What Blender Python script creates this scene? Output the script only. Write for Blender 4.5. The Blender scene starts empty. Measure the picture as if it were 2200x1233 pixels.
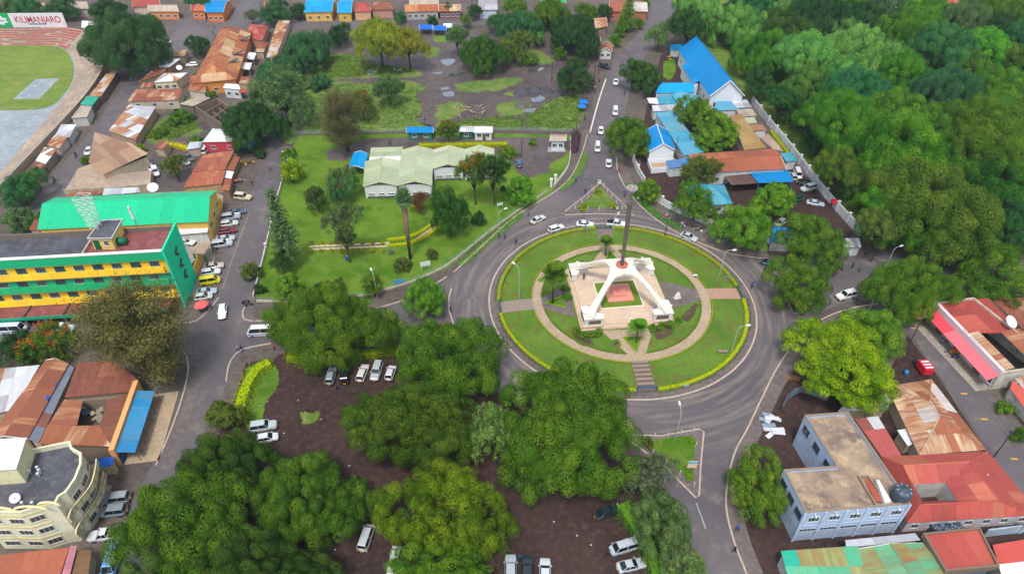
import bpy, bmesh, math, random
import numpy as np
from mathutils import Vector, Matrix
from mathutils.geometry import tessellate_polygon

sc = bpy.context.scene
col = sc.collection
R = math.radians
rnd = random.Random(7)

# ------------------------------------------------------------------ camera
CAM_H, PITCH, FPX, W0, H0 = 100.0, R(40.0), 1467.0, 2200.0, 1233.0
cd = bpy.data.cameras.new('camera'); cam = bpy.data.objects.new('camera', cd); col.objects.link(cam)
cd.sensor_width = 36.0; cd.lens = 36.0 * FPX / W0; cd.clip_start = 1.0; cd.clip_end = 3000.0
cam.location = (0, 0, CAM_H); cam.rotation_euler = (R(90) - PITCH, 0, 0)
sc.camera = cam

# ------------------------------------------------------------------ sky, sun, exposure
world = bpy.data.worlds.new('World'); sc.world = world; world.use_nodes = True
nt = world.node_tree; nt.nodes.clear()
SUN_EL, SUN_ROT = R(64), R(192)
sky = nt.nodes.new('ShaderNodeTexSky'); sky.sky_type = 'NISHITA'; sky.sun_disc = False
sky.sun_elevation = SUN_EL; sky.sun_rotation = SUN_ROT; sky.air_density = 1.0; sky.dust_density = 2.0; sky.ozone_density = 1.0
hs = nt.nodes.new('ShaderNodeHueSaturation'); hs.inputs['Saturation'].default_value = 0.55
bgn = nt.nodes.new('ShaderNodeBackground'); bgn.inputs['Strength'].default_value = 0.135
won = nt.nodes.new('ShaderNodeOutputWorld')
nt.links.new(sky.outputs[0], hs.inputs['Color']); nt.links.new(hs.outputs[0], bgn.inputs['Color']); nt.links.new(bgn.outputs[0], won.inputs[0])
sl = bpy.data.lights.new('sun', 'SUN'); sl.energy = 1.5; sl.angle = R(10); sl.color = (1.0, 0.98, 0.95)
sun = bpy.data.objects.new('sun', sl); col.objects.link(sun)
sdir = Vector((math.sin(SUN_ROT) * math.cos(SUN_EL), math.cos(SUN_ROT) * math.cos(SUN_EL), math.sin(SUN_EL)))
sun.rotation_euler = sdir.to_track_quat('Z', 'Y').to_euler(); sun.location = (0, 0, 300)
vs = sc.view_settings; vs.view_transform = 'Standard'; vs.look = 'None'; vs.exposure = 0.86; vs.gamma = 1.0; vs.use_curve_mapping = False
sc.cycles.max_bounces = 6; sc.cycles.diffuse_bounces = 3; sc.cycles.glossy_bounces = 2; sc.cycles.transmission_bounces = 3
sc.cycles.transparent_max_bounces = 6; sc.cycles.volume_bounces = 0
sc.cycles.use_adaptive_sampling = True
sc.cycles.use_denoising = True; sc.cycles.denoising_prefilter = 'NONE'

# ------------------------------------------------------------------ measuring: survey point (photo x, y) on the plane at height z
SINP, COSP = math.sin(PITCH), math.cos(PITCH)
def G(px, py, z=0.0):
    a, b = (px - W0 / 2) / FPX, (py - H0 / 2) / FPX
    d = (a, COSP - b * SINP, -SINP - b * COSP)
    t = (z - CAM_H) / d[2]
    return Vector((d[0] * t, d[1] * t, z))
def ppm(y, z=0.0):                      # photo pixels per metre at a ground distance
    return FPX / (y * COSP + (CAM_H - z) * SINP)
def Gs(pts, z=0.0): return [G(p[0], p[1], p[2] if len(p) > 2 else z) for p in pts]

# ------------------------------------------------------------------ materials
MATS = {}
def rgb(h):
    """photo-like sRGB triple -> linear albedo"""
    f = lambda c: (c / 255 / 12.92) if c <= 10 else ((c / 255 + .055) / 1.055) ** 2.4
    return (f(h[0]), f(h[1]), f(h[2]), 1.0)
class NB:
    def __init__(s, name):
        m = bpy.data.materials.new(name); m.use_nodes = True; s.m = m; s.t = m.node_tree
        s.t.nodes.clear(); s.o = s.n('OutputMaterial'); s.p = s.n('BsdfPrincipled'); s.l(s.p.outputs[0], s.o.inputs[0]); MATS[name] = m
    def n(s, k, **kw):
        q = s.t.nodes.new('ShaderNode' + k)
        for a, v in kw.items(): setattr(q, a, v)
        return q
    def l(s, a, b): s.t.links.new(a, b)
    def noise(s, vec, scale, detail=4, rough=.55):
        q = s.n('TexNoise'); q.inputs['Scale'].default_value = scale; q.inputs['Detail'].default_value = detail; q.inputs['Roughness'].default_value = rough
        if vec is not None: s.l(vec, q.inputs['Vector'])
        return q.outputs['Fac']
    def ramp(s, fac, stops):
        q = s.n('ValToRGB'); e = q.color_ramp.elements
        while len(e) < len(stops): e.new(.5)
        for i, (p, c) in enumerate(stops):
            e[i].position = p; e[i].color = c if isinstance(c, tuple) else (c, c, c, 1)
        s.l(fac, q.inputs[0]); return q.outputs[0]
    def mix(s, fac, a, b, mode='MIX'):
        q = s.n('Mix', data_type='RGBA', blend_type=mode)
        for v, i in ((fac, 0), (a, 6), (b, 7)):
            if isinstance(v, (int, float)): q.inputs[i].default_value = v
            elif isinstance(v, tuple): q.inputs[i].default_value = v
            else: s.l(v, q.inputs[i])
        return q.outputs[2]
    def math(s, op, a, b=None):
        q = s.n('Math', operation=op)
        for v, i in ((a, 0), (b, 1)):
            if v is None: continue
            if isinstance(v, (int, float)): q.inputs[i].default_value = v
            else: s.l(v, q.inputs[i])
        return q.outputs[0]
    def bump(s, h, strength, dist=.05):
        q = s.n('Bump'); q.inputs['Strength'].default_value = strength; q.inputs['Distance'].default_value = dist
        s.l(h, q.inputs['Height']); s.l(q.outputs[0], s.p.inputs['Normal'])
    def pos(s): return s.n('NewGeometry').outputs['Position']
    def scaled(s, vec, x, y, z):
        q = s.n('Mapping'); q.inputs['Scale'].default_value = (x, y, z); s.l(vec, q.inputs['Vector']); return q.outputs[0]
    def base(s, c, rough=.8, spec=.3):
        if isinstance(c, tuple): s.p.inputs['Base Color'].default_value = c
        else: s.l(c, s.p.inputs['Base Color'])
        if isinstance(rough, (int, float)): s.p.inputs['Roughness'].default_value = rough
        else: s.l(rough, s.p.inputs['Roughness'])
        s.p.inputs['Specular IOR Level'].default_value = spec
        return s.m

KG, KB, KL = .72, .82, 1.15                # real albedos are lower than the tones a photo shows
GDEF = {}
def ground_col(b, P, name):
    (c1, c2, c3), sc1, sc2, t, fine = GDEF[name][:5]
    c = b.mix(b.ramp(b.noise(P, sc1, 6, .6), [(t[0], 0.0), (t[1], 1.0)]), c1, c2)
    c = b.mix(b.ramp(b.noise(P, sc2, 6, .65), [(.48, 0.0), (.72, 1.0)]), c, c3); fin = b.noise(P, 6.0, 3, .6)
    return b.mix(fine, c, b.ramp(fin, [(.25, .25), (.75, .95)]), 'OVERLAY'), fin
def ground_mat(name, c1, c2, c3, sc1=.06, sc2=.8, rough=.85, spec=.2, t=(.35, .65), fine=.35, bumps=.4):
    GDEF[name] = ([(q[0] * KG, q[1] * KG, q[2] * KG, 1) for q in (c1, c2, c3)], sc1, sc2, t, fine, rough, spec)
    b = NB(name); c, fin = ground_col(b, b.pos(), name); b.bump(fin, bumps, .08)
    return b.base(c, rough, spec)
def blend_mat(name, top, under, rough=.9):
    """one cover thinning out raggedly into another towards the sheet's rim"""
    b = NB(name); P = b.pos(); c1, f1 = ground_col(b, P, top); c2, f2 = ground_col(b, P, under); at = b.n('Attribute', attribute_name='edge')
    f = b.math('ADD', at.outputs['Fac'], b.math('ADD', b.math('MULTIPLY', b.ramp(b.noise(P, .3, 5, .7), [(.3, 0.0), (.7, 1.0)]), .75), b.math('MULTIPLY', b.ramp(b.noise(P, 1.6, 4, .7), [(.3, 0.0), (.7, 1.0)]), .45)))
    f = b.ramp(f, [(.44, 0.0), (.62, 1.0)]); b.bump(f1, .6, .08); ru, rt = GDEF[under][5], GDEF[top][5]
    return b.base(b.mix(f, c2, c1), b.mix(f, (ru, ru, ru, 1), (rt, rt, rt, 1)), GDEF[under][6] * .7)
ground_mat('earth', rgb((98, 88, 82)), rgb((120, 109, 98)), rgb((78, 68, 63)))
ground_mat('mud', rgb((88, 76, 74)), rgb((110, 98, 92)), rgb((66, 57, 56)), .05, .5, .55, .4)
ground_mat('carpark_soil', rgb((74, 55, 50)), rgb((58, 42, 41)), rgb((92, 72, 64)), .07, .9, .8)
ground_mat('lawn', rgb((104, 136, 42)), rgb((78, 116, 30)), rgb((120, 140, 58)), .07, .35, .95, .05, (.42, .58), .45, .7)
ground_mat('rough_grass', rgb((112, 134, 56)), rgb((88, 118, 44)), rgb((140, 146, 84)), .08, .4, .95, .05, (.35, .6), .5, .8)
ground_mat('island_lawn', rgb((106, 138, 50)), rgb((84, 120, 40)), rgb((114, 98, 62)), .12, .4, .95, .05, (.35, .65), .6, .9)
ground_mat('bare_soil', rgb((98, 82, 66)), rgb((82, 68, 60)), rgb((104, 108, 56)), .2, .7, .95, .05)
ground_mat('pitch_grass', rgb((126, 148, 66)), rgb((104, 134, 58)), rgb((156, 150, 88)), .05, .3, .95, .05)
ground_mat('concrete', rgb((176, 164, 148)), rgb((142, 134, 128)), rgb((198, 184, 160)), .3, 1.2, .8, .25)
ground_mat('terrace_concrete', rgb((204, 180, 150)), rgb((166, 144, 128)), rgb((140, 128, 128)), .12, .8, .85, .2)
ground_mat('court_slab', rgb((166, 174, 178)), rgb((140, 152, 160)), rgb((186, 190, 188)), .1, .5, .6, .3)
ground_mat('gravel_path', rgb((188, 164, 134)), rgb((170, 148, 122)), rgb((204, 184, 156)), .3, 2.0, .9, .15)
ground_mat('pavement', rgb((120, 108, 104)), rgb((102, 92, 92)), rgb((140, 126, 116)), .15, .9, .75, .3)
ground_mat('marble', rgb((224, 196, 164)), rgb((206, 182, 158)), rgb((236, 214, 188)), .25, 1.0, .45, .4)
ground_mat('roof_deck_grey', rgb((92, 94, 104)), rgb((72, 72, 80)), rgb((120, 112, 112)), .25, .9, .55, .4)
ground_mat('roof_deck_tan', rgb((178, 154, 126)), rgb((124, 107, 99)), rgb((214, 186, 146)), .22, .45, .75, .25)
ground_mat('roof_deck_red', rgb((150, 84, 82)), rgb((132, 72, 72)), rgb((172, 110, 102)), .3, .8, .55, .35)
ground_mat('gravel_heap_grey', rgb((84, 84, 90)), rgb((66, 66, 72)), rgb((100, 98, 100)), .5, 2.0)

blend_mat('weedy_mud', 'rough_grass', 'mud'); blend_mat('weedy_soil', 'rough_grass', 'carpark_soil'); blend_mat('worn_lawn', 'bare_soil', 'island_lawn'); blend_mat('verge_soil', 'lawn', 'carpark_soil')
def asphalt():
    b = NB('asphalt'); P = b.pos()
    big = b.noise(P, .035, 5, .6); mid = b.noise(P, .3, 6, .65); fin = b.noise(P, 5.0, 4, .6)
    c = b.mix(b.ramp(big, [(.35, 0.0), (.65, 1.0)]), rgb((101, 94, 94)), rgb((82, 77, 80)))
    # dust worn into bands that follow the traffic round the island
    q = b.n('VectorMath', operation='SUBTRACT'); b.l(P, q.inputs[0]); q.inputs[1].default_value = (24.2, 115.0, 0); ln = b.n('VectorMath', operation='LENGTH'); b.l(q.outputs[0], ln.inputs[0]); r = ln.outputs['Value']
    sp = b.n('SeparateXYZ'); b.l(q.outputs[0], sp.inputs[0]); an = b.math('ARCTAN2', sp.outputs[1], sp.outputs[0]); cv = b.n('CombineXYZ'); b.l(b.math('MULTIPLY', r, 1.0), cv.inputs[0]); b.l(b.math('MULTIPLY', an, 3.0), cv.inputs[1])
    trk = b.ramp(b.noise(cv.outputs[0], .75, 4, .6), [(.46, 0.0), (.66, .8)]); near = b.ramp(b.math('DIVIDE', r, 60.0), [(.6, 1.0), (.78, 0.0)])
    dust = b.mix(near, b.ramp(mid, [(.52, 0.0), (.75, .75)]), trk)
    c = b.mix(b.math('MULTIPLY', dust, .8), c, rgb((138, 124, 112)))
    c = b.mix(.25, c, b.ramp(fin, [(.25, .3), (.75, .8)]), 'OVERLAY')
    b.bump(fin, .25, .03); b.base(c, b.ramp(mid, [(.3, .42), (.6, .7)]), .28)
asphalt()
def objmat(name, rough=.6, spec=.35, dirt=None, scale=.6, metallic=0.0, coat=0.0, fine=None):
    """paint whose colour comes from the object; alpha carries how weathered it is"""
    b = NB(name); oi = b.n('ObjectInfo'); c = oi.outputs['Color']
    if dirt:
        P = b.pos(); n1 = b.noise(P, scale, 6, .65); n2 = b.noise(b.scaled(P, 1, 1, .25), scale * 5, 4, .6)
        f = b.math('MULTIPLY', b.ramp(b.math('MULTIPLY', n1, n2), [(.2, 0.0), (.42, 1.0)]), oi.outputs['Alpha'])
        c = b.mix(f, c, dirt)
        c = b.mix(.22, c, b.ramp(b.noise(P, scale * 12, 3), [(.3, .35), (.7, .8)]), 'OVERLAY')
    b.p.inputs['Metallic'].default_value = metallic; b.p.inputs['Coat Weight'].default_value = coat
    b.p.inputs['Coat Roughness'].default_value = .05
    return b.base(c, rough, spec)
objmat('plaster', .85, .2, rgb((120, 106, 92)))
objmat('paint', .55, .35)
objmat('car_paint', .28, .5, None, .6, .1, .5)
objmat('fabric', .9, .1)
objmat('stone', .7, .3, rgb((130, 116, 100)), 1.5)
def sheet_metal():
    b = NB('sheet_metal'); oi = b.n('ObjectInfo'); uv = b.n('UVMap').outputs[0]; P = b.pos()
    st = b.noise(b.scaled(uv, 1.0, .09, 1), 1.5, 3, .6); big = b.noise(P, .35, 5, .65)
    f = b.math('MULTIPLY', b.ramp(b.math('ADD', b.math('MULTIPLY', st, .6), b.math('MULTIPLY', big, .5)), [(.44, 0.0), (.62, 1.0)]), oi.outputs['Alpha'])
    rust = b.mix(b.noise(b.scaled(uv, 6, .5, 1), 2.0, 4), rgb((176, 106, 70)), rgb((98, 56, 44)))
    c = b.mix(f, oi.outputs['Color'], rust)
    c = b.mix(.3, c, b.ramp(b.noise(P, 1.4, 5, .7), [(.3, .32), (.7, .72)]), 'OVERLAY')
    w = b.n('TexWave', wave_type='BANDS', bands_direction='X'); w.inputs['Scale'].default_value = 2.1; b.l(uv, w.inputs['Vector'])
    b.bump(w.outputs['Fac'], .5, .04)
    b.base(c, b.mix(f, (.45, .45, .45, 1), (.85, .85, .85, 1)), .28)
sheet_metal()
def leafmat(name, trans=.42):
    b = NB(name); oi = b.n('ObjectInfo'); at = b.n('Attribute', attribute_name='tint')
    v = b.math('ADD', .62, b.math('MULTIPLY', at.outputs['Fac'], .76))
    hs = b.n('HueSaturation'); b.l(oi.outputs['Color'], hs.inputs['Color']); b.l(v, hs.inputs['Value'])
    b.l(b.math('ADD', .525, b.math('MULTIPLY', at.outputs['Fac'], -.05)), hs.inputs['Hue'])
    c = hs.outputs[0]
    b.base(c, .6, .1)
    tr = b.n('BsdfTranslucent'); b.l(c, tr.inputs[0]); mx = b.n('MixShader'); mx.inputs[0].default_value = trans
    b.l(b.p.outputs[0], mx.inputs[1]); b.l(tr.outputs[0], mx.inputs[2]); b.l(mx.outputs[0], b.o.inputs[0])
leafmat('leaf')
b = NB('bark'); c = b.mix(b.noise(b.scaled(b.pos(), 4, 4, .8), 2.0, 5), rgb((92, 78, 64)), rgb((58, 48, 42))); b.base(c, .9, .1)
b = NB('glass'); b.base(b.mix(b.noise(b.pos(), .7, 2), rgb((38, 46, 52)), rgb((70, 84, 92))), .08, .6)
b = NB('car_glass'); b.base(rgb((26, 34, 38)), .05, .7)
b = NB('rubber'); b.base(rgb((34, 34, 36)), .8, .2)
b = NB('chrome'); b.p.inputs['Metallic'].default_value = .9; b.base(rgb((186, 188, 190)), .25, .5)
b = NB('headlight'); b.base(rgb((224, 228, 230)), .1, .7)
b = NB('taillight'); b.base(rgb((168, 26, 24)), .2, .5)
b = NB('puddle_water'); b.base(rgb((74, 76, 82)), .03, 1.0); b.p.inputs['IOR'].default_value = 1.6; b.p.inputs['Coat Weight'].default_value = 1.0; b.p.inputs['Coat IOR'].default_value = 3.4; b.p.inputs['Coat Roughness'].default_value = .03

# ------------------------------------------------------------------ objects
def link(name, data, parent=None, color=None, label=None, cat=None, group=None, kind=None):
    o = bpy.data.objects.new(name, data); col.objects.link(o)
    if parent is not None: o.parent = parent
    if color is not None: o.color = color if len(color) == 4 else (*color, 1.0)
    return tag(o, label, cat, group, kind)
def tag(o, label=None, cat=None, group=None, kind=None):
    if label: o['label'] = label
    if cat: o['category'] = cat
    if group: o['group'] = group
    if kind: o['kind'] = kind
    return o
def empty(name, loc, rz=0.0, label=None, cat=None, group=None):
    o = link(name, None, None, None, label, cat, group); o.location = loc; o.rotation_euler = (0, 0, rz); o.empty_display_size = .5
    return o
def hx(c, a=0.0):
    """sRGB triple as albedo with weathering a"""
    q = rgb(c); return (q[0] * KB, q[1] * KB, q[2] * KB, a)
def copy_tree(o, parent=None, colors=None):
    c = o.copy(); col.objects.link(c); c.parent = parent
    for ch in o.children: copy_tree(ch, c)
    return c

class MB:
    """collects geometry; build() links it as one mesh object"""
    def __init__(s): s.v, s.f, s.m, s.uv = [], [], [], {}
    def add(s, vs, fs, mi=0):
        n = len(s.v); s.v += [tuple(q) for q in vs]
        for f in fs: s.f.append(tuple(i + n for i in f)); s.m.append(mi)
        return s
    def quad(s, a, b, c, d, mi=0): return s.add([a, b, c, d], [(0, 1, 2, 3)], mi)
    def prism(s, poly, z0, z1, mi=0, cap0=True):
        """poly: list of xy, counter-clockwise or not"""
        n = len(poly); A = sum(poly[i][0] * poly[(i + 1) % n][1] - poly[(i + 1) % n][0] * poly[i][1] for i in range(n))
        if A < 0: poly = poly[::-1]
        vs = [(p[0], p[1], z0) for p in poly] + [(p[0], p[1], z1) for p in poly]
        fs = [(i, (i + 1) % n, n + (i + 1) % n, n + i) for i in range(n)] + [tuple(range(n, 2 * n))]
        if cap0: fs.append(tuple(range(n - 1, -1, -1)))
        return s.add(vs, fs, mi)
    def box(s, c, d, rz=0.0, mi=0, top=1.0):
        """centre of the base, size; top: taper"""
        ca, sa = math.cos(rz), math.sin(rz); x, y, z = c; vs = []
        for zz, k in ((z, 1.0), (z + d[2], top)):
            for sx, sy in ((-1, -1), (1, -1), (1, 1), (-1, 1)):
                a, q = sx * d[0] / 2 * k, sy * d[1] / 2 * k
                vs.append((x + a * ca - q * sa, y + a * sa + q * ca, zz))
        return s.add(vs, [(3, 2, 1, 0), (4, 5, 6, 7), (0, 1, 5, 4), (1, 2, 6, 5), (2, 3, 7, 6), (3, 0, 4, 7)], mi)
    def tube(s, pts, rad, n=6, mi=0, cap=True):
        pts = [Vector(p) for p in pts]; k = len(pts); rad = rad if isinstance(rad, (list, tuple)) else [rad] * k
        vs, fs = [], []; ref = Vector((1, 0, 0))
        for i, p in enumerate(pts):
            t = (pts[min(i + 1, k - 1)] - pts[max(i - 1, 0)]).normalized()
            if abs(t.dot(ref)) > .9: ref = Vector((0, 1, 0)) if abs(t.y) < .9 else Vector((0, 0, 1))
            u = t.cross(ref).normalized(); w = t.cross(u)
            for j in range(n):
                a = 2 * math.pi * j / n; vs.append(p + (u * math.cos(a) + w * math.sin(a)) * rad[i])
        for i in range(k - 1):
            for j in range(n):
                fs.append((i * n + j, i * n + (j + 1) % n, (i + 1) * n + (j + 1) % n, (i + 1) * n + j))
        if cap: fs += [tuple(range(n - 1, -1, -1)), tuple(range((k - 1) * n, k * n))]
        return s.add(vs, fs, mi)
    def lathe(s, prof, n=12, c=(0, 0, 0), mi=0):
        vs, fs = [], []; k = len(prof)
        for r, z in prof:
            for j in range(n):
                a = 2 * math.pi * j / n; vs.append((c[0] + r * math.cos(a), c[1] + r * math.sin(a), c[2] + z))
        for i in range(k - 1):
            for j in range(n): fs.append((i * n + j, i * n + (j + 1) % n, (i + 1) * n + (j + 1) % n, (i + 1) * n + j))
        fs += [tuple(range(n - 1, -1, -1)), tuple(range((k - 1) * n, k * n))]
        return s.add(vs, fs, mi)
    def mesh(s, name, mats, smooth=False):
        me = bpy.data.meshes.new(name); me.from_pydata(s.v, [], s.f)
        for m in (mats if isinstance(mats, (list, tuple)) else [mats]): me.materials.append(MATS[m])
        if any(s.m): me.polygons.foreach_set('material_index', s.m)
        if smooth: me.polygons.foreach_set('use_smooth', [True] * len(s.f))
        me.update(); return me
    def build(s, name, mats, parent=None, color=None, smooth=False, **kw):
        return link(name, s.mesh(name, mats, smooth), parent, color, **kw)

def catmull(pts, k=6, closed=False):
    pts = [Vector(p) for p in pts]; n = len(pts); out = []
    rng = range(n) if closed else range(n - 1)
    for i in rng:
        g = (lambda j: pts[j % n]) if closed else (lambda j: pts[min(max(j, 0), n - 1)])
        p0, p1, p2, p3 = g(i - 1), g(i), g(i + 1), g(i + 2)
        for j in range(k):
            t = j / k
            out.append(.5 * ((2 * p1) + (p2 - p0) * t + (2 * p0 - 5 * p1 + 4 * p2 - p3) * t * t + (3 * p1 - p0 - 3 * p2 + p3) * t ** 3))
    if not closed: out.append(pts[-1])
    return out
def circle(c, r, a0=0, a1=360, n=96):
    return [Vector((c[0] + r * math.cos(R(a0 + (a1 - a0) * i / n)), c[1] + r * math.sin(R(a0 + (a1 - a0) * i / n)), 0)) for i in range(n + (a1 - a0 < 360))]
def sheet(name, pts, z, mat, **kw):
    """a flat sheet of ground from an outline of world points"""
    b = MB(); b.add([(p[0], p[1], z) for p in pts], [tuple(range(len(pts)))])
    me = b.mesh(name, mat); 
    if me.polygons[0].normal.z < 0: me.flip_normals()
    kw.setdefault('kind', 'structure'); return link(name, me, **kw)
def blob(name, px, z, mat, rim=4.5):
    '''ground cover whose rim thins out'''
    o = catmull([Vector((p[0], p[1], 0)) for p in Gs(px + px[:1])], 5)[:-1]; n = len(o); A = sum(o[i].x * o[(i + 1) % n].y - o[(i + 1) % n].x * o[i].y for i in range(n)); o = o if A > 0 else o[::-1]
    c0 = sum(o, Vector((0, 0, 0))) / n; i1 = [p.lerp(c0, min(.8, rim * .6 / max(.1, (p - c0).length))) for p in o]; ou = [p + (p - c0).normalized() * rim * .4 for p in o]; b = MB()
    b.add([(p.x, p.y, z) for p in ou + i1], [(i, (i + 1) % n, n + (i + 1) % n, n + i) for i in range(n)] + [tuple(range(n, 2 * n))])
    me = b.mesh(name, mat); at = me.attributes.new('edge', 'FLOAT', 'POINT'); at.data.foreach_set('value', [-.75] * n + [.22] * n); return link(name, me, kind='structure')
def strip(name, ctr, w, z, mat, **kw):
    """flat ribbon along a line"""
    a, c = offset(ctr, w / 2), offset(ctr, -w / 2); b = MB()
    for i in range(len(ctr) - 1): b.quad((a[i][0], a[i][1], z), (c[i][0], c[i][1], z), (c[i + 1][0], c[i + 1][1], z), (a[i + 1][0], a[i + 1][1], z))
    kw.setdefault('kind', 'structure'); return b.build(name, mat, **kw)
def offset(pts, d, closed=False):
    out, n = [], len(pts)
    for i in range(n):
        p, q = (pts[i - 1], pts[(i + 1) % n]) if closed else (pts[max(i - 1, 0)], pts[min(i + 1, n - 1)])
        t = Vector((q[0] - p[0], q[1] - p[1])); t = t.normalized() if t.length > 1e-9 else Vector((1, 0))
        out.append(Vector((pts[i][0] - t.y * d, pts[i][1] + t.x * d, pts[i][2] if len(pts[i]) > 2 else 0)))
    return out
def wallstrip(b, pts, w, z0, z1, closed=False, mi=0):
    """solid strip of width w along a line, from z0 to z1"""
    a, c = offset(pts, w / 2, closed), offset(pts, -w / 2, closed); n = len(pts)
    for i in range(n if closed else n - 1):
        j = (i + 1) % n
        A, B, C, D = a[i], a[j], c[j], c[i]
        vs = [(q[0], q[1], zz) for zz in (z0, z1) for q in (A, B, C, D)]
        b.add(vs, [(4, 7, 6, 5), (0, 1, 5, 4), (2, 3, 7, 6), (1, 2, 6, 5), (3, 0, 4, 7)], mi)
    return b
def kerb(pts, w=.3, h=.14, closed=False, name='kerb', c=(196, 178, 160)):
    return wallstrip(MB(), pts, w, 0, h, closed).build(name, 'stone', color=hx(c, .9), kind='structure')
# ------------------------------------------------------------------ plants: leaf meshes
def leaf_mesh(name, P, N, size, tint, aspect=.6, jit=.55, rs=None, droop=0.0, soft=0.0):
    """one small four-sided leaf spray per point, facing roughly along N"""
    rs = rs or np.random.RandomState(1); n = len(P)
    N = N / np.maximum(np.linalg.norm(N, axis=1, keepdims=True), 1e-6); D = N
    N = N + rs.normal(0, jit, (n, 3)); N /= np.linalg.norm(N, axis=1, keepdims=True)
    T = rs.normal(0, 1, (n, 3)); T[:, 2] -= droop; T -= N * (T * N).sum(1, keepdims=True); T /= np.linalg.norm(T, axis=1, keepdims=True)
    B = np.cross(T, N); s = (size * rs.uniform(.7, 1.35, n))[:, None]
    V = np.empty((n, 4, 3)); V[:, 0] = P - T * s * .5; V[:, 1] = P + B * s * aspect * .5 + N * s * .08; V[:, 2] = P + T * s * .5 - N * s * .1; V[:, 3] = P - B * s * aspect * .5 + N * s * .08
    me = bpy.data.meshes.new(name); me.vertices.add(n * 4); me.vertices.foreach_set('co', V.ravel().astype(np.float32))
    me.loops.add(n * 4); me.loops.foreach_set('vertex_index', np.arange(n * 4, dtype=np.int32))
    me.polygons.add(n); me.polygons.foreach_set('loop_start', np.arange(0, n * 4, 4, dtype=np.int32))
    a = me.attributes.new('tint', 'FLOAT', 'POINT'); a.data.foreach_set('value', np.repeat(tint, 4).astype(np.float32))
    me.materials.append(MATS['leaf']); me.update(calc_edges=True)
    if soft:
        D = D * soft + N * (1 - soft); D /= np.linalg.norm(D, axis=1, keepdims=True)
        me.polygons.foreach_set('use_smooth', np.ones(n, bool)); me.normals_split_custom_set_from_vertices(np.repeat(D, 4, 0).tolist())
    return me

def sphere_pts(rs, n, zmin=-1.0):
    z = rs.uniform(zmin, 1, n); a = rs.uniform(0, 2 * math.pi, n); r = np.sqrt(1 - z * z)
    return np.stack([r * np.cos(a), r * np.sin(a), z], 1)

def crown_dome(seed, Rr, V, nsub=7, lobe=1.3, leaf=.42, dens=15.0, spread=.62, layered=0.0, loose=0.0, zmin=-.35):
    """uneven dome: several boughs, each carrying leaf clumps; returns mesh and bough centres"""
    rs = np.random.RandomState(seed); subs = []
    for i in range(nsub):
        if i == 0: subs.append((0, 0, .12 * V, .62)); continue
        a = 2 * math.pi * (i + rs.uniform(-.3, .3)) / (nsub - 1); q = rs.uniform(.6, 1.22) * spread * Rr
        subs.append((q * math.cos(a), q * math.sin(a), V * rs.uniform(-.4, .3), rs.uniform(.3, .58)))
    LC, LR, LT = [], [], []
    for x, y, z, k in subs:
        r = k * Rr; rv = max(k * V * 1.05, lobe * .8); area = 4 * r * r
        for d in sphere_pts(rs, int(max(10, area * 1.05 / (lobe * lobe))), zmin):
            f = rs.uniform(.8, 1.14)
            LC.append((x + d[0] * r * f, y + d[1] * r * f, z + d[2] * rv * f)); LR.append(lobe * rs.uniform(.5, 1.15)); LT.append(rs.uniform(0, 1))
    LC, LR, LT = np.array(LC), np.array(LR), np.array(LT)
    # drop clumps buried inside a bough
    keep = np.ones(len(LC), bool)
    for x, y, z, k in subs:
        q = ((LC - (x, y, z)) / (k * Rr, k * Rr, max(k * V * 1.05, lobe * .8))); keep &= (q * q).sum(1) > .22
    LC, LR, LT = LC[keep], LR[keep], LT[keep]
    Ps, Ns, Ts = [], [], []
    for c, r, t in zip(LC, LR, LT):
        n = int(dens * r * r * 5); d = sphere_pts(rs, n, -.4); f = rs.uniform(.8 - loose, 1.06 + loose * .6, n)[:, None]
        sq = np.array([1, 1, .82 * (1 - layered * .6)])
        Ps.append(c + d * f * r * sq); Ns.append(d * [1, 1, 1.15] + np.array([0, 0, .12 + layered])); Ts.append(np.clip(t * .8 + .1 + rs.normal(0, .05, n), 0, 1))
    P, N, T = np.concatenate(Ps), np.concatenate(Ns), np.concatenate(Ts)
    # thin leaves buried in neighbouring clumps
    return leaf_mesh('crown', P, N, leaf, T, rs=rs, jit=.35, soft=.93), subs

def trunk_mesh(seed, hclear, subs, r0=.35, zoff=0.0, bend=.4, fork=.55):
    """tapered trunk with a limb to every bough; zoff is the crown centre's height"""
    rs = random.Random(seed); b = MB(); top = Vector((rs.uniform(-bend, bend), rs.uniform(-bend, bend), hclear))
    mid = top * .5 + Vector((rs.uniform(-bend, bend) * .5, rs.uniform(-bend, bend) * .5, 0))
    b.tube([(0, 0, -.3), (0, 0, .25), mid, top], [r0 * 1.5, r0 * 1.1, r0 * .9, r0 * .8], 7)
    for x, y, z, k in subs:
        e = Vector((x, y, zoff + z)); st = top - Vector((0, 0, rs.uniform(0, .2) * hclear)); m = st.lerp(e, fork) + Vector((rs.uniform(-.4, .4), rs.uniform(-.4, .4), .12 * (e - st).length))
        b.tube([st, m, e], [r0 * .55, r0 * .36, r0 * .12], 5)
        for q in range(3):
            u = m.lerp(e, rs.uniform(.1, .7)); w = u + Vector((rs.uniform(-1, 1), rs.uniform(-1, 1), rs.uniform(.2, .9))) * k * 4.0
            b.tube([u, w], [r0 * .2, r0 * .06], 4)
    return b.mesh('trunk', 'bark', True)

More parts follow.
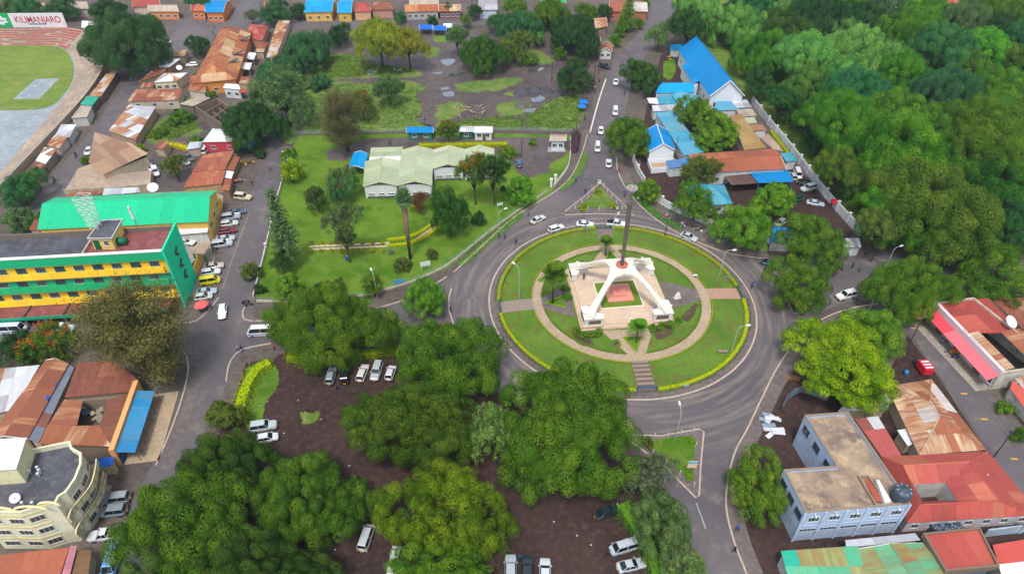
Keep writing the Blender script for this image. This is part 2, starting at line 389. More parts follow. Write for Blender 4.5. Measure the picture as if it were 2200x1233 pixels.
# prototypes: (kind) -> list of dicts with crown mesh, trunk mesh, radius, half height, clear height
PROTO = {}
def proto(kind, seed, Rr, V, clear, r0, **kw):
    me, subs = crown_dome(seed, Rr, V, **kw); zc = clear + V * .55
    co = np.empty(len(me.vertices) * 3, np.float32); me.vertices.foreach_get('co', co); co = co.reshape(-1, 3); hx_ = np.quantile(np.abs(co[:, :2]), .985); z0, z1 = np.quantile(co[:, 2], [.01, .995])
    PROTO.setdefault(kind, []).append(dict(c=me, t=trunk_mesh(seed, clear * .8, subs, r0, zc), R=float(hx_), V=float(z1 - z0) / 2, zm=float(z0 + z1) / 2, zc=zc))
for s in range(4): proto('big', 11 + s, 11.5, 6.5, 4.0, .55, nsub=9 + s % 3, lobe=1.7, leaf=.24, dens=46)
for s in range(4): proto('mid', 31 + s, 6.5, 4.4, 3.0, .38, nsub=7 + s % 3, lobe=1.25, leaf=.23, dens=46)
for s in range(4): proto('small', 51 + s, 3.2, 2.5, 1.6, .2, nsub=6, lobe=.75, leaf=.3, dens=30)
for s in range(3): proto('lacy', 71 + s, 5.0, 4.6, 3.2, .3, nsub=9, lobe=.8, leaf=.26, dens=28, spread=.7, loose=.45)
for s in range(3): proto('tier', 91 + s, 5.5, 3.2, 2.0, .26, nsub=8, lobe=.9, leaf=.27, dens=32, layered=.8, spread=.66)
for s in range(1): proto('tierbig', 97, 11, 6.0, 3.0, .5, nsub=10, lobe=1.5, leaf=.3, dens=30, layered=.5, spread=.62)
for s in range(2): proto('acacia', 111 + s, 8.5, 4.2, 5.0, .5, nsub=9, lobe=1.2, leaf=.28, dens=26, spread=.7, loose=.3)
for s in range(4): proto('bush', 131 + s, 1.7, 1.2, .3, .08, nsub=5, lobe=.5, leaf=.24, dens=48)

def spire(seed, H, Rb, kind='conifer'):
    rs = np.random.RandomState(seed); b = MB(); b.tube([(0, 0, -.3), (.15, 0, H * .5), (0, .1, H)], [.3, .18, .03], 6)
    P, N, T = [], [], []; z = H * .14
    while z < H * .98:
        f = 1 - z / H; L = Rb * (f ** .7) * rs.uniform(.75, 1.15) + .25; nb = int(5 + rs.randint(3)); a0 = rs.uniform(0, 6.28)
        for i in range(nb):
            a = a0 + 2 * math.pi * i / nb + rs.uniform(-.25, .25); l = L * rs.uniform(.7, 1.1); d = np.array([math.cos(a), math.sin(a), 0])
            e = d * l + np.array([0, 0, z + l * .12]); b.tube([(0, 0, z), tuple(e)], [.06, .02], 4)
            n = int(l * 26); t = rs.uniform(.15, 1.05, n)[:, None]
            P.append(np.array([0, 0, z]) + (e - [0, 0, z]) * t + rs.normal(0, .24, (n, 3)) * [1, 1, .6]); N.append(np.tile([0, 0, 1.0], (n, 1)) + d * .3); T.append(rs.uniform(.1, .9, n))
        z += rs.uniform(.45, .8) if kind == 'conifer' else .42
    PROTO.setdefault(kind, []).append(dict(c=leaf_mesh('crown', np.concatenate(P), np.concatenate(N), .34, np.concatenate(T), rs=rs, jit=.5), t=b.mesh('trunk', 'bark', True), R=Rb, V=H / 2, zc=0, H=H))
spire(5, 14, 3.4); spire(6, 13, 3.0)
def feather(seed, H, Rb):
    """casuarina: many rising plumes of fine drooping needles"""
    rs = np.random.RandomState(seed); b = MB(); b.tube([(0, 0, -.3), (.3, 0, H * .45), (.1, .3, H * .95)], [.5, .3, .05], 6)
    P, N, T = [], [], []
    for i in range(70):
        z = H * rs.uniform(.16, .94); a = rs.uniform(0, 6.28); f = math.sqrt(max(.05, 1 - ((z / H - .42) / .62) ** 2)); l = Rb * f * rs.uniform(.45, 1.05)
        e = np.array([math.cos(a) * l, math.sin(a) * l, z + l * .35]); o = np.array([0, 0, z - l * .25]); b.tube([tuple(o), tuple(e)], [.09, .02], 4)
        n = int(120 + l * 170); t = rs.uniform(.35, 1.08, n)[:, None]; w = rs.normal(0, .32 + .1 * l, (n, 3)) * [1, 1, .8]; w[:, 2] -= np.abs(rs.normal(0, .3, n))
        P.append(o + (e - o) * t + w); N.append(w + [0, 0, .5]); T.append(np.clip(rs.uniform(0, .6) + rs.uniform(0, .4, n), 0, 1))
    PROTO.setdefault('feather', []).append(dict(c=leaf_mesh('crown', np.concatenate(P), np.concatenate(N), .27, np.concatenate(T), .35, rs=rs, jit=.6, droop=.5, soft=.4), t=b.mesh('trunk', 'bark', True), R=Rb, V=H / 2, zc=0, H=H))
feather(8, 15, 6.5); feather(9, 14, 5.5); feather(10, 14, 5)

def palm(seed, H, L, nf, r0, fan=False):
    rs = random.Random(seed); b = MB(); b.tube([(0, 0, -.2), (.05, 0, H * .4), (0, .08, H)], [r0 * 1.2, r0, r0 * .9], 8)
    if fan: b.tube([(0, 0, H * .22), (0, 0, H * .6), (0, 0, H * .99)], [r0 * 1.3, r0 * 1.9, r0 * 2.4], 9, 1)
    f = MB()
    for i in range(nf):
        a = i * 2.399 + rs.uniform(-.2, .2); up = rs.uniform(-.5, 1.25) if fan else rs.uniform(.05, 1.1); l = L * rs.uniform(.8, 1.1)
        d = Vector((math.cos(a) * math.cos(up), math.sin(a) * math.cos(up), math.sin(up))); pts = [Vector((0, 0, H)) + d * l * t - Vector((0, 0, l * .38 * t * t)) for t in (0, .25, .5, .75, 1)]
        f.tube(pts, [.05, .045, .035, .025, .01], 4)
        s = d.cross(Vector((0, 0, 1))).normalized()
        if fan:
            c = pts[2]
            for k in range(11):
                g = R(-110 + 22 * k); q = (d * math.cos(g) + s * math.sin(g)) * l * .5; w = s * math.cos(g) * .13 - d * math.sin(g) * .13
                f.quad(c - w, c + w, c + q + w * .3 - Vector((0, 0, .1)), c + q - w * .3 - Vector((0, 0, .1)))
        else:
            for k in range(22):
                t = .12 + .86 * k / 22; p = Vector((0, 0, H)) + d * l * t - Vector((0, 0, l * .38 * t * t)); w = d * .065; ll = l * .34 * math.sin(math.pi * min(1, t * .85 + .15)) + .12
                for sg in (-1, 1):
                    e = p + s * sg * ll + d * ll * .45 - Vector((0, 0, ll * .35)); f.quad(p - w, p + w, e + w * .4, e - w * .4)
    me = f.mesh('crown', 'leaf'); at = me.attributes.new('tint', 'FLOAT', 'POINT'); at.data.foreach_set('value', [rs.uniform(.2, .8) for _ in me.vertices])
    PROTO['fan_palm' if fan else 'palm'] = [dict(c=me, t=b.mesh('trunk', ['bark', 'dry_frond'], True), R=L, V=H / 2, zc=0, H=H)]
b = NB('dry_frond'); b.base(b.mix(b.noise(b.scaled(b.pos(), 9, 9, 1.2), 1.0, 4), rgb((156, 132, 104)), rgb((104, 86, 70))), .95, .05)
palm(3, 4.2, 2.6, 22, .16); palm(4, 12.5, 2.5, 50, .34, True)

GREEN = dict(dark=(70, 106, 36), deep=(56, 94, 44), mid=(92, 128, 34), bright=(104, 146, 38), lime=(132, 168, 24), olive=(104, 122, 50), brown=(116, 112, 66), teal=(64, 118, 66), pale=(116, 154, 76), yellow=(150, 152, 48), grey=(110, 126, 84), sage=(96, 128, 74), rust=(128, 92, 58), ylw=(190, 186, 30))
tr_i = 0
def tree(cx, cy, hw, hh, kind, tint, label, name='tree', cat='tree', group=None, clear=None, base=None, jit=.05):
    """crown's middle and half size as measured on the photo; base: the trunk's foot if it shows"""
    global tr_i; tr_i += 1; rs = random.Random(tr_i * 13 + 5); ky = 1.0
    if kind in ('conifer', 'feather', 'palm', 'fan_palm'):
        pr = PROTO[kind][tr_i % len(PROTO[kind])]; p = G(cx, cy) if base is None else G(*base); k = hw / ppm(p.y) / pr['R']
        # height so that the top meets the measured top
        ytop = cy - hh; a = PITCH + math.atan((ytop - H0 / 2) / FPX); top = max(2.0, CAM_H - p.y * math.tan(a))
        kz = top / (pr['H'] if kind in ('conifer', 'feather') else pr['H'] + .6); zc, kc = 0.0, kz
    else:
        if base is None:
            clear = clear if clear is not None else {'bush': .15, 'small': 1.2, 'acacia': 4.5}.get(kind, 2.6)
            z = clear + 2
            for _ in range(6):
                p = G(cx, cy, z); m = ppm(p.y, z); rr = hw / m; dep = math.atan2(CAM_H - z, p.y)
                vv = (.55 if kind in ('big', 'mid', 'tierbig', 'acacia') else .68) * rr if kind != 'bush' else max(.6 * rr, min(1.1 * rr, hh / m * .9)); z = clear + vv * .85
                ky = max(.55, min(1.35, math.sqrt(max(.01, (hh / m) ** 2 - (vv * math.cos(dep)) ** 2)) / (rr * math.sin(dep)))) if kind != 'bush' else 1.0
        else:
            p = G(*base); a = PITCH + math.atan((cy - H0 / 2) / FPX); z = max(1.0, CAM_H - p.y * math.tan(a)); m = ppm(p.y, z); rr = hw / m; dep = math.atan2(CAM_H - z, p.y); vv = max(.4 * rr, min({'acacia': .55, 'small': .9}.get(kind, .78) * rr, math.sqrt(max(.05, (hh / m) ** 2 - (rr * math.sin(dep) * .95) ** 2)) / math.cos(dep)))
        lst = PROTO[kind]
        if kind in ('big', 'mid', 'small') : lst = PROTO['big' if rr > 8.6 else 'mid' if rr > 4.2 else 'small' if rr > 1.9 else 'bush']
        pr = lst[rs.randrange(len(lst))]; k = rr / pr['R'] * (.93 if kind in ('big', 'mid') else .97); kc = vv / pr['V'] * .95; kz = z / pr['zc']; zc = z - pr['zm'] * kc
    e = empty(name, (p.x, p.y, 0), (rs.uniform(0, 6.28) if .93 < ky < 1.07 else rs.choice((0, math.pi))) if base is None or kind != 'lacy' else 0, label, cat, group)
    t = link('trunk', pr['t'], e); t.scale = (k, k * ky, kz)
    c = GREEN[tint] if isinstance(tint, str) else tint; j = [rs.uniform(1 - jit, 1 + jit) for _ in range(3)]
    q = tuple(KL * u for u in rgb(tuple(min(255, max(0, c[i] * j[i])) for i in range(3))))[:3] + (1,)
    o = link('crown', pr['c'], e, q); o.scale = (k, k * ky, kc); o.location = (0, 0, zc)
    if kind in ('palm', 'fan_palm'): t.scale = o.scale = (k, k, kz)
    return e
def blossoms(e, n, c=(214, 96, 44), size=.34):
    """flower heads on the outside of a crown, as a part of that tree"""
    o = [x for x in e.children if x.name.startswith('crown')][0]; me = o.data; rs = np.random.RandomState(n)
    co = np.empty(len(me.vertices) * 3, np.float32); me.vertices.foreach_get('co', co); co = co.reshape(-1, 4, 3).mean(1); zz = np.quantile(co[:, 2], .62); pk = co[co[:, 2] > zz]
    ctr = pk[rs.randint(0, len(pk), max(4, n // 9))]; P = np.concatenate([ctr[rs.randint(0, len(ctr), n)] + rs.normal(0, .3, (n, 3))]) + [0, 0, .12]
    m = leaf_mesh('blossom', P, np.tile([0, 0, 1.0], (n, 1)), size, rs.uniform(.3, .9, n), .8, .5, rs)
    f = link('blossom', m, e, rgb(c)); f.scale = o.scale; f.location = o.location
    return e
def hedge(pts, w, h, tint, label, name='hedge', closed=False, group=None, dens=28, leaf=.2, lump=.12, wild=0.0, z0=0.0):
    """clipped hedge along a line: woody core and a coat of small leaves"""
    rs = np.random.RandomState(len(pts) * 7 + int(h * 100)); pts = [Vector((p[0], p[1], 0)) for p in pts]
    e = empty(name, (pts[0].x, pts[0].y, z0), 0, label, 'hedge', group); loc = [p - pts[0] for p in pts]
    core = wallstrip(MB(), loc, w * .7, 0, h * .82, closed).build('core', 'leaf_core', e, rgb(GREEN.get(tint, tint) if isinstance(tint, str) else tint))
    P, N, n = [], [], len(loc)
    for i in range(n if closed else n - 1):
        a, b = np.array(loc[i]), np.array(loc[(i + 1) % n]); L = np.linalg.norm(b - a)
        if L < 1e-6: continue
        t = (b - a) / L; s = np.array([-t[1], t[0], 0]); k = int(L * dens * (w + 2 * h) + 1); u = rs.uniform(0, L, k); g = rs.uniform(0, w + 2 * h, k)
        y = np.where(g < h, -w / 2, np.where(g < h + w, g - h - w / 2, w / 2)); z = np.where(g < h, g, np.where(g < h + w, h, g - h - w))
        nn = np.where((g < h)[:, None], -s, np.where((g < h + w)[:, None], np.array([0, 0, 1.0]), s)) + [0, 0, .4]
        P.append(a + t * u[:, None] + s * y[:, None] + np.stack([np.zeros(k), np.zeros(k), z], 1) + rs.normal(0, lump, (k, 3)) * (1 + wild * rs.rand(k, 1))); N.append(nn)
    P = np.concatenate(P); P[:, 2] = np.maximum(P[:, 2], .02)
    c = GREEN[tint] if isinstance(tint, str) else tint
    link('foliage', leaf_mesh('foliage', P, np.concatenate(N), leaf, rs.uniform(.1, .95, len(P)), rs=rs), e, rgb(c))
    return e
objmat('leaf_core', .9, .05)
# ------------------------------------------------------------------ ground, roads, lawns
sheet('ground', [(-900, -200), (900, -200), (900, 760), (-900, 760)], 0, 'earth')
C = Vector((24.2, 115.0, 0)); R_HEDGE, R_KERB, R_ROAD = 27.2, 29.3, 38.5
def dense(px, k=5): return catmull(Gs(px), k)
LV = .004
# far cross street and lanes
def road_sheet(px, lv, name='road', k=4, mat='asphalt'): return sheet(name, dense(px, k) if k else Gs(px), LV * lv, mat)
# ring
ring = circle(C, R_ROAD, 0, 360, 128)
b = MB(); inn = circle(C, R_KERB - .2, 0, 360, 128)
for i in range(128): b.quad((*ring[i][:2], LV * 6), (*ring[(i + 1) % 128][:2], LV * 6), (*inn[(i + 1) % 128][:2], LV * 6), (*inn[i][:2], LV * 6))
b.build('road', 'asphalt', kind='structure')
def band(L, Rr, lv, name='road', k=5, mat='asphalt'):
    """road between its two measured edges"""
    a, c = dense(L, k), dense(Rr, k); return sheet(name, a + c[::-1], LV * lv, mat)
NL = [(1085, 480), (1130, 447), (1190, 410), (1230, 372), (1254, 325), (1264, 285), (1278, 235), (1290, 195), (1308, 150), (1335, 110), (1368, 75), (1392, 40), (1385, -20), (1350, -80)]
NR = [(1560, 545), (1470, 505), (1405, 465), (1352, 412), (1330, 365), (1328, 310), (1342, 250), (1352, 200), (1372, 140), (1412, 95), (1440, 50), (1450, 0), (1420, -80)]
sheet('road', dense(NL, 5) + dense(NR[::-1], 5), LV * 5, 'asphalt')
band([(1480, 505), (1560, 535), (1640, 552), (1740, 560), (1840, 545), (1950, 548), (2080, 552), (2320, 570)], [(1640, 800), (1690, 740), (1740, 690), (1800, 655), (1870, 640), (1960, 615), (2080, 590), (2320, 620)], 4)
band([(1880, 655), (1935, 690), (2000, 780), (2070, 880), (2135, 985), (2260, 1170)], [(1900, 590), (1985, 670), (2060, 760), (2140, 860), (2220, 960), (2330, 1100)], 3)
band([(1325, 900), (1365, 950), (1430, 1040), (1475, 1130), (1510, 1233), (1530, 1330)], [(1660, 800), (1612, 890), (1580, 960), (1562, 1030), (1560, 1090), (1578, 1160), (1606, 1240), (1640, 1330)], 2)
band([(1060, 500), (985, 580), (920, 625), (840, 655), (740, 678), (640, 688), (545, 692), (470, 690), (400, 692), (200, 690), (0, 695), (-260, 705)], [(1105, 800), (1020, 760), (980, 700), (940, 690), (860, 705), (740, 728), (600, 735), (500, 768), (440, 790), (360, 775), (180, 760), (0, 765), (-260, 780)], 1)
band([(395, 735), (402, 800), (385, 870), (345, 960), (300, 1050), (250, 1150), (200, 1300)], [(540, 735), (500, 790), (470, 870), (430, 950), (385, 1060), (330, 1160), (290, 1300)], 3)
band([(400, 740), (440, 660), (475, 560), (520, 450), (550, 385), (572, 330), (590, 270), (600, 200)], [(545, 720), (545, 650), (562, 560), (588, 460), (606, 390), (618, 330), (630, 270), (640, 200)], 5)
band([(20, 490), (75, 430), (130, 360), (195, 282), (250, 205), (305, 135), (345, 95), (390, 55), (420, 25)], [(70, 520), (135, 440), (185, 365), (240, 295), (290, 215), (350, 165), (410, 125), (455, 85), (480, 40)], 2)
band([(300, 22), (420, 42), (520, 42), (640, 44), (760, 45), (900, 40), (1060, 38), (1180, 30)], [(300, 45), (420, 68), (520, 75), (640, 62), (760, 62), (900, 58), (1060, 54), (1180, 50)], 3, mat='asphalt')
band([(490, 60), (500, 30), (520, 0), (540, -40)], [(600, 60), (560, 30), (560, 0), (580, -40)], 4)
band([(1100, 20), (1150, 55), (1190, 95), (1240, 130), (1310, 160)], [(1140, 15), (1190, 55), (1230, 90), (1290, 120), (1340, 140)], 4, mat='mud')
# kerbs along the road edges
kerb(circle(C, R_KERB, 0, 360, 128), .35, .16, True)
for px in ([(975, 585), (1040, 525), (1085, 483), (1130, 450), (1190, 414), (1228, 378), (1250, 330), (1262, 290)], [(1325, 340), (1328, 370), (1352, 416), (1405, 468), (1470, 508), (1560, 543), (1640, 556), (1700, 565)],
           [(1890, 652), (1820, 665), (1760, 690), (1710, 735), (1670, 790), (1632, 865), (1606, 920), (1580, 968), (1564, 1030), (1560, 1090), (1576, 1160), (1604, 1233)],
           [(970, 620), (964, 650), (972, 690), (990, 715)], [(548, 690), (620, 689), (740, 678), (840, 654), (900, 632), (960, 595)],
           [(582, 738), (520, 752), (494, 780), (486, 820)], [(385, 745), (400, 765), (404, 800), (390, 860), (365, 930), (335, 1000)],
           [(545, 690), (525, 686), (522, 670), (530, 655)], [(470, 640), (450, 665), (420, 690), (380, 695)]):
    kerb(dense(px, 6))
kerb(dense([(1268, 285), (1280, 240), (1292, 200), (1302, 172)], 6), .45, .35, False, 'kerb', (226, 222, 216))
kerb(dense([(588, 455), (566, 545), (548, 630)], 5), .2, .12, False)
kerb(dense([(535, 460), (505, 540), (478, 620)], 4), .12, .05, False, 'road_line', (196, 150, 120))
# footpaths beside the kerbs
def footpath(px, w, lv=8, mat='pavement'): return strip('pavement', dense(px, 6), w, LV * lv, mat)
footpath([(972, 572), (1036, 515), (1080, 474), (1126, 440), (1184, 406), (1220, 372), (1242, 328), (1252, 292)], 2.6, 7, 'earth')
footpath([(1340, 372), (1362, 412), (1413, 459), (1478, 500), (1568, 536), (1650, 552)], 2.6, 9)
footpath([(1905, 664), (1830, 676), (1772, 700), (1724, 744), (1684, 800), (1648, 868), (1622, 922), (1598, 972), (1582, 1032), (1578, 1092), (1594, 1160), (1622, 1233)], 2.6, 8)
footpath([(412, 745), (424, 770), (424, 805), (408, 865), (382, 935), (350, 1010)], 2.0, 9)
strip('pavement', circle(C, (R_HEDGE + R_KERB) / 2 + .2, 0, 360, 128) + [circle(C, (R_HEDGE + R_KERB) / 2 + .2, 0, 360, 128)[0]], 1.9, .09, 'pavement')
# car parks and yards
sheet('car_park', Gs([(560, 800), (600, 760), (720, 750), (860, 745), (1000, 760), (1090, 830), (1300, 930), (1345, 980), (1400, 1080), (1470, 1260), (1480, 1400), (380, 1400), (430, 1000), (500, 880)]), LV * 4 + .002, 'carpark_soil')
blob('grass_verge', [(530, 785), (590, 778), (602, 830), (574, 870), (558, 925), (530, 925), (510, 880)], .03, 'verge_soil', 1.6)
blob('grass_verge', [(640, 885), (690, 880), (686, 905), (646, 915)], .03, 'weedy_soil', 1.6)
sheet('dirt_lot', Gs([(640, 110), (900, 80), (1180, 70), (1290, 170), (1250, 280), (900, 285), (640, 285)]), LV * 2, 'mud')
for q in ([(640, 170), (690, 120), (760, 118), (790, 150), (840, 140), (900, 150), (910, 165), (820, 170), (700, 175), (640, 200)], [(650, 180), (720, 172), (790, 178), (860, 170), (920, 185), (900, 205), (915, 235), (900, 262), (940, 280), (800, 288), (700, 288), (640, 285)],
          [(968, 182), (1020, 172), (1100, 165), (1130, 172), (1095, 192), (1040, 200), (985, 200)], [(930, 262), (1000, 262), (1060, 250), (1150, 245), (1160, 278), (1040, 281), (940, 282)], [(1130, 248), (1180, 215), (1240, 200), (1262, 240), (1240, 278), (1140, 280)],
          [(1090, 110), (1150, 105), (1190, 125), (1185, 140), (1120, 138), (1100, 125)], [(930, 75), (975, 70), (985, 85), (950, 95), (925, 88)], [(1075, 200), (1110, 195), (1100, 210)], [(930, 225), (980, 215), (1010, 228), (985, 255), (935, 262)], [(1060, 222), (1110, 214), (1150, 225), (1130, 248), (1070, 250)], [(905, 105), (945, 100), (950, 118), (915, 128)], [(1000, 145), (1060, 140), (1080, 152), (1020, 160)]):
    blob('grass_patch', q, .02 + rnd.uniform(0, .006), 'weedy_mud')
for q in ([(778, 158), (800, 148), (818, 140), (812, 152), (800, 163)], [(845, 147), (862, 148), (860, 153), (848, 152)], [(945, 130), (972, 127), (978, 133), (962, 142), (952, 138)], [(946, 190), (962, 187), (964, 192), (950, 194)], [(950, 200), (972, 197), (975, 207), (955, 208)], [(925, 158), (950, 155), (945, 160)],
          [(958, 163), (985, 155), (1000, 158), (970, 165)], [(1125, 236), (1150, 233), (1145, 241), (1128, 241)], [(1133, 150), (1168, 146), (1160, 153), (1140, 155)], [(1140, 208), (1165, 205), (1170, 215), (1145, 220)]):
    sheet('puddle', dense(q + q[:1], 4)[:-1], .045, 'puddle_water')
# garden
GARDEN = [(552, 640), (566, 560), (590, 455), (606, 390), (624, 330), (640, 290), (800, 286), (1000, 285), (1225, 292), (1222, 345), (1185, 415), (1125, 450), (1035, 515), (965, 575), (870, 610), (770, 632), (650, 645)]
sheet('lawn', Gs(GARDEN), LV * 10, 'lawn')
sheet('courtyard', dense([(700, 325), (780, 300), (900, 296), (1080, 296), (1215, 298), (1218, 330), (1180, 355), (1185, 375), (1120, 378), (1060, 330), (800, 330), (745, 345), (705, 345)], 4), LV * 12, 'mud')
sheet('grass_patch', dense([(1150, 378), (1205, 362), (1215, 340), (1222, 345), (1186, 408), (1150, 400)], 3), LV * 14, 'lawn')
# stadium ground
sheet('pitch', dense([(-80, 100), (60, 98), (130, 103), (155, 130), (158, 165), (140, 200), (100, 232), (0, 238), (-80, 238)], 4), LV * 8, 'pitch_grass')
sheet('running_track', Gs([(-200, 80), (150, 90), (180, 150), (170, 200), (60, 330), (0, 380), (-200, 520)]), LV * 4, 'court_slab')
sheet('court', Gs([(28, 214), (78, 170), (128, 169), (85, 213)]), LV * 11, 'court_slab')
# upper-left yard and weeds
blob('grass_patch', [(305, 300), (330, 262), (380, 240), (425, 262), (440, 285), (380, 300), (330, 318)], .02, 'weedy_mud')
sheet('yard', Gs([(330, 330), (340, 300), (440, 290), (500, 330), (470, 360), (430, 410), (310, 415)]), .012, 'mud')
blob('grass_patch', [(395, 205), (440, 215), (430, 240), (385, 235)], .02, 'weedy_mud'); blob('grass_patch', [(600, 300), (620, 240), (640, 250), (630, 310)], .03, 'weedy_mud', 2)
sheet('yard', Gs([(150, 420), (160, 385), (330, 375), (480, 420), (460, 560), (420, 640), (60, 540)]), .006, 'concrete')
# right compound yards
sheet('yard', Gs([(1420, 120), (1460, 100), (1640, 330), (1700, 345), (1835, 500), (1810, 540), (1700, 525), (1560, 500), (1410, 430), (1375, 370), (1385, 250)]), .016, 'carpark_soil')
sheet('grass_patch', dense([(1425, 135), (1445, 125), (1452, 150), (1440, 172), (1425, 165)], 4), .03, 'lawn')
sheet('forest_floor', Gs([(1460, 60), (1500, 85), (1640, 250), (1860, 520), (2000, 545), (2320, 560), (2420, 120), (2300, -90), (1500, -90)]), .02, 'rough_grass')
# dusty yard at lower right
sheet('yard', Gs([(1690, 780), (1740, 830), (1900, 820), (1950, 720), (2010, 800), (2140, 1000), (2300, 1300), (1640, 1300), (1600, 1150), (1595, 1000)]), .008, 'carpark_soil')
# ------------------------------------------------------------------ trees
T = tree
FW = 'tall trees shading the car park'
T(480, 985, 125, 75, 'big', 'dark', 'dark green tree above the western car park road, behind the two joined crowns', group=FW)
T(662, 1072, 124, 122, 'big', 'mid', 'broad green tree beside the gap of bare soil, at the west of the car park', group=FW)
T(400, 1120, 165, 125, 'big', 'mid', 'huge spreading tree over the cars parked below the cream building', group=FW)
T(560, 1215, 150, 90, 'big', 'dark', 'wide dark tree cut off by the lower picture edge', group=FW)
T(712, 690, 144, 86, 'big', 'mid', 'wide tree above the row of four parked cars, beside the white minibus', group=FW)
T(966, 772, 132, 98, 'big', 'mid', 'broad dark green tree just west of the roundabout island', group=FW)
T(880, 906, 142, 84, 'big', (84, 116, 34), 'dark spreading tree in the middle of the car park', group=FW)
T(1214, 914, 150, 144, 'big', 'mid', 'giant tree covering the front edge of the roundabout road', group=FW)
T(965, 1095, 158, 122, 'big', (104, 142, 28), 'yellow green tree at the bottom between two bare soil strips', group=FW)
T(950, 1208, 108, 66, 'mid', 'mid', 'green tree at the lower edge beside the parked silver estate car', group=FW)
T(1060, 925, 55, 75, 'lacy', 'pale', 'pale feathery tree between the giant tree and the dark car park tree', group=FW)
T(1395, 1020, 60, 60, 'lacy', 'grey', 'grey green tree by the slip road of the grassy traffic island')
T(1430, 1115, 70, 85, 'mid', 'sage', 'silvery leaved tree beside the silver van at the car park edge')
T(1470, 1225, 50, 40, 'lacy', 'pale', 'pale tree at the lower edge beside the southern road')
T(1625, 1042, 68, 100, 'mid', 'bright', 'bright green street tree in front of the blue grey flat-roofed building')
T(1815, 768, 106, 96, 'tierbig', 'lime', 'lime green layered tree by the rusty hipped roof')
T(1880, 705, 75, 60, 'mid', 'bright', 'green tree touching the lime tree on its far side')
T(1720, 612, 70, 55, 'mid', 'mid', 'round tree on the small traffic island east of the roundabout')
T(1965, 612, 100, 65, 'mid', 'mid', 'broad domed tree behind the red-roofed shop')
T(2140, 580, 82, 62, 'mid', 'mid', 'dome of olive green at the picture edge behind the red-roofed shop')
T(1745, 505, 75, 68, 'mid', 'mid', 'tree beside the compound gate pillars')
T(1600, 480, 72, 55, 'mid', 'bright', 'bright tree leaning over the compound wall beside the east road')
T(1498, 432, 46, 52, 'lacy', 'mid', 'airy tree half hiding the teal gazebo roof')
T(1508, 362, 44, 22, 'lacy', 'olive', 'thin brownish tree in front of the rust red hall roof')
T(1395, 407, 28, 26, 'small', 'bright', 'small round tree by the white wall near the triangle island')
T(1660, 425, 48, 36, 'tier', 'bright', 'light green tree in front of the blue awning')
T(1540, 280, 50, 45, 'tier', 'bright', 'layered light green tree in the compound courtyard, the nearer of two')
T(1497, 238, 42, 32, 'tier', 'mid', 'layered tree in the compound courtyard, the farther of two')
T(1355, 287, 55, 58, 'mid', 'mid', 'street tree next to the blue gabled house')
T(1380, 155, 45, 55, 'mid', 'dark', 'dark street tree opposite the corner kiosk')
T(1235, 158, 44, 54, 'mid', 'deep', 'dark rounded tree at the dirt lot corner by the street stalls')
T(1410, 70, 28, 46, 'lacy', 'pale', 'tall pale eucalyptus at the bend of the north road', base=(1412, 112))
T(1230, 68, 50, 45, 'mid', 'deep', 'dense tree behind the corner kiosk')
T(1298, 22, 22, 32, 'mid', 'deep', 'dark tree in front of the far rusty shed')
T(1345, 32, 24, 42, 'conifer', 'bright', 'pointed bright tree beside the far north road', base=(1345, 70))
T(1330, 58, 16, 26, 'conifer', 'bright', 'small pointed tree behind the corner kiosk', base=(1330, 82))
T(1180, 25, 45, 30, 'mid', 'mid', 'tree at the head of the muddy lane')
T(1120, 55, 48, 42, 'mid', 'teal', 'tall grove tree at the far side of the dirt lot')
T(1040, 112, 52, 42, 'mid', 'dark', 'dark bushy tree standing in the dirt lot')
T(1105, 95, 40, 40, 'lacy', 'olive', 'thin olive tree beside the muddy lane')
T(985, 75, 24, 38, 'lacy', 'sage', 'slender young tree on the dirt lot', base=(985, 122))
T(805, 76, 62, 54, 'acacia', 'yellow', 'yellow green umbrella tree, the larger of the pair on the dirt lot', base=(822, 150))
T(885, 88, 50, 42, 'acacia', 'yellow', 'yellow green umbrella tree, the smaller of the pair on the dirt lot', base=(882, 150))
T(660, 105, 55, 58, 'mid', 'teal', 'big blue green tree at the west side of the dirt lot')
T(725, 72, 28, 34, 'mid', 'deep', 'dark tree behind the larger umbrella tree')
T(600, 150, 48, 34, 'mid', 'teal', 'blue green tree behind the olive tree at the street')
T(592, 195, 65, 62, 'lacy', 'sage', 'large pale olive tree over the market street', base=(625, 272))
T(540, 260, 65, 54, 'mid', 'deep', 'dark green tree over the white tent roof')
T(748, 262, 44, 66, 'feather', 'brown', 'tall brownish plume tree at the garden fence', base=(748, 325))
blossoms(T(785, 222, 32, 36, 'lacy', 'olive', 'orange-tinged tree behind the brownish plume tree', base=(783, 258)), 260, (190, 96, 56))
T(830, 188, 33, 38, 'lacy', 'sage', 'lone grey green tree on the rough grass', base=(840, 228))
blossoms(T(965, 277, 24, 30, 'lacy', 'mid', 'flame tree beside the blue-roofed garden kiosk', base=(965, 308)), 260, (206, 108, 52))
T(685, 178, 25, 16, 'bush', 'teal', 'low dark bush at the rough grass edge', 'bush', 'bush')
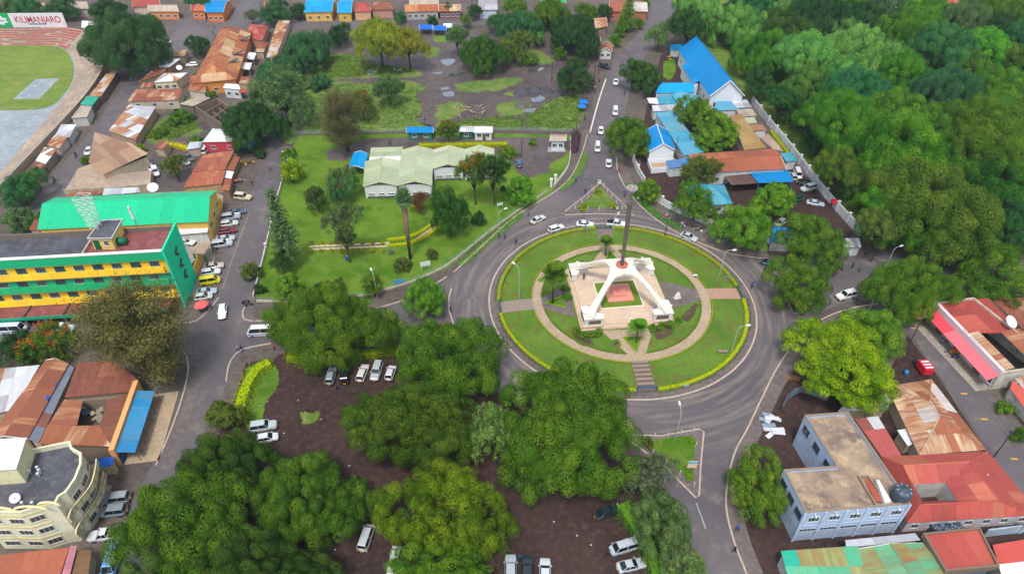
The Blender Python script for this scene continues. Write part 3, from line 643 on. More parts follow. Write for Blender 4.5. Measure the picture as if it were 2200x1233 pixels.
# garden
T(603, 492, 38, 88, 'conifer', 'sage', 'tall dark araucaria-like conifer by the garden gate', base=(625, 575))
T(735, 468, 44, 42, 'lacy', 'sage', 'leaning thin tree over the garden lawn', base=(752, 563))
T(758, 510, 22, 22, 'lacy', 'sage', 'small crown low beside the leaning lawn tree', base=(752, 560))
T(680, 422, 28, 36, 'mid', (84, 104, 44), 'dark round tree on the lawn left of the leaning tree', base=(686, 456))
blossoms(T(732, 392, 36, 38, 'small', 'sage', 'flame tree with orange flowers by the pale green roof', base=(735, 432)), 420)
T(632, 362, 26, 28, 'small', 'lime', 'light green rounded tree by the garden side wall', base=(630, 392))
T(620, 330, 20, 12, 'bush', 'mid', 'clipped round bush by the garden side wall', 'bush', 'bush')
T(868, 455, 21, 36, 'fan_palm', 'sage', 'tall fan palm with a skirt of dry fronds', name='palm_tree', base=(882, 557))
T(965, 450, 48, 50, 'mid', (62, 102, 42), 'dense dark tree beside the curved yellow hedge', base=(968, 505))
T(1120, 407, 32, 32, 'small', 'bright', 'bright round tree at the garden fence by the north road')
blossoms(T(1012, 358, 40, 42, 'lacy', 'mid', 'flame tree with orange flowers in front of the garden hall', base=(1022, 440)), 620)
T(1072, 362, 35, 52, 'lacy', 'deep', 'tall dark tree beside the flame tree of the garden hall', base=(1062, 440))
T(1095, 325, 22, 15, 'bush', 'bright', 'bright bush at the end of the long yellow hedge', 'bush', 'bush')
T(905, 430, 24, 30, 'lacy', 'rust', 'thin reddish shrub tree in front of the white gable', base=(902, 458))
T(1028, 470, 17, 20, 'bush', 'deep', 'dark shrub behind the dense dark garden tree', 'bush', 'bush')
T(868, 566, 22, 18, 'bush', 'olive', 'brownish round shrub beside the foot of the fan palm', 'bush', 'bush')
T(839, 540, 8, 10, 'bush', (150, 162, 130), 'small silvery shrub below the stone path', 'bush', 'bush')
T(928, 545, 14, 14, 'bush', 'olive', 'brownish shrub behind the white sign board', 'bush', 'bush')
T(622, 608, 34, 24, 'small', 'bright', 'light green tree at the lower garden corner')
T(728, 612, 16, 20, 'bush', 'olive', 'olive shrub at the lower garden wall', 'bush', 'bush')
T(690, 614, 14, 12, 'bush', 'deep', 'dark shrub at the lower garden wall', 'bush', 'bush')
T(800, 608, 26, 24, 'small', 'bright', 'small tree with a lamp post beside it at the garden wall')
T(605, 560, 24, 22, 'lacy', 'dark', 'low dark tree at the conifer foot')
T(537, 578, 24, 18, 'small', 'olive', 'small street tree over the parked car by the garden wall')
T(918, 632, 50, 46, 'mid', 'bright', 'bright tree at the western mouth of the roundabout')
T(1145, 305, 9, 9, 'bush', 'bright', 'small bush by the guard hut drive', 'bush', 'bush')
T(558, 620, 14, 14, 'bush', 'deep', 'dark shrub inside the garden gate', 'bush', 'bush')
T(1082, 405, 7, 9, 'bush', 'dark', 'tiny dark shrub by the white garden sign', 'bush', 'bush')
# roundabout palms
T(1306, 533, 20, 18, 'palm', 'mid', 'small palm behind the monument', name='palm_tree', base=(1300, 552))
T(1187, 612, 34, 30, 'palm', 'mid', 'palm on the island west of the monument', name='palm_tree', base=(1187, 655))
T(1370, 716, 24, 20, 'palm', 'bright', 'small palm on the grass wedge before the front steps', name='palm_tree', base=(1366, 738))
# north-west quarter
T(290, 84, 92, 60, 'big', (66, 110, 54), 'huge dark tree over the stadium corner', base=(290, 155))
T(425, 92, 25, 34, 'mid', 'deep', 'dark round tree at the street fork')
T(40, 402, 44, 44, 'mid', 'teal', 'round tree by the stadium street at the picture edge')
T(45, 470, 35, 28, 'small', 'sage', 'pale shrub tree at the corner of the green-roofed hall')
T(312, 728, 100, 100, 'feather', (124, 122, 62), 'large olive plume tree in front of the green and yellow block', base=(345, 815))
blossoms(T(130, 735, 55, 45, 'lacy', 'mid', 'flame tree in front of the green and yellow block', base=(125, 768)), 420)
T(40, 740, 48, 42, 'mid', 'deep', 'dark tree beside the flame tree at the picture edge')
T(480, 890, 45, 34, 'small', 'olive', 'reddish green tree by the yellow hedge of the car park')
T(393, 250, 28, 18, 'bush', 'mid', 'green bush in the weedy yard', 'bush', 'bush')
T(372, 352, 28, 24, 'lacy', 'olive', 'olive tree among the cars of the walled yard')
T(2160, 875, 20, 14, 'bush', 'bright', 'bush on the rubble beside the orange-roofed house', 'bush', 'bush')
T(2196, 935, 18, 24, 'bush', 'mid', 'bush at the picture edge by the shop street', 'bush', 'bush')
# trees along the top edge
for i, (x, y, w, h, k, t) in enumerate([(60, 20, 42, 18, 'mid', 'teal'), (130, 14, 38, 18, 'mid', 'teal'), (230, 18, 35, 24, 'mid', 'deep'), (25, 15, 30, 22, 'mid', 'sage'), (430, 5, 30, 16, 'mid', 'teal'), (590, 22, 35, 22, 'mid', 'teal'), (540, 32, 14, 24, 'lacy', 'grey'), (930, 45, 14, 14, 'small', 'deep'), (1020, 20, 18, 26, 'mid', 'deep'), (1070, 45, 25, 35, 'mid', 'teal'), (1110, 12, 30, 18, 'mid', 'bright'), (1385, 8, 14, 16, 'small', 'mid')]):
    T(x, y, w, h, k, t, ['blue green tree in the far housing at the top corner', 'tree behind the stadium billboard', 'dark tree left of the huge stadium corner tree', 'pale tree at the far top corner', 'tree in front of the red roof on the far street', 'dark tree beside the pink walled house on the far street', 'slim grey tree at the far street crossing', 'small street tree by the blue market tents', 'tree beside the far clothes shop', 'tall tree behind the dark bushy lot tree', 'bright tree at the far top of the muddy lane', 'small tree beside the far end of the north road'][i], group='far street trees')
# the wood: front rank one by one, then the rest
wood = [(1932, 326, 118, 96, 'mid'), (1822, 258, 76, 62, 'mid'), (2000, 430, 110, 100, 'mid'), (1950, 458, 78, 72, 'bright'), (1888, 476, 36, 66, 'olive'), (2150, 400, 80, 80, 'dark'), (2120, 290, 90, 70, 'mid'), (2170, 210, 70, 60, 'bright'), (1740, 182, 64, 46, 'olive'), (1850, 190, 60, 55, 'teal'), (1660, 116, 68, 54, 'mid'), (1745, 120, 65, 45, 'pale'), (1636, 172, 32, 40, 'deep'), (1585, 50, 58, 48, 'pale'), (1480, 48, 40, 40, 'deep'), (1680, 60, 60, 40, 'dark'), (1850, 110, 75, 45, 'pale'), (1940, 150, 60, 40, 'mid'), (2030, 190, 75, 40, 'teal'), (2020, 90, 60, 45, 'teal'), (2130, 110, 60, 45, 'bright'), (2190, 120, 40, 50, 'mid'), (1960, 60, 60, 35, 'mid'), (1860, 40, 55, 32, 'deep'), (1760, 25, 60, 32, 'deep'), (1660, 15, 45, 30, 'pale'), (1600, 8, 45, 30, 'teal'), (2070, 35, 55, 30, 'sage'), (2160, 55, 50, 32, 'deep'), (1980, 15, 50, 28, 'bright'), (2090, 150, 55, 38, 'mid'), (1940, 250, 75, 55, 'bright'), (2050, 260, 60, 45, 'mid'), (1722, 240, 36, 40, 'deep'), (1806, 352, 44, 54, 'mid'), (1868, 400, 50, 50, 'mid'), (2190, 320, 50, 60, 'mid'), (2070, 350, 60, 60, 'bright'), (1800, 60, 45, 35, 'sage'), (2200, 30, 45, 35, 'mid'), (1768, 300, 36, 40, 'deep'), (1682, 208, 30, 34, 'deep'), (2060, 470, 50, 50, 'dark'), (2180, 480, 60, 55, 'deep'), (1500, 10, 50, 35, 'pale'), (1880, 250, 50, 40, 'deep'), (2240, 200, 60, 60, 'mid'), (2250, 400, 70, 70, 'mid'), (2240, 90, 60, 50, 'teal'), (1900, 5, 45, 26, 'sage'), (2120, 5, 45, 26, 'mid'), (1820, 10, 40, 26, 'mid'), (1720, 0, 40, 24, 'teal')]
wl = ['largest bright-topped tree of the wood, nearest the silver cars by the white wall', 'tree of the wood behind the bend of the white wall', 'wide tree of the wood above the dark gap by the east road', 'fresh green tree of the wood behind the gate pillars', 'thin brownish tree of the wood right at the gate pillars', 'dark tree of the wood at the picture edge above the red-roofed shop', 'dull green crown within the wood at the picture edge', 'bright yellow green tree of the wood at the picture edge', 'olive tree of the wood beside the blue church roof end', 'bluish domed crown in the middle of the wood', 'rounded tree of the wood right behind the long blue roof', 'pale crown of the wood behind the long blue roof', 'dark tree of the wood touching the white gable of the long blue roof']
wl2 = ['pale crown at the top edge behind the long blue roof, part of the wood', 'dark tree at the bend of the north road before the wood', 'dark crown behind the pale one at the long blue roof, part of the wood', 'broad pale crown in the middle of the wood', 'olive crown left of the bluish domed crowns, part of the wood', 'wide bluish crown in the middle of the wood', 'blue green crown in the upper middle of the wood', 'fresh bright crown in the upper part of the wood near the edge', 'green crown at the picture edge beside the fresh bright one, part of the wood', 'mid green crown of the second rank from the top, part of the wood', 'dark crown of the second rank from the top, part of the wood', 'dark crown above the pale crown of the long blue roof, part of the wood', 'pale crown at the very top left of the wood', 'blue green crown at the very top left of the wood', 'grey green crown of the top rank near the red roof, part of the wood', 'dark crown of the top rank below the small red roof, part of the wood', 'bright crown of the top rank in the middle, part of the wood', 'mid green crown between the two bluish crowns and the edge, part of the wood', 'bright broad crown right behind the largest front tree, part of the wood', 'mid green crown behind the dull green crown, part of the wood', 'dark narrow crown over the pillared wall bend, part of the wood', 'small crown tight against the pillared wall by the silver cars, part of the wood', 'small crown before the largest tree near the pillared wall, part of the wood', 'green crown at the picture edge below the dull green crown, part of the wood', 'bright crown left of the dull green crown, part of the wood', 'sage crown in the second rank, part of the wood', 'green crown at the top right corner, part of the wood', 'dark small crown over the pillared wall above the cars, part of the wood', 'dark small crown where the pillared wall starts, part of the wood', 'dark crown over the shaded gap by the east road, part of the wood', 'deep green crown at the edge above the red shop, part of the wood', 'pale crown right of the dark tree at the road bend, part of the wood', 'dark crown hidden behind the largest front tree, part of the wood', 'crown beyond the picture edge in the upper wood', 'crown beyond the picture edge in the lower wood', 'blue green crown beyond the picture edge at the top, part of the wood', 'grey green crown on the top edge in the middle, part of the wood', 'mid green crown on the top edge right of the red roof, part of the wood', 'mid green crown on the top edge left of the red roof, part of the wood', 'blue green crown on the top edge above the olive ones, part of the wood']
for i, (x, y, w, h, t) in enumerate(wood):
    T(x, y, w * 1.16, h * 1.16, 'mid', tuple(min(255, v * f) for v, f in zip(GREEN[t], (.96, 1.04, 1.06))), (wl + wl2)[i], group='trees of the wood', clear=(2.2, 6.5, 4, 3, 7.5)[i % 5], jit=.1)
for x, y, w, h, k, tt, lb in ((1155, 78, 16, 24, 'lacy', 'pale', 'slim pale tree beside the muddy lane'), (1262, 98, 30, 20, 'mid', 'deep', 'dark tree hanging over the corner kiosk'), (1262, 22, 26, 24, 'mid', 'mid', 'green tree behind the dense tree of the corner kiosk'), (1372, 48, 13, 14, 'small', 'bright', 'small bright tree at the far roadside'), (1205, 112, 16, 12, 'small', 'mid', 'small tree at the lower end of the muddy lane'), (965, 18, 16, 14, 'small', 'deep', 'dark tree behind the far clothes shop'), (1000, 40, 14, 20, 'mid', 'mid', 'street tree right of the market tents'), (640, 20, 20, 18, 'mid', 'deep', 'dark tree left of the wide blue roof'), (1140, 130, 18, 10, 'bush', 'mid', 'bush on the rough grass below the muddy lane'), (860, 36, 14, 14, 'small', 'teal', 'tree left of the far clothes shop'), (1322, 84, 15, 16, 'small', 'bright', 'small bright tree right of the corner kiosk')): T(x, y, w, h, k, tt, lb, group='far street trees')
for x, y, w, h, tt, lb in ((455, 205, 12, 9, 'mid', 'bush beside the low lean-to of the orange hall'), (300, 318, 14, 10, 'lime', 'yellowish bush at the lower end of the long patched shed'), (262, 330, 9, 7, 'mid', 'bush behind the fan-shaped roof'), (140, 440, 10, 7, 'deep', 'bush at the stadium street end of the concrete platform'), (182, 345, 10, 8, 'mid', 'bush on the street side of the fan-shaped roof'), (420, 300, 14, 9, 'bright', 'bush in the weedy yard below the roofless house'), (345, 285, 16, 10, 'mid', 'bush in the weedy yard beside the long patched shed'), (560, 330, 14, 10, 'deep', 'dark bush under the market street tree'), (420, 165, 8, 7, 'olive', 'small bush between the cream house and the orange hall'), (470, 300, 10, 8, 'deep', 'bush behind the white hipped shop roof')): T(x, y, w, h, 'bush', tt, lb, 'bush', 'bush')
# ------------------------------------------------------------------ building kit
PAL = dict(
    rust=[((156, 96, 74), .9, 4), ((190, 140, 106), .9, 3), ((208, 184, 154), .8, 2), ((132, 80, 66), .8, 2), ((216, 218, 220), .3, .3)],
    rust_brown=[((124, 76, 64), .7, 4), ((146, 92, 72), .8, 2), ((178, 132, 104), .6, .6)],
    tan_rust=[((220, 194, 156), .9, 4), ((204, 162, 120), .9, 3), ((166, 104, 72), .9, 2.2), ((214, 212, 204), .4, 1)],
    orange_rust=[((190, 112, 66), .8, 3), ((206, 142, 86), .7, 2), ((160, 88, 58), .8, 2), ((214, 180, 134), .5, 1)],
    white=[((234, 236, 238), .05, 1)], galv=[((192, 200, 206), .25, 3), ((168, 176, 184), .35, 2), ((214, 218, 222), .1, 1)],
    mixed=[((226, 228, 230), .1, 3), ((186, 140, 112), .8, 2), ((196, 202, 206), .3, 2), ((206, 168, 128), .7, 1)],
    blue=[((0, 138, 206), 0, 1)], teal=[((36, 158, 186), .1, 3), ((66, 168, 190), .2, 2)], faded_blue=[((70, 168, 200), .12, 3), ((92, 178, 202), .2, 2), ((112, 176, 192), .35, 1)],
    skyblue=[((0, 160, 226), .0, 1)], green=[((14, 200, 142), .04, 1)], red=[((186, 78, 70), .25, 4), ((198, 92, 80), .3, 2), ((170, 70, 64), .3, 2)],
    redfade=[((188, 82, 74), .35, 3), ((204, 112, 90), .4, 2), ((170, 70, 66), .35, 3)], palegreen=[((184, 198, 162), .15, 3), ((172, 188, 152), .2, 2), ((200, 206, 176), .15, 1)],
    greenrust=[((92, 176, 130), .45, 3), ((132, 170, 110), .6, 2), ((150, 160, 96), .7, 1)], tealgreen=[((88, 192, 146), .2, 3), ((40, 180, 150), .05, 1), ((160, 176, 110), .5, 1)],
    brownroof=[((170, 138, 112), .2, 3), ((150, 120, 98), .3, 2), ((186, 156, 128), .1, 1)], tan=[((178, 152, 96), .25, 3), ((166, 138, 84), .3, 2)], redrust=[((178, 98, 74), .8, 3), ((192, 122, 90), .85, 2), ((160, 86, 66), .8, 2)],
    pink=[((232, 92, 104), .0, 1)], dark=[((78, 72, 68), .4, 2), ((98, 88, 80), .5, 1)], pinkred=[((214, 96, 80), .1, 1)], greytan=[((188, 180, 160), .3, 2), ((170, 160, 146), .4, 1)])
def pick(pal, rs):
    L = PAL[pal] if isinstance(pal, str) else pal; t = rs.uniform(0, sum(q[2] for q in L))
    for c, a, w in L:
        t -= w
        if t <= 0: break
    k = rs.uniform(.94, 1.04); return hx(tuple(min(255, v * k) for v in c), min(1, a * rs.uniform(.7, 1.2)))
def part(root, b, name, mat, color=None, parent=None, smooth=False):
    """geometry given in place becomes a part of root"""
    o = b.build(name, mat, parent or root, color, smooth)
    if parent is None: o.matrix_parent_inverse = Matrix.Translation(-root.location)
    return o
def clip(poly, a, b, c):
    """keep a*u + b*v + c >= 0"""
    out = []
    for i in range(len(poly)):
        p, q = poly[i], poly[(i + 1) % len(poly)]; dp, dq = a * p[0] + b * p[1] + c, a * q[0] + b * q[1] + c
        if dp >= 0: out.append(p)
        if (dp >= 0) != (dq >= 0): t = dp / (dp - dq); out.append((p[0] + (q[0] - p[0]) * t, p[1] + (q[1] - p[1]) * t))
    return out
def sheets(root, holder, pts, pal, sw=1.7, sl=3.6, name='roof_sheet', th=.03, seed=0):
    """lay sheets on a flat convex polygon; pts[0]-pts[1] is the eave"""
    pts = [Vector(p) for p in pts]; rs = random.Random(int(abs(pts[0].x * 31 + pts[0].y * 17)) + seed); n = Vector((0, 0, 0))
    for i in range(1, len(pts) - 1): n += (pts[i] - pts[0]).cross(pts[i + 1] - pts[0])
    n.normalize()
    if n.z < 0: n = -n
    u = pts[1] - pts[0]; u = (u - n * u.dot(n)).normalized(); v = n.cross(u).normalized(); o = pts[0]; P2 = [((p - o).dot(u), (p - o).dot(v)) for p in pts]
    u0, u1, v0, v1 = min(p[0] for p in P2), max(p[0] for p in P2), min(p[1] for p in P2), max(p[1] for p in P2)
    nu, nv = max(1, round((u1 - u0) / sw)), max(1, round((v1 - v0) / sl)); du, dv = (u1 - u0) / nu, (v1 - v0) / nv
    for j in range(nv):
        last = None
        for i in range(nu):
            a0, a1, b0, b1 = u0 + i * du, u0 + (i + 1) * du, v0 + j * dv, v0 + (j + 1) * dv + (.12 if j < nv - 1 else 0)
            q = P2
            for cl in ((1, 0, -a0 - .008), (-1, 0, a1 - .008), (0, 1, -b0), (0, -1, b1)):
                q = clip(q, *cl)
                if len(q) < 3: break
            if len(q) < 3 or (max(p[0] for p in q) - min(p[0] for p in q)) * (max(p[1] for p in q) - min(p[1] for p in q)) < .05: continue
            h = .012 + .035 * (j % 2) + rs.uniform(0, .022); k = len(q)
            low = [o + u * p[0] + v * p[1] + n * h for p in q]; top = [p + n * th for p in low]
            me = bpy.data.meshes.new(name); me.from_pydata([tuple(p) for p in low + top], [], [tuple(range(k, 2 * k)), tuple(range(k - 1, -1, -1))] + [(i2, (i2 + 1) % k, k + (i2 + 1) % k, k + i2) for i2 in range(k)])
            uvl = me.uv_layers.new(); q2 = q + q; sh = (rs.uniform(0, 30), rs.uniform(0, 30))
            uvl.data.foreach_set('uv', [w for l in me.loops for w in (q2[l.vertex_index][0] + sh[0], q2[l.vertex_index][1] + sh[1])])
            me.materials.append(MATS['sheet_metal']); last = pick(pal, rs) if last is None or rs.random() < .5 else last; s = link(name, me, holder, last)
            if holder is root: s.matrix_parent_inverse = Matrix.Translation(-root.location)
def roof(root, planes, pal, sw=1.7, sl=3.6, ridges=(), name='roof', capc=None):
    """planes: lists of world points, eave first. The deck under the sheets is the part; each sheet is its sub-part"""
    b = MB()
    for p in planes:
        p = [Vector(q) for q in p]; n = sum(((p[i] - p[0]).cross(p[i + 1] - p[0]) for i in range(1, len(p) - 1)), Vector((0, 0, 0))).normalized(); n = n if n.z > 0 else -n
        b.add([q - n * ((q - p[0]).dot(n) + .02) for q in p], [tuple(range(len(p)))])
    h = part(root, b, name, 'paint', hx((92, 80, 72)))
    for i, p in enumerate(planes): sheets(root, h, p, pal[i] if isinstance(pal, (list, tuple)) and isinstance(pal[0], str) else pal, sw, sl, seed=i)
    for a, c in ridges: part(root, MB().tube([Vector(a) + Vector((0, 0, .06)), Vector(c) + Vector((0, 0, .06))], .13, 6), 'ridge_cap', 'sheet_metal', capc or pick(pal[0] if isinstance(pal, (list, tuple)) and isinstance(pal[0], str) else pal, rnd))
    return h
WINC = {}
def window(root, A, B, u, w, z0, z1, fc=(220, 220, 216), out=.0, name='window', bars=1):
    """framed window on wall A-B; u: metres from A to its middle"""
    A, B = Vector((A[0], A[1], 0)), Vector((B[0], B[1], 0)); d = (B - A).normalized(); nrm = Vector((d.y, -d.x, 0)); h = z1 - z0
    key = (round(w, 2), round(h, 2), bars)
    if key not in WINC:
        f = MB(); t = .09
        for c, s in (((0, 0, 0), (w + .1, .16, t)), ((0, 0, h - t), (w + .1, .16, t)), ((-w / 2, 0, t), (t, .16, h - 2 * t)), ((w / 2, 0, t), (t, .16, h - 2 * t))): f.box(c, s)
        for i in range(bars): f.box((-w / 2 + w * (i + 1) / (bars + 1), 0, t), (.05, .1, h - 2 * t))
        f.box((0, .01, -.06), (w + .25, .26, .06))
        WINC[key] = (f.mesh('window', 'paint'), MB().box((0, .01, .04), (w - .04, .04, h - .08)).mesh('pane', 'glass'))
    fm, pm = WINC[key]; o = link(name, fm, root, hx(fc)); p = A + d * u + nrm * out
    o.matrix_parent_inverse = Matrix.Translation(-root.location); o.location = (p.x, p.y, z0); o.rotation_euler = (0, 0, math.atan2(-nrm.x, nrm.y) + math.pi)
    link('pane', pm, o); return o
def door(root, A, B, u, w=1.0, h=2.1, c=(110, 78, 56), z0=0.0, name='door', k=.1):
    A, B = Vector((A[0], A[1], 0)), Vector((B[0], B[1], 0)); d = (B - A).normalized(); nrm = Vector((d.y, -d.x, 0)); p = A + d * u
    o = part(root, MB().box((p.x, p.y, z0), (w, k, h), math.atan2(d.y, d.x)), name, 'paint', hx(c)); q = p + nrm * (k / 2 + .03) + d * w * .38
    part(root, MB().box((q.x, q.y, z0 + h * .48), (.12, .06, .05), math.atan2(d.y, d.x)), 'handle', 'chrome', None, o); return o
def inset(q, d):
    """shrink a counter-clockwise outline"""
    n = len(q); out = []
    for i in range(n):
        p0, p1, p2 = Vector(q[i - 1][:2]), Vector(q[i][:2]), Vector(q[(i + 1) % n][:2]); a, b = (p1 - p0).normalized(), (p2 - p1).normalized()
        n1, n2 = Vector((-a.y, a.x)), Vector((-b.y, b.x)); m = n1 + n2; m = m / max(.35, m.dot(n1)) if m.length > 1e-6 else n1
        out.append(p1 + m * d)
    return out
def ccw(q):
    A = sum(q[i][0] * q[(i + 1) % len(q)][1] - q[(i + 1) % len(q)][0] * q[i][1] for i in range(len(q)))
    return q if A > 0 else q[::-1]
def centre(q): return Vector((sum(p[0] for p in q) / len(q), sum(p[1] for p in q) / len(q), 0))
def house(label, px, he, hr=None, kind='gable0', wall=(214, 206, 190), pal='rust', name='house', cat='house', over=.4, win=None, st=1, doors=(), sw=1.25, sl=3.4, dirt=.6, group=None, open_=False, wz=1.0, ww=1.3, wh=1.2, cap=True, rc=None, fc=(220, 220, 216), hip=.5, root=None):
    """px: eave corners on the photo: front left, front right, back right, back left, measured at height he"""
    E = [G(p[0], p[1], p[2] if len(p) > 2 else he) for p in px]; Cn = centre(E)
    root = root or empty(name, (Cn.x, Cn.y, 0), 0, label, cat, group)
    Wp = inset(E, over); A, B, Cc, D = E; lerp = lambda p, q, t: p.lerp(q, t)
    b = MB(); n = len(Wp)
    if not open_:
        tops = [E[i].z for i in range(n)]
        b.add([(p.x, p.y, 0) for p in Wp] + [(p.x, p.y, tops[i] - .02) for i, p in enumerate(Wp)], [(i, (i + 1) % n, n + (i + 1) % n, n + i) for i in range(n)])
    if kind in ('gable0', 'hip0'):
        r1, r2 = lerp(A, D, .5), lerp(B, Cc, .5); r1.z = r2.z = hr
        if kind == 'hip0': k = min(.45, hip * (A - D).length / (A - B).length); r1, r2 = r1.lerp(r2, k), r2.lerp(r1, k)
        planes = [[A, B, r2, r1], [Cc, D, r1, r2]] + ([[D, A, r1], [B, Cc, r2]] if kind == 'hip0' else []); rid = [(r1, r2)] + ([(A, r1), (D, r1), (B, r2), (Cc, r2)] if kind == 'hip0' else [])
        ends = [(3, 0, r1), (1, 2, r2)]
    elif kind in ('gable1', 'hip1'):
        r1, r2 = lerp(A, B, .5), lerp(D, Cc, .5); r1.z = r2.z = hr
        if kind == 'hip1': k = min(.45, hip * (A - B).length / (A - D).length); r1, r2 = r1.lerp(r2, k), r2.lerp(r1, k)
        planes = [[B, Cc, r2, r1], [D, A, r1, r2]] + ([[A, B, r1], [Cc, D, r2]] if kind == 'hip1' else []); rid = [(r1, r2)] + ([(A, r1), (B, r1), (Cc, r2), (D, r2)] if kind == 'hip1' else [])
        ends = [(0, 1, r1), (2, 3, r2)]
    elif kind == 'pyramid':
        r1 = (A + B + Cc + D) / 4; r1.z = hr; planes = [[A, B, r1], [B, Cc, r1], [Cc, D, r1], [D, A, r1]]; rid = [(A, r1), (B, r1), (Cc, r1), (D, r1)]; ends = []
    else: planes, rid, ends = [E], [], []
    if kind.startswith('gable') and not open_:
        for i, j, r in ends: b.add([(Wp[i].x, Wp[i].y, he - .02), (Wp[j].x, Wp[j].y, he - .02), ((Wp[i].x + Wp[j].x) / 2, (Wp[i].y + Wp[j].y) / 2, r.z - .1)], [(0, 1, 2)])
    if not open_: part(root, b, 'wall', 'plaster', hx(wall, dirt))
    else:
        for p in Wp: part(root, MB().box((p.x, p.y, 0), (.16, .16, he)), 'post', 'paint', hx(wall))
    roof(root, planes, pal, sw, sl, rid if cap else (), capc=hx(rc) if rc else None)
    if kind.startswith('gable'):
        for i, j, r in ends:
            for e in (E[i], E[j]): part(root, MB().tube([e, Vector((r.x, r.y, r.z))], .1, 4), 'barge_board', 'paint', hx(rc or (226, 222, 214)))
    if win:
        for i, k in enumerate(win):
            if not k: continue
            a, c = Wp[i], Wp[(i + 1) % n]; L = (c - a).length
            for s in range(st):
                for j in range(k): window(root, a, c, L * (j + .5) / k, min(ww, L / k * .8), s * he / st + wz, s * he / st + wz + wh, fc)
    for i, u in doors: a, c = Wp[i], Wp[(i + 1) % n]; door(root, a, c, (c - a).length * u)
    root['eave'] = he; return root
def flat(label, px, h, wall=(214, 206, 190), deck='roof_deck_grey', par=.7, name='building', cat='building', win=None, st=1, coping=(200, 190, 176), dirt=.5, doors=(), wz=1.0, ww=1.4, wh=1.3, t=.25, fc=(220, 220, 216), group=None):
    """flat-roofed building; px: outline of the parapet top at height h"""
    E = ccw([G(p[0], p[1], h) for p in px]); Cn = centre(E); root = empty(name, (Cn.x, Cn.y, 0), 0, label, cat, group); Wp = [Vector((p.x, p.y)) for p in E]
    part(root, wall_ring(Wp, t, 0, h), 'wall', 'plaster', hx(wall, dirt))
    part(root, wall_ring(inset(Wp, -.05), t + .1, h + .003, h + .12), 'coping', 'plaster', hx(coping, dirt))
    part(root, MB().add([(p.x, p.y, h - par) for p in inset(Wp, t - .02)], [tuple(range(len(Wp)))]), 'roof', deck)
    if win:
        for i, k in enumerate(win):
            if not k: continue
            a, c = Wp[i], Wp[(i + 1) % len(Wp)]; L = (c - a).length
            for s in range(st):
                for j in range(k): window(root, a, c, L * (j + .5) / k, min(ww, L / k * .8), s * (h - par) / st + wz, s * (h - par) / st + wz + wh, fc)
    for i, u in doors: a, c = Wp[i], Wp[(i + 1) % len(Wp)]; door(root, a, c, (c - a).length * u)
    return root, Wp
def wall_ring(Wp, t, z0, z1):
    q = inset(Wp, t); b = MB(); n = len(Wp)
    vs = [(p[0], p[1], z) for z in (z0, z1) for r in (Wp, q) for p in r]; fs = []
    for i in range(n):
        j = (i + 1) % n; fs += [(i, j, 2 * n + j, 2 * n + i), (n + j, n + i, 3 * n + i, 3 * n + j), (2 * n + i, 2 * n + j, 3 * n + j, 3 * n + i)]
    return b.add(vs, fs)
def planes_house(label, outer, planes_px, pal, wall=(196, 176, 150), name='house', cat='house', over=.3, dirt=.7, sw=1.25, sl=3.4, win=None, group=None, ridges=()):
    """outer: eave outline (px, py, z); planes: roof planes of (px, py, z), eave first"""
    E = [G(*p) for p in outer]; Cn = centre(E); root = empty(name, (Cn.x, Cn.y, 0), 0, label, cat, group); E = ccw(E); Wp = inset(E, over); n = len(E)
    part(root, MB().add([(p.x, p.y, 0) for p in Wp] + [(p.x, p.y, E[i].z - .02) for i, p in enumerate(Wp)], [(i, (i + 1) % n, n + (i + 1) % n, n + i) for i in range(n)]), 'wall', 'plaster', hx(wall, dirt))
    roof(root, [[G(*p) for p in pl] for pl in planes_px], pal, sw, sl, [(G(*a), G(*c)) for a, c in ridges])
    if win:
        for i, k in enumerate(win):
            if k:
                a, c = Wp[i], Wp[(i + 1) % n]; L = (c - a).length
                for j in range(k): window(root, a, c, L * (j + .5) / k, min(1.3, L / k * .8), 1.0, 2.2)
    return root
def text_obj(s, p, rot, size, color, parent, name='lettering', bold=0.0, sx=1.0):
    """raised lettering, turned into a mesh"""
    cu = bpy.data.curves.new(name, 'FONT'); cu.body = s; cu.size = size; cu.align_x = 'CENTER'; cu.align_y = 'CENTER'; cu.extrude = .01; cu.offset = bold
    o = bpy.data.objects.new(name, cu); col.objects.link(o); dg = bpy.context.evaluated_depsgraph_get(); me = bpy.data.meshes.new_from_object(o.evaluated_get(dg)); col.objects.unlink(o); bpy.data.objects.remove(o)
    me.materials.clear(); me.materials.append(MATS['paint']); t = link(name, me, parent, hx(color)); t.location = p; t.rotation_euler = rot; t.scale = (sx, 1, 1)
    if parent is not None: t.matrix_parent_inverse = Matrix.Translation(-parent.location)
    return t
# ------------------------------------------------------------------ roundabout island
ROT = R(6.3); MC = Vector((23.6, 115.3, 0)); ZI = .45
def loc(x, y, z=0.0): return Vector((MC.x + x * math.cos(ROT) - y * math.sin(ROT), MC.y + x * math.sin(ROT) + y * math.cos(ROT), z))
b = MB(); n = 96; rr = [(26.6, .1), (24.5, .3), (22.5, .42), (20.5, ZI), (0.01, ZI)]
for (r0, z0), (r1, z1) in zip(rr, rr[1:]):
    a, c = circle(C, r0, 0, 360, n), circle(C, r1, 0, 360, n)
    for i in range(n): b.quad((a[i].x, a[i].y, z0), (a[(i + 1) % n].x, a[(i + 1) % n].y, z0), (c[(i + 1) % n].x, c[(i + 1) % n].y, z1), (c[i].x, c[i].y, z1))
b.build('island_lawn', 'island_lawn', kind='structure')
zi = lambda r: float(np.interp(r, [20.5, 22.5, 24.5, 26.6, 28], [ZI, .42, .3, .1, .02]))
gates = [R(-86.1), R(3.5), R(92.0), R(186.5)]
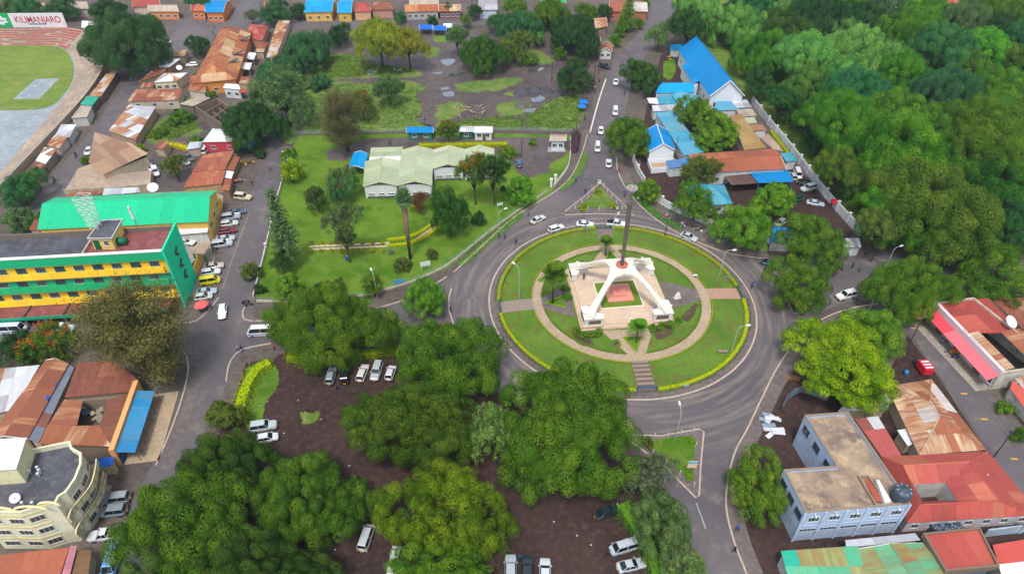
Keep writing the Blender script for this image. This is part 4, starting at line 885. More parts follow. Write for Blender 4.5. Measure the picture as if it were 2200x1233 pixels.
def arc_pts(r, a0, a1, k=24): return [Vector((C.x + r * math.cos(a0 + (a1 - a0) * i / k), C.y + r * math.sin(a0 + (a1 - a0) * i / k), 0)) for i in range(k + 1)]
# ring path
b = MB(); a, c = circle(C, 19.7, 0, 360, n), circle(C, 17.7, 0, 360, n)
for i in range(n): b.quad((a[i].x, a[i].y, ZI + .012), (a[(i + 1) % n].x, a[(i + 1) % n].y, ZI + .012), (c[(i + 1) % n].x, c[(i + 1) % n].y, ZI + .012), (c[i].x, c[i].y, ZI + .012))
b.build('path', 'gravel_path', kind='structure')
# approach walks with the grass wedges between them
for gi, g in enumerate(gates):
    d = Vector((math.cos(g), math.sin(g), 0)); s = Vector((-d.y, d.x, 0)); tip = C + d * 17.9; w = 5.6 if gi != 1 else 5.0; fc_ = MC + d * 10.6
    sheet('path', [tip + s * 1.6, fc_ + s * w, fc_ - s * w, tip - s * 1.6], ZI + .008, 'pavement' if gi in (1, 3) else 'gravel_path')
    if gi != 1:
        wedge = [tip - d * .9, tip - d * 5.2 + s * 1.9, tip - d * 5.2 - s * 1.9]
        sheet('grass_wedge', wedge, ZI + .016, 'lawn')
        if gi in (0, 2, 3): hedge([p for p in wedge] + [wedge[0]], .22, .28, 'lime', 'low clipped edging round the grass wedge %s of the monument' % ['in front', '', 'behind', 'west'][gi], dens=50, leaf=.12, lump=.05, z0=ZI)
    # outer approach: steps at the front, paved at the other gates
    o0, o1 = C + d * 19.6, C + d * 26.9
    if gi == 0:
        e = empty('garden_steps', (o1.x, o1.y, 0), 0, 'flight of worn brown steps down to the blue front gate of the island', 'steps')
        for k in range(13):
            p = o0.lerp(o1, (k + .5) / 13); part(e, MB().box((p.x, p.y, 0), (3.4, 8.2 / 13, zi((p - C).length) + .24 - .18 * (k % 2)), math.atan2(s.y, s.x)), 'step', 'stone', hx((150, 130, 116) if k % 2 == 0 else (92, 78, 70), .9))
    else:
        st = empty('paved_walk', (o1.x, o1.y, 0), 0, ['', 'pinkish paved walk from the island path to its east gate', 'dark paved walk from the rear gate of the island', 'cobbled walk from the west gate of the island'][gi], 'walkway')
        for k in range(9):
            p = o0.lerp(o1, (k + .5) / 9); part(st, MB().box((p.x, p.y, 0), (3.6, 7.3 / 9 - .03, zi((p - C).length) + .07), math.atan2(s.y, s.x)), 'slab', 'stone', hx([(0, 0, 0), (184, 142, 118), (120, 104, 102), (150, 134, 122)][gi], 1.0))
    # gate
    ge = empty('gate', (o1.x, o1.y, 0), 0, ['blue tube gate at the front steps of the island', 'green tube gate on the east side of the island', 'dark green tube gate behind the monument', 'green tube gate on the west side of the island'][gi], 'gate'); gc = hx((44, 92, 140) if gi == 0 else (36, 104, 88))
    for sg in (-1, 1): part(ge, MB().tube([o1 + s * sg * 1.8, o1 + s * sg * 1.8 + Vector((0, 0, 1.3))], .08, 8), 'post', 'paint', gc)
    for z in (.25, .6, .95, 1.2): part(ge, MB().tube([o1 - s * 1.8 + Vector((0, 0, z)), o1 + s * 1.8 + Vector((0, 0, z))], .06, 6), 'rail', 'paint', gc)
# hedges along the ring path and the outer rim
for q in range(4):
    a0, a1 = gates[q], gates[(q + 1) % 4]
    while a1 < a0: a1 += 2 * math.pi
    nm = ['south-eastern', 'far eastern', 'far western', 'south-western'][q]
    hedge(arc_pts(27.2, a0 + .08, a1 - .08, 30), 1.0, .75, [(158, 170, 20), (140, 150, 34), (140, 152, 40), (150, 160, 30)][q], 'clipped yellow green rim hedge of the %s quarter of the island' % nm, group='rim hedges', leaf=.2, dens=30)
    hedge(arc_pts(19.95, a0 + .1, a1 - .1, 24), .3, .3, (132, 150, 36), 'low outer edging of the ring path in the %s quarter' % nm, dens=46, leaf=.15, lump=.07, z0=ZI - .02)
    hedge(arc_pts(17.45, a0 + .14, a1 - .14, 24), .26, .3, (96, 124, 40), 'low inner edging of the ring path in the %s quarter' % nm, dens=46, leaf=.15, lump=.07, z0=ZI - .02)
    # tube fence outside the hedge
    fe = empty('tube_fence', arc_pts(27.9, a0 + .08, a1, 1)[0], 0, 'thin green tube fence outside the rim hedge of the %s quarter' % nm, 'fence'); fp = arc_pts(27.95, a0 + .08, a1 - .08, 18)
    for p in fp: part(fe, MB().tube([p, p + Vector((0, 0, 1.0))], .04, 5), 'post', 'paint', hx((52, 104, 92)))
    for z in (.5, .95): part(fe, MB().tube([p + Vector((0, 0, z)) for p in fp], .03, 5), 'rail', 'paint', hx((52, 104, 92)))
for px in ([(1228, 724), (1245, 720), (1272, 730), (1276, 746), (1248, 742)], [(1400, 710), (1430, 700), (1450, 716), (1425, 735), (1405, 730)], [(1455, 690), (1490, 655), (1503, 660), (1480, 695)], [(1311, 737), (1326, 734), (1330, 745), (1318, 748)]): blob('bare_patch', px, ZI + .02, 'worn_lawn', .9)
# monument
def slab(half, z0, z1): return MB().prism([loc(x, y)[:2] for x, y in ((-half, -half), (half, -half), (half, half), (-half, half))], z0, z1)
mon = empty('monument', MC, 0, 'white four-legged arch monument carrying a tall dark torch mast', 'monument'); ZP = 1.35
part(mon, MB().prism([loc(x, y)[:2] for x, y in ((-10.2, -10.2), (10.2, -10.2), (10.2, 10.2), (-10.2, 10.2))], ZI - .1, ZI + .28), 'platform_base', 'stone', hx((214, 190, 162), .6))
pl = [(-9.9, -5.6), (-8.6, -5.6), (-8.6, 5.6), (-9.9, 5.6), (-9.9, 9.9), (-5.6, 9.9), (-5.6, 8.6), (5.6, 8.6), (5.6, 9.9), (9.9, 9.9), (9.9, 5.6), (8.6, 5.6), (8.6, -5.6), (9.9, -5.6), (9.9, -9.9), (5.6, -9.9), (5.6, -8.6), (-5.6, -8.6), (-5.6, -9.9), (-9.9, -9.9)]
part(mon, MB().prism([loc(x, y)[:2] for x, y in pl], ZI + .2, ZP), 'platform', 'marble')
for side in range(4):
    for k in range(4):
        d = 10.15 - k * .38; b = MB(); c_ = [(-5.6, -d), (5.6, -d), (5.6, -8.5), (-5.6, -8.5)]; ca = [(x * math.cos(side * math.pi / 2) - y * math.sin(side * math.pi / 2), x * math.sin(side * math.pi / 2) + y * math.cos(side * math.pi / 2)) for x, y in c_]
        part(mon, MB().prism([loc(x, y)[:2] for x, y in ca], ZI + .281 if k == 0 else ZI + .28 + k * .125, ZI + .28 + (k + 1) * .125), 'step', 'stone', hx((222, 198, 168) if k % 2 else (206, 180, 152), .5))
part(mon, MB().prism([loc(x, y)[:2] for x, y in ((-4.9, -4.7), (4.7, -4.7), (4.7, 4.3), (-4.9, 4.3))], ZP, ZP + .06), 'lawn_border', 'stone', hx((238, 222, 196), .2))
part(mon, MB().prism([loc(x, y)[:2] for x, y in ((-4.6, -4.4), (4.4, -4.4), (4.4, 4.0), (-4.6, 4.0))], ZP + .061, ZP + .1), 'inner_lawn', 'lawn')
part(mon, slab(2.9, ZP + .1, ZP + .4), 'plinth', 'stone', hx((232, 150, 130), .5)); part(mon, slab(1.5, ZP + .401, ZP + .75), 'plinth', 'stone', hx((226, 142, 122), .5))
p = loc(0, 0); part(mon, MB().lathe([(.55, ZP + .751), (.5, ZP + .95), (.3, ZP + 1.0), (.3, ZP + 1.15), (.12, ZP + 1.3)], 14, (p.x, p.y, 0)), 'flame_bowl', 'stone', hx((218, 120, 104), .4), smooth=True)
# pedestals with plaques
for k, (sx, sy) in enumerate(((-1, -1), (1, -1), (1, 1), (-1, 1))):
    pd = part(mon, MB().prism([loc(sx * x, sy * y)[:2] for x, y in ((9.5, 9.5), (5.4, 9.5), (5.4, 8.3), (7.4, 7.4), (8.3, 5.4), (9.5, 5.4))], ZP, ZP + 1.7), 'pedestal', 'stone', hx((232, 232, 228), .5))
    part(mon, MB().prism([loc(sx * x, sy * y)[:2] for x, y in ((9.62, 9.62), (5.3, 9.62), (5.3, 8.2), (7.35, 7.35), (8.2, 5.3), (9.62, 5.3))], ZP + 1.703, ZP + 1.85), 'cap', 'stone', hx((240, 234, 220), .4), pd)
    c_ = loc(sx * 7.3, sy * 9.52, ZP + .35); part(mon, MB().box(c_, (2.6, .1, .95), ROT), 'plaque', 'stone', hx((110, 84, 70), .8), pd)
    c_ = loc(sx * 9.52, sy * 7.3, ZP + .35); part(mon, MB().box(c_, (.1, 2.6, .95), ROT), 'plaque', 'stone', hx((110, 84, 70), .8), pd)
# arch legs meeting in the crown
prof = [(12.1, ZP + 1.85, 3.2, .9), (11.3, ZP + 2.25, 2.2, .9), (10.2, 4.0, 1.5, .8), (8.6, 5.2, 1.25, .72), (7.0, 6.45, 1.15, .68), (5.6, 7.45, 1.15, .64), (4.5, 8.1, 1.3, .6), (3.6, 8.5, 1.6, .6), (2.9, 8.7, 2.2, .6), (2.2, 8.8, 3.4, .6), (1.7, 8.85, 3.4, .6), (0.0, 8.9, .02, .6)]
for k in range(4):
    a = R(45 + 90 * k); dx, dy = math.cos(a), math.sin(a); b = MB(); vs = []
    for i, (r_, z, w, th) in enumerate(prof):
        j = min(i + 1, len(prof) - 1); q = max(i - 1, 0); tr_, tz = prof[j][0] - prof[q][0], prof[j][1] - prof[q][1]; L = math.hypot(tr_, tz); nr, nz = tz / L, -tr_ / L
        if nz < 0: nr, nz = -nr, -nz
        for sg, up in ((-1, -1), (1, -1), (1, 1), (-1, 1)): x = r_ + nr * up * th / 2; y = sg * w / 2; vs.append(loc(dx * x - dy * y, dy * x + dx * y, z + nz * up * th / 2))
    m_ = len(prof); fs = [(i * 4 + j, i * 4 + (j + 1) % 4, (i + 1) * 4 + (j + 1) % 4, (i + 1) * 4 + j) for i in range(m_ - 1) for j in range(4)] + [(0, 1, 2, 3)]
    part(mon, b.add(vs, fs), 'arch_leg', 'stone', hx((240, 232, 214), .55))
p = loc(0, 0); pp = (p.x, p.y, 0)
part(mon, MB().lathe([(1.7, 8.6), (2.0, 8.95), (1.6, 9.25), (.3, 9.35)], 16, pp), 'crown_cap', 'stone', hx((240, 232, 214), .5), smooth=True)
part(mon, MB().lathe([(1.1, 9.1), (1.3, 9.2), (1.3, 9.75), (1.1, 9.8), (1.05, 9.4), (.3, 9.4)], 8, pp), 'collar', 'stone', hx((206, 116, 96), .4))
part(mon, MB().lathe([(.36, 9.2), (.38, 10.2), (.5, 24.4), (.53, 25.0), (.42, 25.6), (.16, 25.8)], 10, pp), 'mast', 'stone', hx((98, 88, 84), .7))
tb = part(mon, MB().lathe([(.16, 25.7), (.15, 27.0), (.3, 27.3), (1.0, 28.1), (1.2, 28.7), (1.1, 28.75), (.8, 28.2), (.1, 28.0)], 14, pp), 'torch_bowl', 'stone', hx((150, 146, 142), .5), smooth=True)
for k in range(11):
    a = 2 * math.pi * k / 10; q = .9 if k < 10 else 0; part(mon, MB().box((p.x + q * math.cos(a), p.y + q * math.sin(a), 28.35), (.3, .22, .6), a, top=.5), 'flame_lamp', 'paint', hx((196, 194, 192)), tb)
# bushes at the platform foot and the white marker stone
for i, (x, y) in enumerate([(1240, 715), (1252, 722), (1268, 722), (1285, 716), (1400, 706), (1420, 702), (1440, 700), (1455, 690), (1214, 620), (1220, 640), (1205, 600)]):
    T(x, y, 11, 8, 'bush', 'bright', 'low bush at the monument platform foot, %s' % ['outermost below the left front pedestal', 'second below the left front pedestal', 'third below the left front pedestal', 'nearest the front steps on their left', 'nearest the front steps on their right', 'second below the right front pedestal', 'third below the right front pedestal', 'outermost at the right front corner', 'middle of the west side', 'nearest the west steps', 'farthest on the west side'][i], 'bush', 'bush').location.z = ZI
e = empty('marker_stone', G(1455, 640, ZI), 0, 'white pointed marker stone on the paving east of the monument', 'marker stone'); part(e, MB().box(G(1455, 640, ZI), (1.3, .5, .7), .3, top=.9).box(G(1455, 640, ZI) + Vector((0, 0, .7)), (1.15, .45, .9), .3, top=.35), 'stone_body', 'stone', hx((244, 242, 238), .1)); part(e, MB().box(G(1455, 640, ZI - .02), (1.7, .9, .1), .3), 'plinth', 'stone', hx((200, 192, 180), .4))
e = empty('floodlight', G(1493, 595), 0, 'white floodlight box on the lawn east of the monument', 'floodlight'); p = G(1493, 595, ZI); part(e, MB().box(p, (.9, .5, .6)), 'housing', 'paint', hx((232, 232, 228))); part(e, MB().box(p + Vector((0, -.27, .1)), (.7, .06, .4)), 'lens', 'glass')
e = empty('fallen_pipe', G(1553, 754, .4), 0, 'broken concrete pipe lying on the east lawn of the island', 'pipe'); p = G(1553, 754, .55); part(e, MB().tube([p + Vector((-1, 0, 0)), p + Vector((.9, -.1, 0))], .3, 9), 'pipe_body', 'stone', hx((140, 126, 116), .6))
# ------------------------------------------------------------------ green and yellow office block
def z_at(base, top): return CAM_H - base.y * math.tan(PITCH + math.atan((top - H0 / 2) / FPX))
F1, FB = G(397, 656), G(419, 600); F0 = G(0, 556, 15.3); fd = (Vector((F0.x, F0.y, 0)) - F1).normalized(); bd = (FB - F1).normalized(); LB = 62.0; DB = 9.2
F0 = F1 + fd * LB; B0, B1 = F0 + bd * DB, F1 + bd * DB
blk = empty('office_block', F1, 0, 'four-storey block with green and yellow bands and a bright green end wall', 'building')
YEL, GRN, BGR = hx((255, 204, 44), .2), hx((20, 184, 126), .2), hx((10, 196, 138), .15)
on = Vector((fd.y, -fd.x, 0)) ; on = on if on.y < 0 else -on
def fac(s, z, o=0.0): p = F1 + fd * s + on * o; return Vector((p.x, p.y, z))
FZ = [2.8, 6.2, 9.6, 13.0]
for i in range(3):
    part(blk, MB().prism([q[:2] for q in (F1, F0, B0, B1)], FZ[i] + .003, FZ[i + 1]), 'storey', 'plaster', [YEL, GRN, YEL][i])
part(blk, MB().prism([q[:2] for q in (F1, F0, B0, B1)], 0, 2.8), 'ground_floor', 'plaster', hx((120, 96, 84), .8))
part(blk, MB().prism([q[:2] for q in (F1 + on * .45, F0 + on * .45, F0 + bd * .1, F1 + bd * .1)], 13.003, 15.15), 'parapet_band', 'plaster', hx((16, 184, 122), .15))
part(blk, MB().prism([q[:2] for q in (F1 + on * .55, F0 + on * .55, F0 + bd * .25, F1 + bd * .25)], 15.153, 15.34), 'coping', 'plaster', hx((236, 234, 226), .3))
part(blk, MB().prism([q[:2] for q in (F1 + bd * .26, F0 + bd * .26, B0, B1)], 13.004, 13.9), 'roof', 'roof_deck_grey')
rs0 = F1 + fd * 16.5; part(blk, MB().prism([q[:2] for q in (F1 + bd * .3 + fd * .3, rs0 + bd * .3, rs0 + bd * (DB - .3), B1 - bd * .3 + fd * .3)], 13.9, 13.96), 'red_roof', 'roof_deck_red')
part(blk, MB().prism([q[:2] for q in (rs0 + bd * .3, rs0 + bd * .3 + fd * .25, rs0 + bd * (DB - .3) + fd * .25, rs0 + bd * (DB - .3))], 13.96, 14.6), 'divider', 'plaster', hx((214, 200, 180), .6))
part(blk, MB().prism([q[:2] for q in (B0, B1, B1 - bd * .3, B0 - bd * .3)], 13.9, 15.0), 'rear_parapet', 'plaster', hx((120, 108, 98), 1.0))
ew = MB(); e0, e1 = F1 + on * .5 - fd * .02, B1 + bd * .3; ew.prism([q[:2] for q in (e0, e1, e1 - fd * .4, e0 - fd * .4)], 0, 15.5); part(blk, ew, 'end_wall', 'plaster', hx((24, 230, 170), .1))
for k, z in enumerate((11.2, 8.0, 4.9)):
    p = F1.lerp(B1, .42) - fd * .46; v = MB()
    for sg in (-1, 1):
        a = Vector((p.x, p.y, z)); d = bd * 1.5 + Vector((0, 0, sg * .95)); v.tube([a, a + d], [.3, .3], 4)
    part(blk, v, 'arrow_vent', 'paint', hx((52, 78, 66)))
for i in range(3):
    z0 = FZ[i]; cpan = [(255, 208, 48), (10, 178, 108), (255, 208, 48)][i]
    for k in range(int(LB / 1.9)):
        a, c = 1.0 + k * 1.9, 1.0 + k * 1.9 + 1.86
        b = MB(); q = [fac(a, z0 + .15, .55), fac(c, z0 + .15, .55), fac(c, z0 + 1.55, .25), fac(a, z0 + 1.55, .25)]; w = [fac(a, z0 + .15, .0), fac(c, z0 + .15, .0), fac(c, z0 + 1.55, .0), fac(a, z0 + 1.55, .0)]
        b.add(q + w, [(0, 1, 2, 3), (3, 2, 6, 7), (1, 0, 4, 5), (0, 3, 7, 4), (2, 1, 5, 6)]); part(blk, b, 'panel', 'plaster', hx(tuple(v * rnd.uniform(.95, 1.03) for v in cpan), .2))
    for k in range(int(LB / 3.8)): window(blk, F0, F1, LB - (2.6 + k * 3.8 + (1.2 if i == 1 else 0)), 1.9, z0 + 1.62, z0 + 2.95, [(150, 170, 160), (70, 120, 110)][k % 2], .02, bars=2)
    part(blk, MB().prism([q[:2] for q in (F1 + on * .6, F0 + on * .6, F0, F1)], z0 + .0, z0 + .13), 'ledge', 'plaster', hx((150, 116, 70), .8))
cn = part(blk, MB().prism([q[:2] for q in (F1 + on * 4.2 + fd * 1.5, F0 + on * 4.2, F0, F1 + fd * 1.5)], 2.5, 2.75), 'canopy', 'roof_deck_red'); part(blk, MB().prism([q[:2] for q in (F1 + on * 4.35 + fd * 1.5, F0 + on * 4.35, F0 + on * 4.21, F1 + on * 4.21 + fd * 1.5)], 2.2, 2.95), 'canopy_edge', 'paint', hx((0, 168, 126)), cn)
for k in range(15):
    p = fac(3 + k * 4, 0, 4.0); part(blk, MB().box(p, (.25, .25, 2.5)), 'pillar', 'plaster', hx((170, 150, 130), .5))
    if k % 2: p = fac(3 + k * 4, 2.75, 2.1); part(blk, MB().box(p, (.3, 4.0, .35), math.atan2(fd.y, fd.x)), 'canopy_beam', 'plaster', hx((96, 80, 70), .8), cn)
    door(blk, F0, F1, LB - (4.8 + k * 4), 2.4, 2.2, [(60, 64, 66), (110, 52, 44), (44, 70, 90)][k % 3], name='shop_door')
H4 = [G(*p, 17.0) for p in ((187, 513), (239.5, 513), (264, 471), (217, 474))]
part(blk, MB().prism([q[:2] for q in inset(H4, .35)], 13.97, 16.8), 'roof_hut', 'plaster', hx((244, 212, 110), .4)); hr_ = part(blk, MB().prism([q[:2] for q in H4], 16.8, 17.0), 'hut_roof', 'roof_deck_grey')
part(blk, wall_ring([Vector(q[:2]) for q in H4], .12, 16.72, 17.1), 'hut_fascia', 'plaster', hx((240, 238, 230), .2), hr_)
hi = inset(H4, .35); door(blk, hi[0], hi[1], .9, 1.3, 2.3, (0, 104, 64), 13.97); window(blk, hi[0], hi[1], 3.0, 1.0, 15.0, 16.2)
tk = empty('water_tank', G(259, 520, 13.97), 0, 'green cylindrical water tank on the red roof deck', 'water tank'); p = G(259, 518, 14.8); part(tk, MB().tube([p + fd * -1.2, p + fd * 1.2], .8, 14), 'barrel', 'paint', hx((0, 110, 66)), smooth=True)
for sg in (-.8, .8): part(tk, MB().box(p + fd * sg - Vector((0, 0, .85)), (.15, 1.2, .35)), 'cradle', 'paint', hx((90, 90, 90)))
at = empty('lattice_antenna', G(205, 478, 17.0), 0, 'white lattice antenna tower on the roof hut', 'antenna'); p = G(206, 488, 17.0); tops = []
for sx, sy in ((-1, -1), (1, -1), (1, 1), (-1, 1)): part(at, MB().tube([p + Vector((sx * .8, sy * .8, 0)), p + Vector((sx * 1.3, sy * 1.3, 7.6))], .07, 5), 'leg', 'paint', hx((226, 226, 222)))
for k in range(6):
    b = MB(); z0, z1 = k * 1.27, (k + 1) * 1.27; w0, w1 = .8 + .5 * k / 6, .8 + .5 * (k + 1) / 6; cs = ((-1, -1), (1, -1), (1, 1), (-1, 1))
    for i in range(4):
        (ax, ay), (bx, by) = cs[i], cs[(i + 1) % 4]; b.tube([p + Vector((ax * w0, ay * w0, z0)), p + Vector((bx * w1, by * w1, z1))], .045, 4).tube([p + Vector((bx * w0, by * w0, z0)), p + Vector((ax * w1, ay * w1, z1))], .045, 4).tube([p + Vector((ax * w1, ay * w1, z1)), p + Vector((bx * w1, by * w1, z1))], .045, 4)
    part(at, b, 'lattice_bay', 'paint', hx((222, 222, 218)))
an = empty('aerial_mast', G(299, 496, 14), 0, 'grey aerial mast with white panels at the rear of the red roof', 'antenna'); p = G(299, 496, 14); part(an, MB().tube([p, p + Vector((0, 0, 6))], .09, 6), 'pole', 'chrome')
for z, s in ((3.2, 1.3), (4.6, 1.1), (5.6, .8)): part(an, MB().box(p + Vector((0, -.15, z)), (.45, .3, s)), 'panel', 'paint', hx((228, 228, 226)))
# hall with the green roof
hl = house('long hall with a bright green metal roof and yellow gable', [(81, 494), (447, 477), (466, 410), (120, 425)], 5.5, 8.2, 'gable0', (246, 196, 92), 'green', 'hall', 'hall', .3, sw=3.0, sl=6.0, dirt=.3, rc=(20, 208, 150), win=[0, 3, 0, 0], wz=2.2, wh=1.4, ww=2.2)
we = empty('boundary_wall', G(420, 600), 0, 'yellow boundary wall with a gate canopy beside the parked cars', 'wall')
for q in ([(420, 598), (436, 556)], [(448, 520), (468, 470), (478, 442)]): part(we, wallstrip(MB(), dense(q, 3), .3, 0, 2.6), 'wall_run', 'plaster', hx((248, 196, 84), .3))
part(we, MB().prism([G(*q, 3.2)[:2] for q in ((413, 545), (440, 546), (455, 520), (428, 518))], 3.0, 3.25), 'gate_canopy', 'terrace_concrete')
for q in ((416, 545), (438, 546), (452, 521)): p = G(*q, 3.0); part(we, MB().box((p.x, p.y, 0), (.3, .3, 3.0)), 'post', 'paint', hx((0, 120, 80)))
planes_house('white lean-to shed below the green hall roof', [(300, 512, 3), (446, 500, 3), (450, 478, 4), (320, 485, 4)], [[(300, 512, 3), (446, 500, 3), (450, 478, 4), (320, 485, 4)]], 'white', (230, 230, 228), 'lean_to', 'shed')
planes_house('rusty shed roof at the west end of the green hall', [(62, 494, 3), (82, 494, 3), (112, 432, 3.4), (86, 450, 3.4)], [[(62, 494, 3), (82, 494, 3), (112, 432, 3.4), (86, 450, 3.4)]], 'rust_brown', name='shed', cat='shed')
# ------------------------------------------------------------------ garden hall and its kiosks
gh = house('white garden hall with pale green folded gable roofs', [(780, 401), (854, 399), (860, 346), (784, 348)], 3.9, 5.2, 'gable1', (232, 230, 232), 'palegreen', 'garden_hall', 'hall', .3, sw=2.2, sl=5, dirt=.2, rc=(196, 190, 130))
for q in ([(854, 399), (928, 398), (932, 322), (863, 323)], [(929, 363), (996, 361), (999, 321), (932, 322)], [(996, 361), (1062, 360), (1062, 320), (999, 321)]): house('', q, 3.9, 5.2, 'gable1', (232, 230, 232), 'palegreen', over=.3, sw=2.2, sl=5, dirt=.2, rc=(196, 190, 130), root=gh)
for q in ([(780, 401), (854, 399)], [(854, 399), (928, 398)], [(929, 363), (996, 361)], [(996, 361), (1062, 360)]):
    a, c = G(*q[0], 3.9), G(*q[1], 3.9); a, c = a.lerp(c, .06), a.lerp(c, .94); d = (c - a).normalized(); o = Vector((d.y, -d.x, 0)) * -.26; L = (c - a).length; m = a.lerp(c, .5)
    b = MB().add([a + o + Vector((0, 0, -.1)), c + o + Vector((0, 0, -.1)), Vector((m.x, m.y, 4.8)) + o], [(0, 1, 2)]); gl = part(gh, b, 'gable_glazing', 'glass')
    for k in range(1, 8): p = a.lerp(c, k / 8) + o * 1.1; hgt = 1.0 * (1 - abs(k / 4 - 1)); part(gh, MB().box((p.x, p.y, 3.75), (.06, .06, hgt)), 'mullion', 'paint', hx((210, 210, 208)), gl)
    part(gh, MB().tube([a + o, c + o], .07, 4), 'glazing_bar', 'paint', hx((222, 222, 220)), gl)
    p = a.lerp(c, .5) + o; part(gh, MB().box((p.x, p.y, 0), (L * .94, .1, .5), math.atan2(d.y, d.x)), 'plinth', 'stone', hx((70, 74, 82), .4))
    for k in range(1, 4): window(gh, a + o * .9, c + o * .9, L * (k - .5) / 3, 1.6, 1.0, 1.6, (226, 226, 224), 0.0)
planes_house('flat white annexe with pale green edge strips beside the garden hall', [(792, 357, 3.2), (858, 355, 3.2), (866, 316, 3.6), (797, 318, 3.6)], [[(792, 357, 3.2), (858, 355, 3.2), (862, 336, 3.4), (794, 338, 3.4)], [(794, 338, 3.42), (862, 336, 3.42), (866, 316, 3.62), (797, 318, 3.62)]], ['white', 'palegreen'], (226, 224, 222), 'annexe', 'building', sw=2.4, sl=3)
house('bright sky blue canopy on posts beside the garden hall', [(747, 361), (783, 363), (791, 331), (760, 328)], 2.5, 3.3, 'gable1', (30, 160, 170), 'skyblue', 'canopy', 'canopy', .2, open_=True, sw=2.5, sl=5, cap=False)
house('green kiosk with a bright blue roof by the rear garden fence', [(873, 286), (931, 286), (932, 273), (874, 273)], 2.7, 3.4, 'gable0', (20, 120, 104), 'blue', 'kiosk', 'kiosk', .5, win=[2, 0, 0, 0], doors=[(0, .5)], sw=2.5)
house('green kiosk with a pale grey roof by the rear garden fence', [(986, 284), (1017, 284), (1017, 272), (987, 272)], 2.6, 3.1, 'gable0', (14, 104, 84), 'galv', 'kiosk', 'kiosk', .3, win=[1, 0, 0, 0], sw=2.2)
house('white kiosk with a white roof by the rear garden fence', [(1018, 286), (1058, 286), (1058, 272), (1020, 272)], 2.6, 3.2, 'gable0', (236, 236, 236), 'white', 'kiosk', 'kiosk', .3, win=[2, 0, 0, 0], doors=[(0, .55)], sw=2.2)
house('small white guard hut with a pale tan roof at the garden drive', [(1181, 304), (1216, 304), (1217, 289), (1183, 289)], 3.2, 3.6, 'gable0', (236, 234, 232), 'greytan', 'guard_hut', 'hut', .5, win=[2, 0, 0, 0], sw=1.6)
sheet('hut_terrace', Gs([(1176, 327), (1216, 327), (1214, 316), (1178, 316)]), .06, 'court_slab')
# ------------------------------------------------------------------ walled compound on the right
A_, B_, D_ = G(1525, 207.5, 5.2), G(1600, 207, 5.2), G(1457, 109, 5.2); C_ = B_ + (D_ - A_)
ch = empty('church', centre([A_, B_, C_, D_]), 0, 'white church with a long bright blue gable roof', 'church'); r1, r2 = (A_ + B_) / 2, (C_ + D_) / 2; r1.z = r2.z = 10.4
Wp = inset([A_, B_, C_, D_], .5); b = MB(); b.add([(p.x, p.y, 0) for p in Wp] + [(p.x, p.y, 5.2) for p in Wp], [(i, (i + 1) % 4, 4 + (i + 1) % 4, 4 + i) for i in range(4)])
for i, j in ((0, 1), (2, 3)): m = (Wp[i] + Wp[j]) / 2; b.add([(Wp[i].x, Wp[i].y, 5.2), (Wp[j].x, Wp[j].y, 5.2), (m.x, m.y, 10.1)], [(0, 1, 2)])
part(ch, b, 'wall', 'plaster', hx((236, 238, 242), .15)); roof(ch, [[B_, C_, r2, r1], [D_, A_, r1, r2]], 'blue', 4.0, 8.0, [(r1, r2)], capc=hx((0, 136, 214)))
T1, T2 = G(1464, 142, 4.3), G(1490, 181, 4.3); pr = lambda P: D_.lerp(A_, max(0, min(1, (P - D_).dot(A_ - D_) / (A_ - D_).length_squared)))
q1, q2 = pr(T1), pr(T2); roof(ch, [[T1, T2, q2 + Vector((0, 0, .15)), q1 + Vector((0, 0, .15))]], 'blue', 4, 6, name='transept_roof')
tw = inset(ccw([T1, T2, q2, q1]), .2); part(ch, MB().prism([p[:2] for p in tw], 0, 4.25), 'transept', 'plaster', hx((234, 236, 240), .2))
for u in (.2, .42, .7): window(ch, Wp[0], Wp[1], (Wp[1] - Wp[0]).length * u, 1.6, 1.4, 3.0)
for u in (.08, .2, .72, .84, .95): window(ch, Wp[3], Wp[0], (Wp[0] - Wp[3]).length * u, 1.2, 1.6, 3.2)
for e in (A_, B_): part(ch, MB().tube([e, r1], .14, 4), 'barge_board', 'paint', hx((244, 244, 246)))
SH = lambda label, q, z, pal, wall=(222, 224, 226), **k: house(label, q, z, None, 'shed', wall, pal, k.pop('name', 'outbuilding'), k.pop('cat', 'building'), .25, **k)
SH('bright blue flat roof joined to the church transept', [(1408, 201, 3.0), (1492, 199, 3.0), (1491, 178, 3.7), (1419, 179, 3.7)], 3, 'skyblue', sw=2.5, sl=5)
SH('teal roof of the low block next to the white tarpaulin', [(1415, 224, 2.9), (1456, 224, 2.9), (1443, 205, 3.3), (1413, 206, 3.3)], 3, 'teal')
SH('sky blue tilted roof between church and long wing', [(1467, 236, 2.9), (1502, 206, 3.3), (1462, 197, 3.8), (1443, 204, 3.8)], 3, 'faded_blue')
SH('grey weathered roof above the long blue wing', [(1404, 240, 3.0), (1470, 237, 3.0), (1460, 224, 3.3), (1400, 227, 3.3)], 3, 'galv')
house('long classroom wing with a faded blue roof', [(1470, 335, 3.4), (1515, 327, 3.1), (1446, 239, 3.1), (1408, 243, 3.4)], 3.3, 3.9, 'shed', (226, 230, 234), 'faded_blue', 'classroom_wing', 'building', .35, win=[0, 0, 0, 9], sw=1.6, sl=3.2, rc=(236, 238, 240), ww=.9)
SH('teal roof before the white church gable', [(1535, 238, 2.8), (1588, 237, 2.8), (1571, 219, 3.2), (1537, 218, 3.2)], 3, 'faded_blue')
SH('white roof touching the church gable at the compound wall', [(1580, 233, 2.8), (1616, 231, 2.8), (1604, 215, 3.1), (1570, 215, 3.1)], 3, 'galv')
